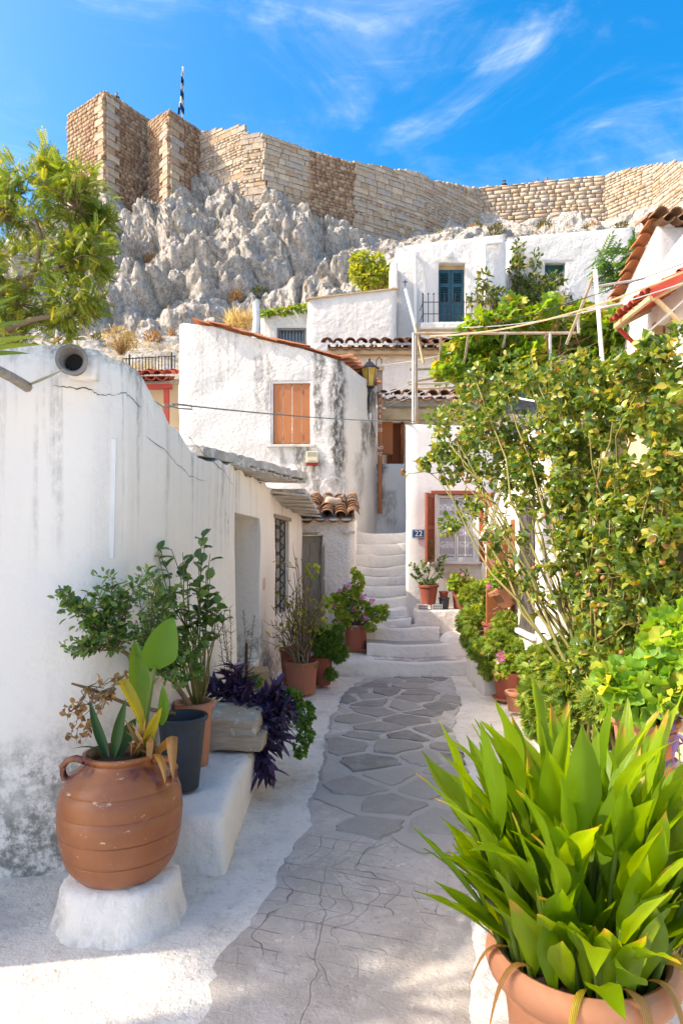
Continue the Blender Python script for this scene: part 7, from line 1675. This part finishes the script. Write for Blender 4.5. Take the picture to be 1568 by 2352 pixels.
cl_ = [(np.array(D(px, py, 11.0+rg.uniform(-.4,.5))), (r/F*11, r/F*11*1.4, r/F*11*.85), r*r) for px, py, r in vc]
tw_, ln_ = twig_set(lambda k, e: np.array(D([1100,1190,1290,1390][k % 4], 870, 11.2)), cl_, 50, rg, .018, .004, .1, .03); tw_.build('shoots', M_TWIG, gv, sm=60); foliage('foliage', gv, L_VINE, t_vine(), cl_, 3800, .13, rg, shell=.3, flat=.35, up=.5)
# climbers on the upper houses
cm = thing('climber', 'tangled dark climber with white flowers on the upper white house', 'climber', D(1230, 740, 18)); rg = rgn(55)
vc = [(1190,575,19.2,10,2.2),(1185,620,19.2,16,2.),(1195,660,19.1,16,1.5),(1200,700,18.6,30,1),(1150,690,17.6,28,1),(1115,680,17.3,22,1),(1110,640,17.3,12,1.4),(1250,690,18.6,40,1),(1270,650,19.0,24,1),(1225,650,19,22,1),(1230,595,19.2,10,2.),(1290,700,18.4,24,1),(1170,720,17.4,30,.8),(1085,690,17.2,10,1)]
cl_ = [(np.array(D(px, py, d)), (r/F*d, .22, r/F*d*q), r*r*q) for px, py, d, r, q in vc]
tw_, ln_ = twig_set(lambda k, e: np.array((e[0]+rg.normal(0,.1), e[1]+.05, 6.6)), cl_, 50, rg, .014, .004, .05, .03); tw_.build('stems', M_TWIG, cm, sm=60); foliage('foliage', cm, L_JAS, t_oval(.5), cl_, 2100, .13, rg, shell=.2); foliage('white_blossom', cm, L_WHITEF, t_petals(), [(np.array(D(1292,680,18.3)),(.22,.2,.25)),(np.array(D(1260,720,18)),(.3,.2,.15))], 130, .13, rg)
# small trees by the upper houses
st_ = thing('small_tree', 'small yellow-green tree beside the balcony house under the cliff', 'tree', D(850, 670, 20.5)); rg = rgn(56)
cl_ = [(np.array(D(px, py, 20.5)), (r/F*20, r/F*20, r/F*20), r*r) for px, py, r in ((832,605,24),(880,632,22),(850,640,30),(825,630,20),(868,600,12),(895,645,14))]
tw_, ln_ = twig_set(lambda k, e: np.array(D(852,680,20.5)), cl_, 40, rg, .02, .006, .05, .02); tw_.build('trunk', M_TWIG, st_, sm=60); foliage('crown', st_, L_YEL, t_oval(.45), cl_, 1500, .16, rg, shell=.3)
sp = thing('sapling', 'bluish green feathery sapling in front of the plain white house', 'tree', D(1445, 690, 17)); rg = rgn(57)
cl_ = [(np.array(D(px, py, 17)), (r/F*17, r/F*17, r/F*17), r*r) for px, py, r in ((1395,590,20),(1430,570,22),(1410,620,24),(1445,600,22),(1380,600,12),(1455,570,14),(1440,640,16))]
tw_, ln_ = twig_set(lambda k, e: np.array(D(1448,690,17.1)), cl_, 22, rg, .018, .005, .08, .02); tw_.build('trunk', M_GTWIG, sp, sm=60); leaves_along('crown', sp, leafmat('sapling_leaf', G((.05,.11,.03),(.10,.18,.05)), .35), t_pinnate(8, .4, .05, .28), ln_, 6, .42, rg, .55, .9, .9, droop=.25)
# ---------------------------------------------------------------- wires
def wire(a, b_, sag, label, mat=M_BWIRE, r=.006):
    o = MB(); q = bez(np.array(a), np.array(b_), (0,0,-sag), 14); o.tube([Vector(p) for p in q], r, 5); tag(o.build('overhead_wire', mat, sm=60), label, 'wire')
wire(D(395,928,4.45), D(1020,966,10.1), .10, 'grey cable stretched from the left wall across the alley', M_WIRE, .0055)
cb = thing('cable_loop', 'loop of grey cable hanging at the top of the left wall', 'cable', D(400, 930, 4.4)); b = MB(); b.tube([D(345,915,4.2), D(380,938,4.3), D(410,928,4.4), D(440,932,4.45), D(442,940,4.45), D(410,938,4.4), D(378,928,4.3), D(372,945,4.28)], .0055, 5); b.build('cable', M_WIRE, cb, sm=60)
wire(D(1000,775,10.3), D(1568,605,8.0), .15, 'upper black wire running to the far right house'); wire(D(985,772,10.3), D(1568,625,7.8), .35, 'cream rope sagging above the vine', M_BEIGEW, .012); wire(D(1060,752,10.3), D(1568,650,7.6), .25, 'thin grey clothes line above the vine', M_GALV, .007)
wire(D(880,838,12.6), D(1035,810,10.4), .05, 'thin line from the street lamp to the pergola', M_GALV, .006); wire(D(862,905,12.6), D(960,870,10.6), .12, 'white cable drooping beside the lamp bracket', M_GALV, .009); wire(D(880,930,12.6), D(1030,850,10.9), .03, 'clothes line rising from the downpipe to the pergola', M_GALV, .006); wire(D(880,935,12.6), D(1030,875,10.9), .03, 'second clothes line below the rising one', M_GALV, .006)
wire(D(1370,855,9.3), D(1568,690,7.0), .05, 'straight grey cord rising to the red canopy', M_GALV, .010); wire(D(1130,895,9), D(1330,925,7.2), .12, 'white cord over the rose top', M_WPAINT, .010)
# ---------------------------------------------------------------- cliff shrubs, dry grass
rg = rgn(58)
protos = []
for k in range(3):
    P = in_ball((0,0,.3), (.5,.4,.4), 260, rg, .2); Y = nrmz(P-np.array([0,0,-.1]))+rg.normal(0,.4,(260,3)); me = leaf_mesh('cliff_shrub', t_oval(.4), P, Y, rg.normal(0,1,(260,3)), rg.uniform(.10,.2,260), rg.uniform(0,1,260))
    me.materials.append([leafmat('cliff_shrub_leaf', G((.05,.055,.025),(.10,.10,.045),(.17,.15,.07)), .2, .7, .1), L_DRYL, bpy.data.materials.get('cliff_shrub_leaf') or L_DRYL][k] if k != 2 else bpy.data.materials['cliff_shrub_leaf']); protos.append(me)
cand = [(i, j) for i in range(40, len(pxs)-40) for j in range(70, 238)]
rg.shuffle(cand); cnt = 0
spots = [(1055,460),(1050,470),(1140,468),(1075,455)]
for (i, j) in cand:
    if cnt >= 36: break
    a = HV[i, j]; 
    if HV[i, j+1][1]-a[1] < .16: continue
    if a[1] < 26: continue
    M4 = Matrix.Translation(Vector(a)-Vector((0,0,.1))) @ Matrix.Rotation(rg.uniform(0,6.28), 4, 'Z') @ Matrix.Scale(rg.uniform(.5,1.5), 4)
    o = placed('cliff_shrub', protos[int(rg.choice([0,0,2,1]))], None, None, M4); tag(o, 'scrubby little bush clinging to the cliff face', 'shrub', 'scrub bushes on the cliff'); cnt += 1
P = []; Y = []; S = []
idx = [(i, j) for i in range(30, len(pxs)-31) for j in range(24, 242)]; rg.shuffle(idx); k = 0
for (i, j) in idx:
    a = HV[i, j]; dy = HV[i, j+1][1]-a[1]; dz = abs(HV[i, j+1][2]-a[2])
    if dy < .12 or dz > dy*1.1: continue
    if noise.noise(Vector(a)*.35) < -.05 and a[1] < 55: continue
    for q in range(9): P.append(a+rg.normal(0,.16,3)*np.array([1,1,.1])); Y.append(np.array([0,0,1.])+rg.normal(0,.4,3)); S.append(rg.uniform(.18,.5))
    k += 1
    if k > 900: break
obj('dry_grass', leaf_mesh('dry_grass', T_([(-.035,0,0),(.035,0,0),(0,1,.1)], [(0,1,2)]), np.array(P), np.array(Y), rg.normal(0,1,(len(P),3)), np.array(S), rg.uniform(0,1,len(P))), L_STRAW, kind='stuff')
tag(bpy.data.objects['dry_grass'], 'straw coloured dry grass on the slope under the fortress', 'grass', kind='stuff')
# mossy greenery on the low roof, dry weeds behind the left wall
t = thing('roof_creeper', 'strip of green creeper along the low house roof edge', 'creeper', D(650, 716, 17.5)); foliage('foliage', t, L_VINE, t_oval(.6), [(np.array(D(x, 722-(x-600)*.16, 17.5)),(.15,.12,.07)) for x in range(604, 704, 11)], 420, .08, rgn(60))
t = thing('dry_bush', 'dry straw coloured bush behind the left wall top', 'bush', D(275, 800, 16)); rg = rgn(61); cl_ = [(np.array(D(270,775,16)),(.35,.3,.25)),(np.array(D(295,785,16)),(.25,.25,.2))]; tw_, ln_ = twig_set(lambda k, e: np.array(D(278,815,16)), cl_, 60, rg, .008, .002, .05, .03); tw_.build('twigs', M_DRY, t); foliage('foliage', t, L_STRAW, t_oval(.3), cl_, 420, .09, rg)
t = thing('dry_bush', 'golden dry grass clump beside the flue pipe', 'bush', D(545, 745, 19.5)); foliage('foliage', t, L_STRAW, T_([(-.04,0,0),(.04,0,0),(0,1,.1)], [(0,1,2)]), [(np.array(D(548,745,19.5)),(.35,.3,.15))], 380, .4, rgn(62), up=0, out=.3, droop=-1.)
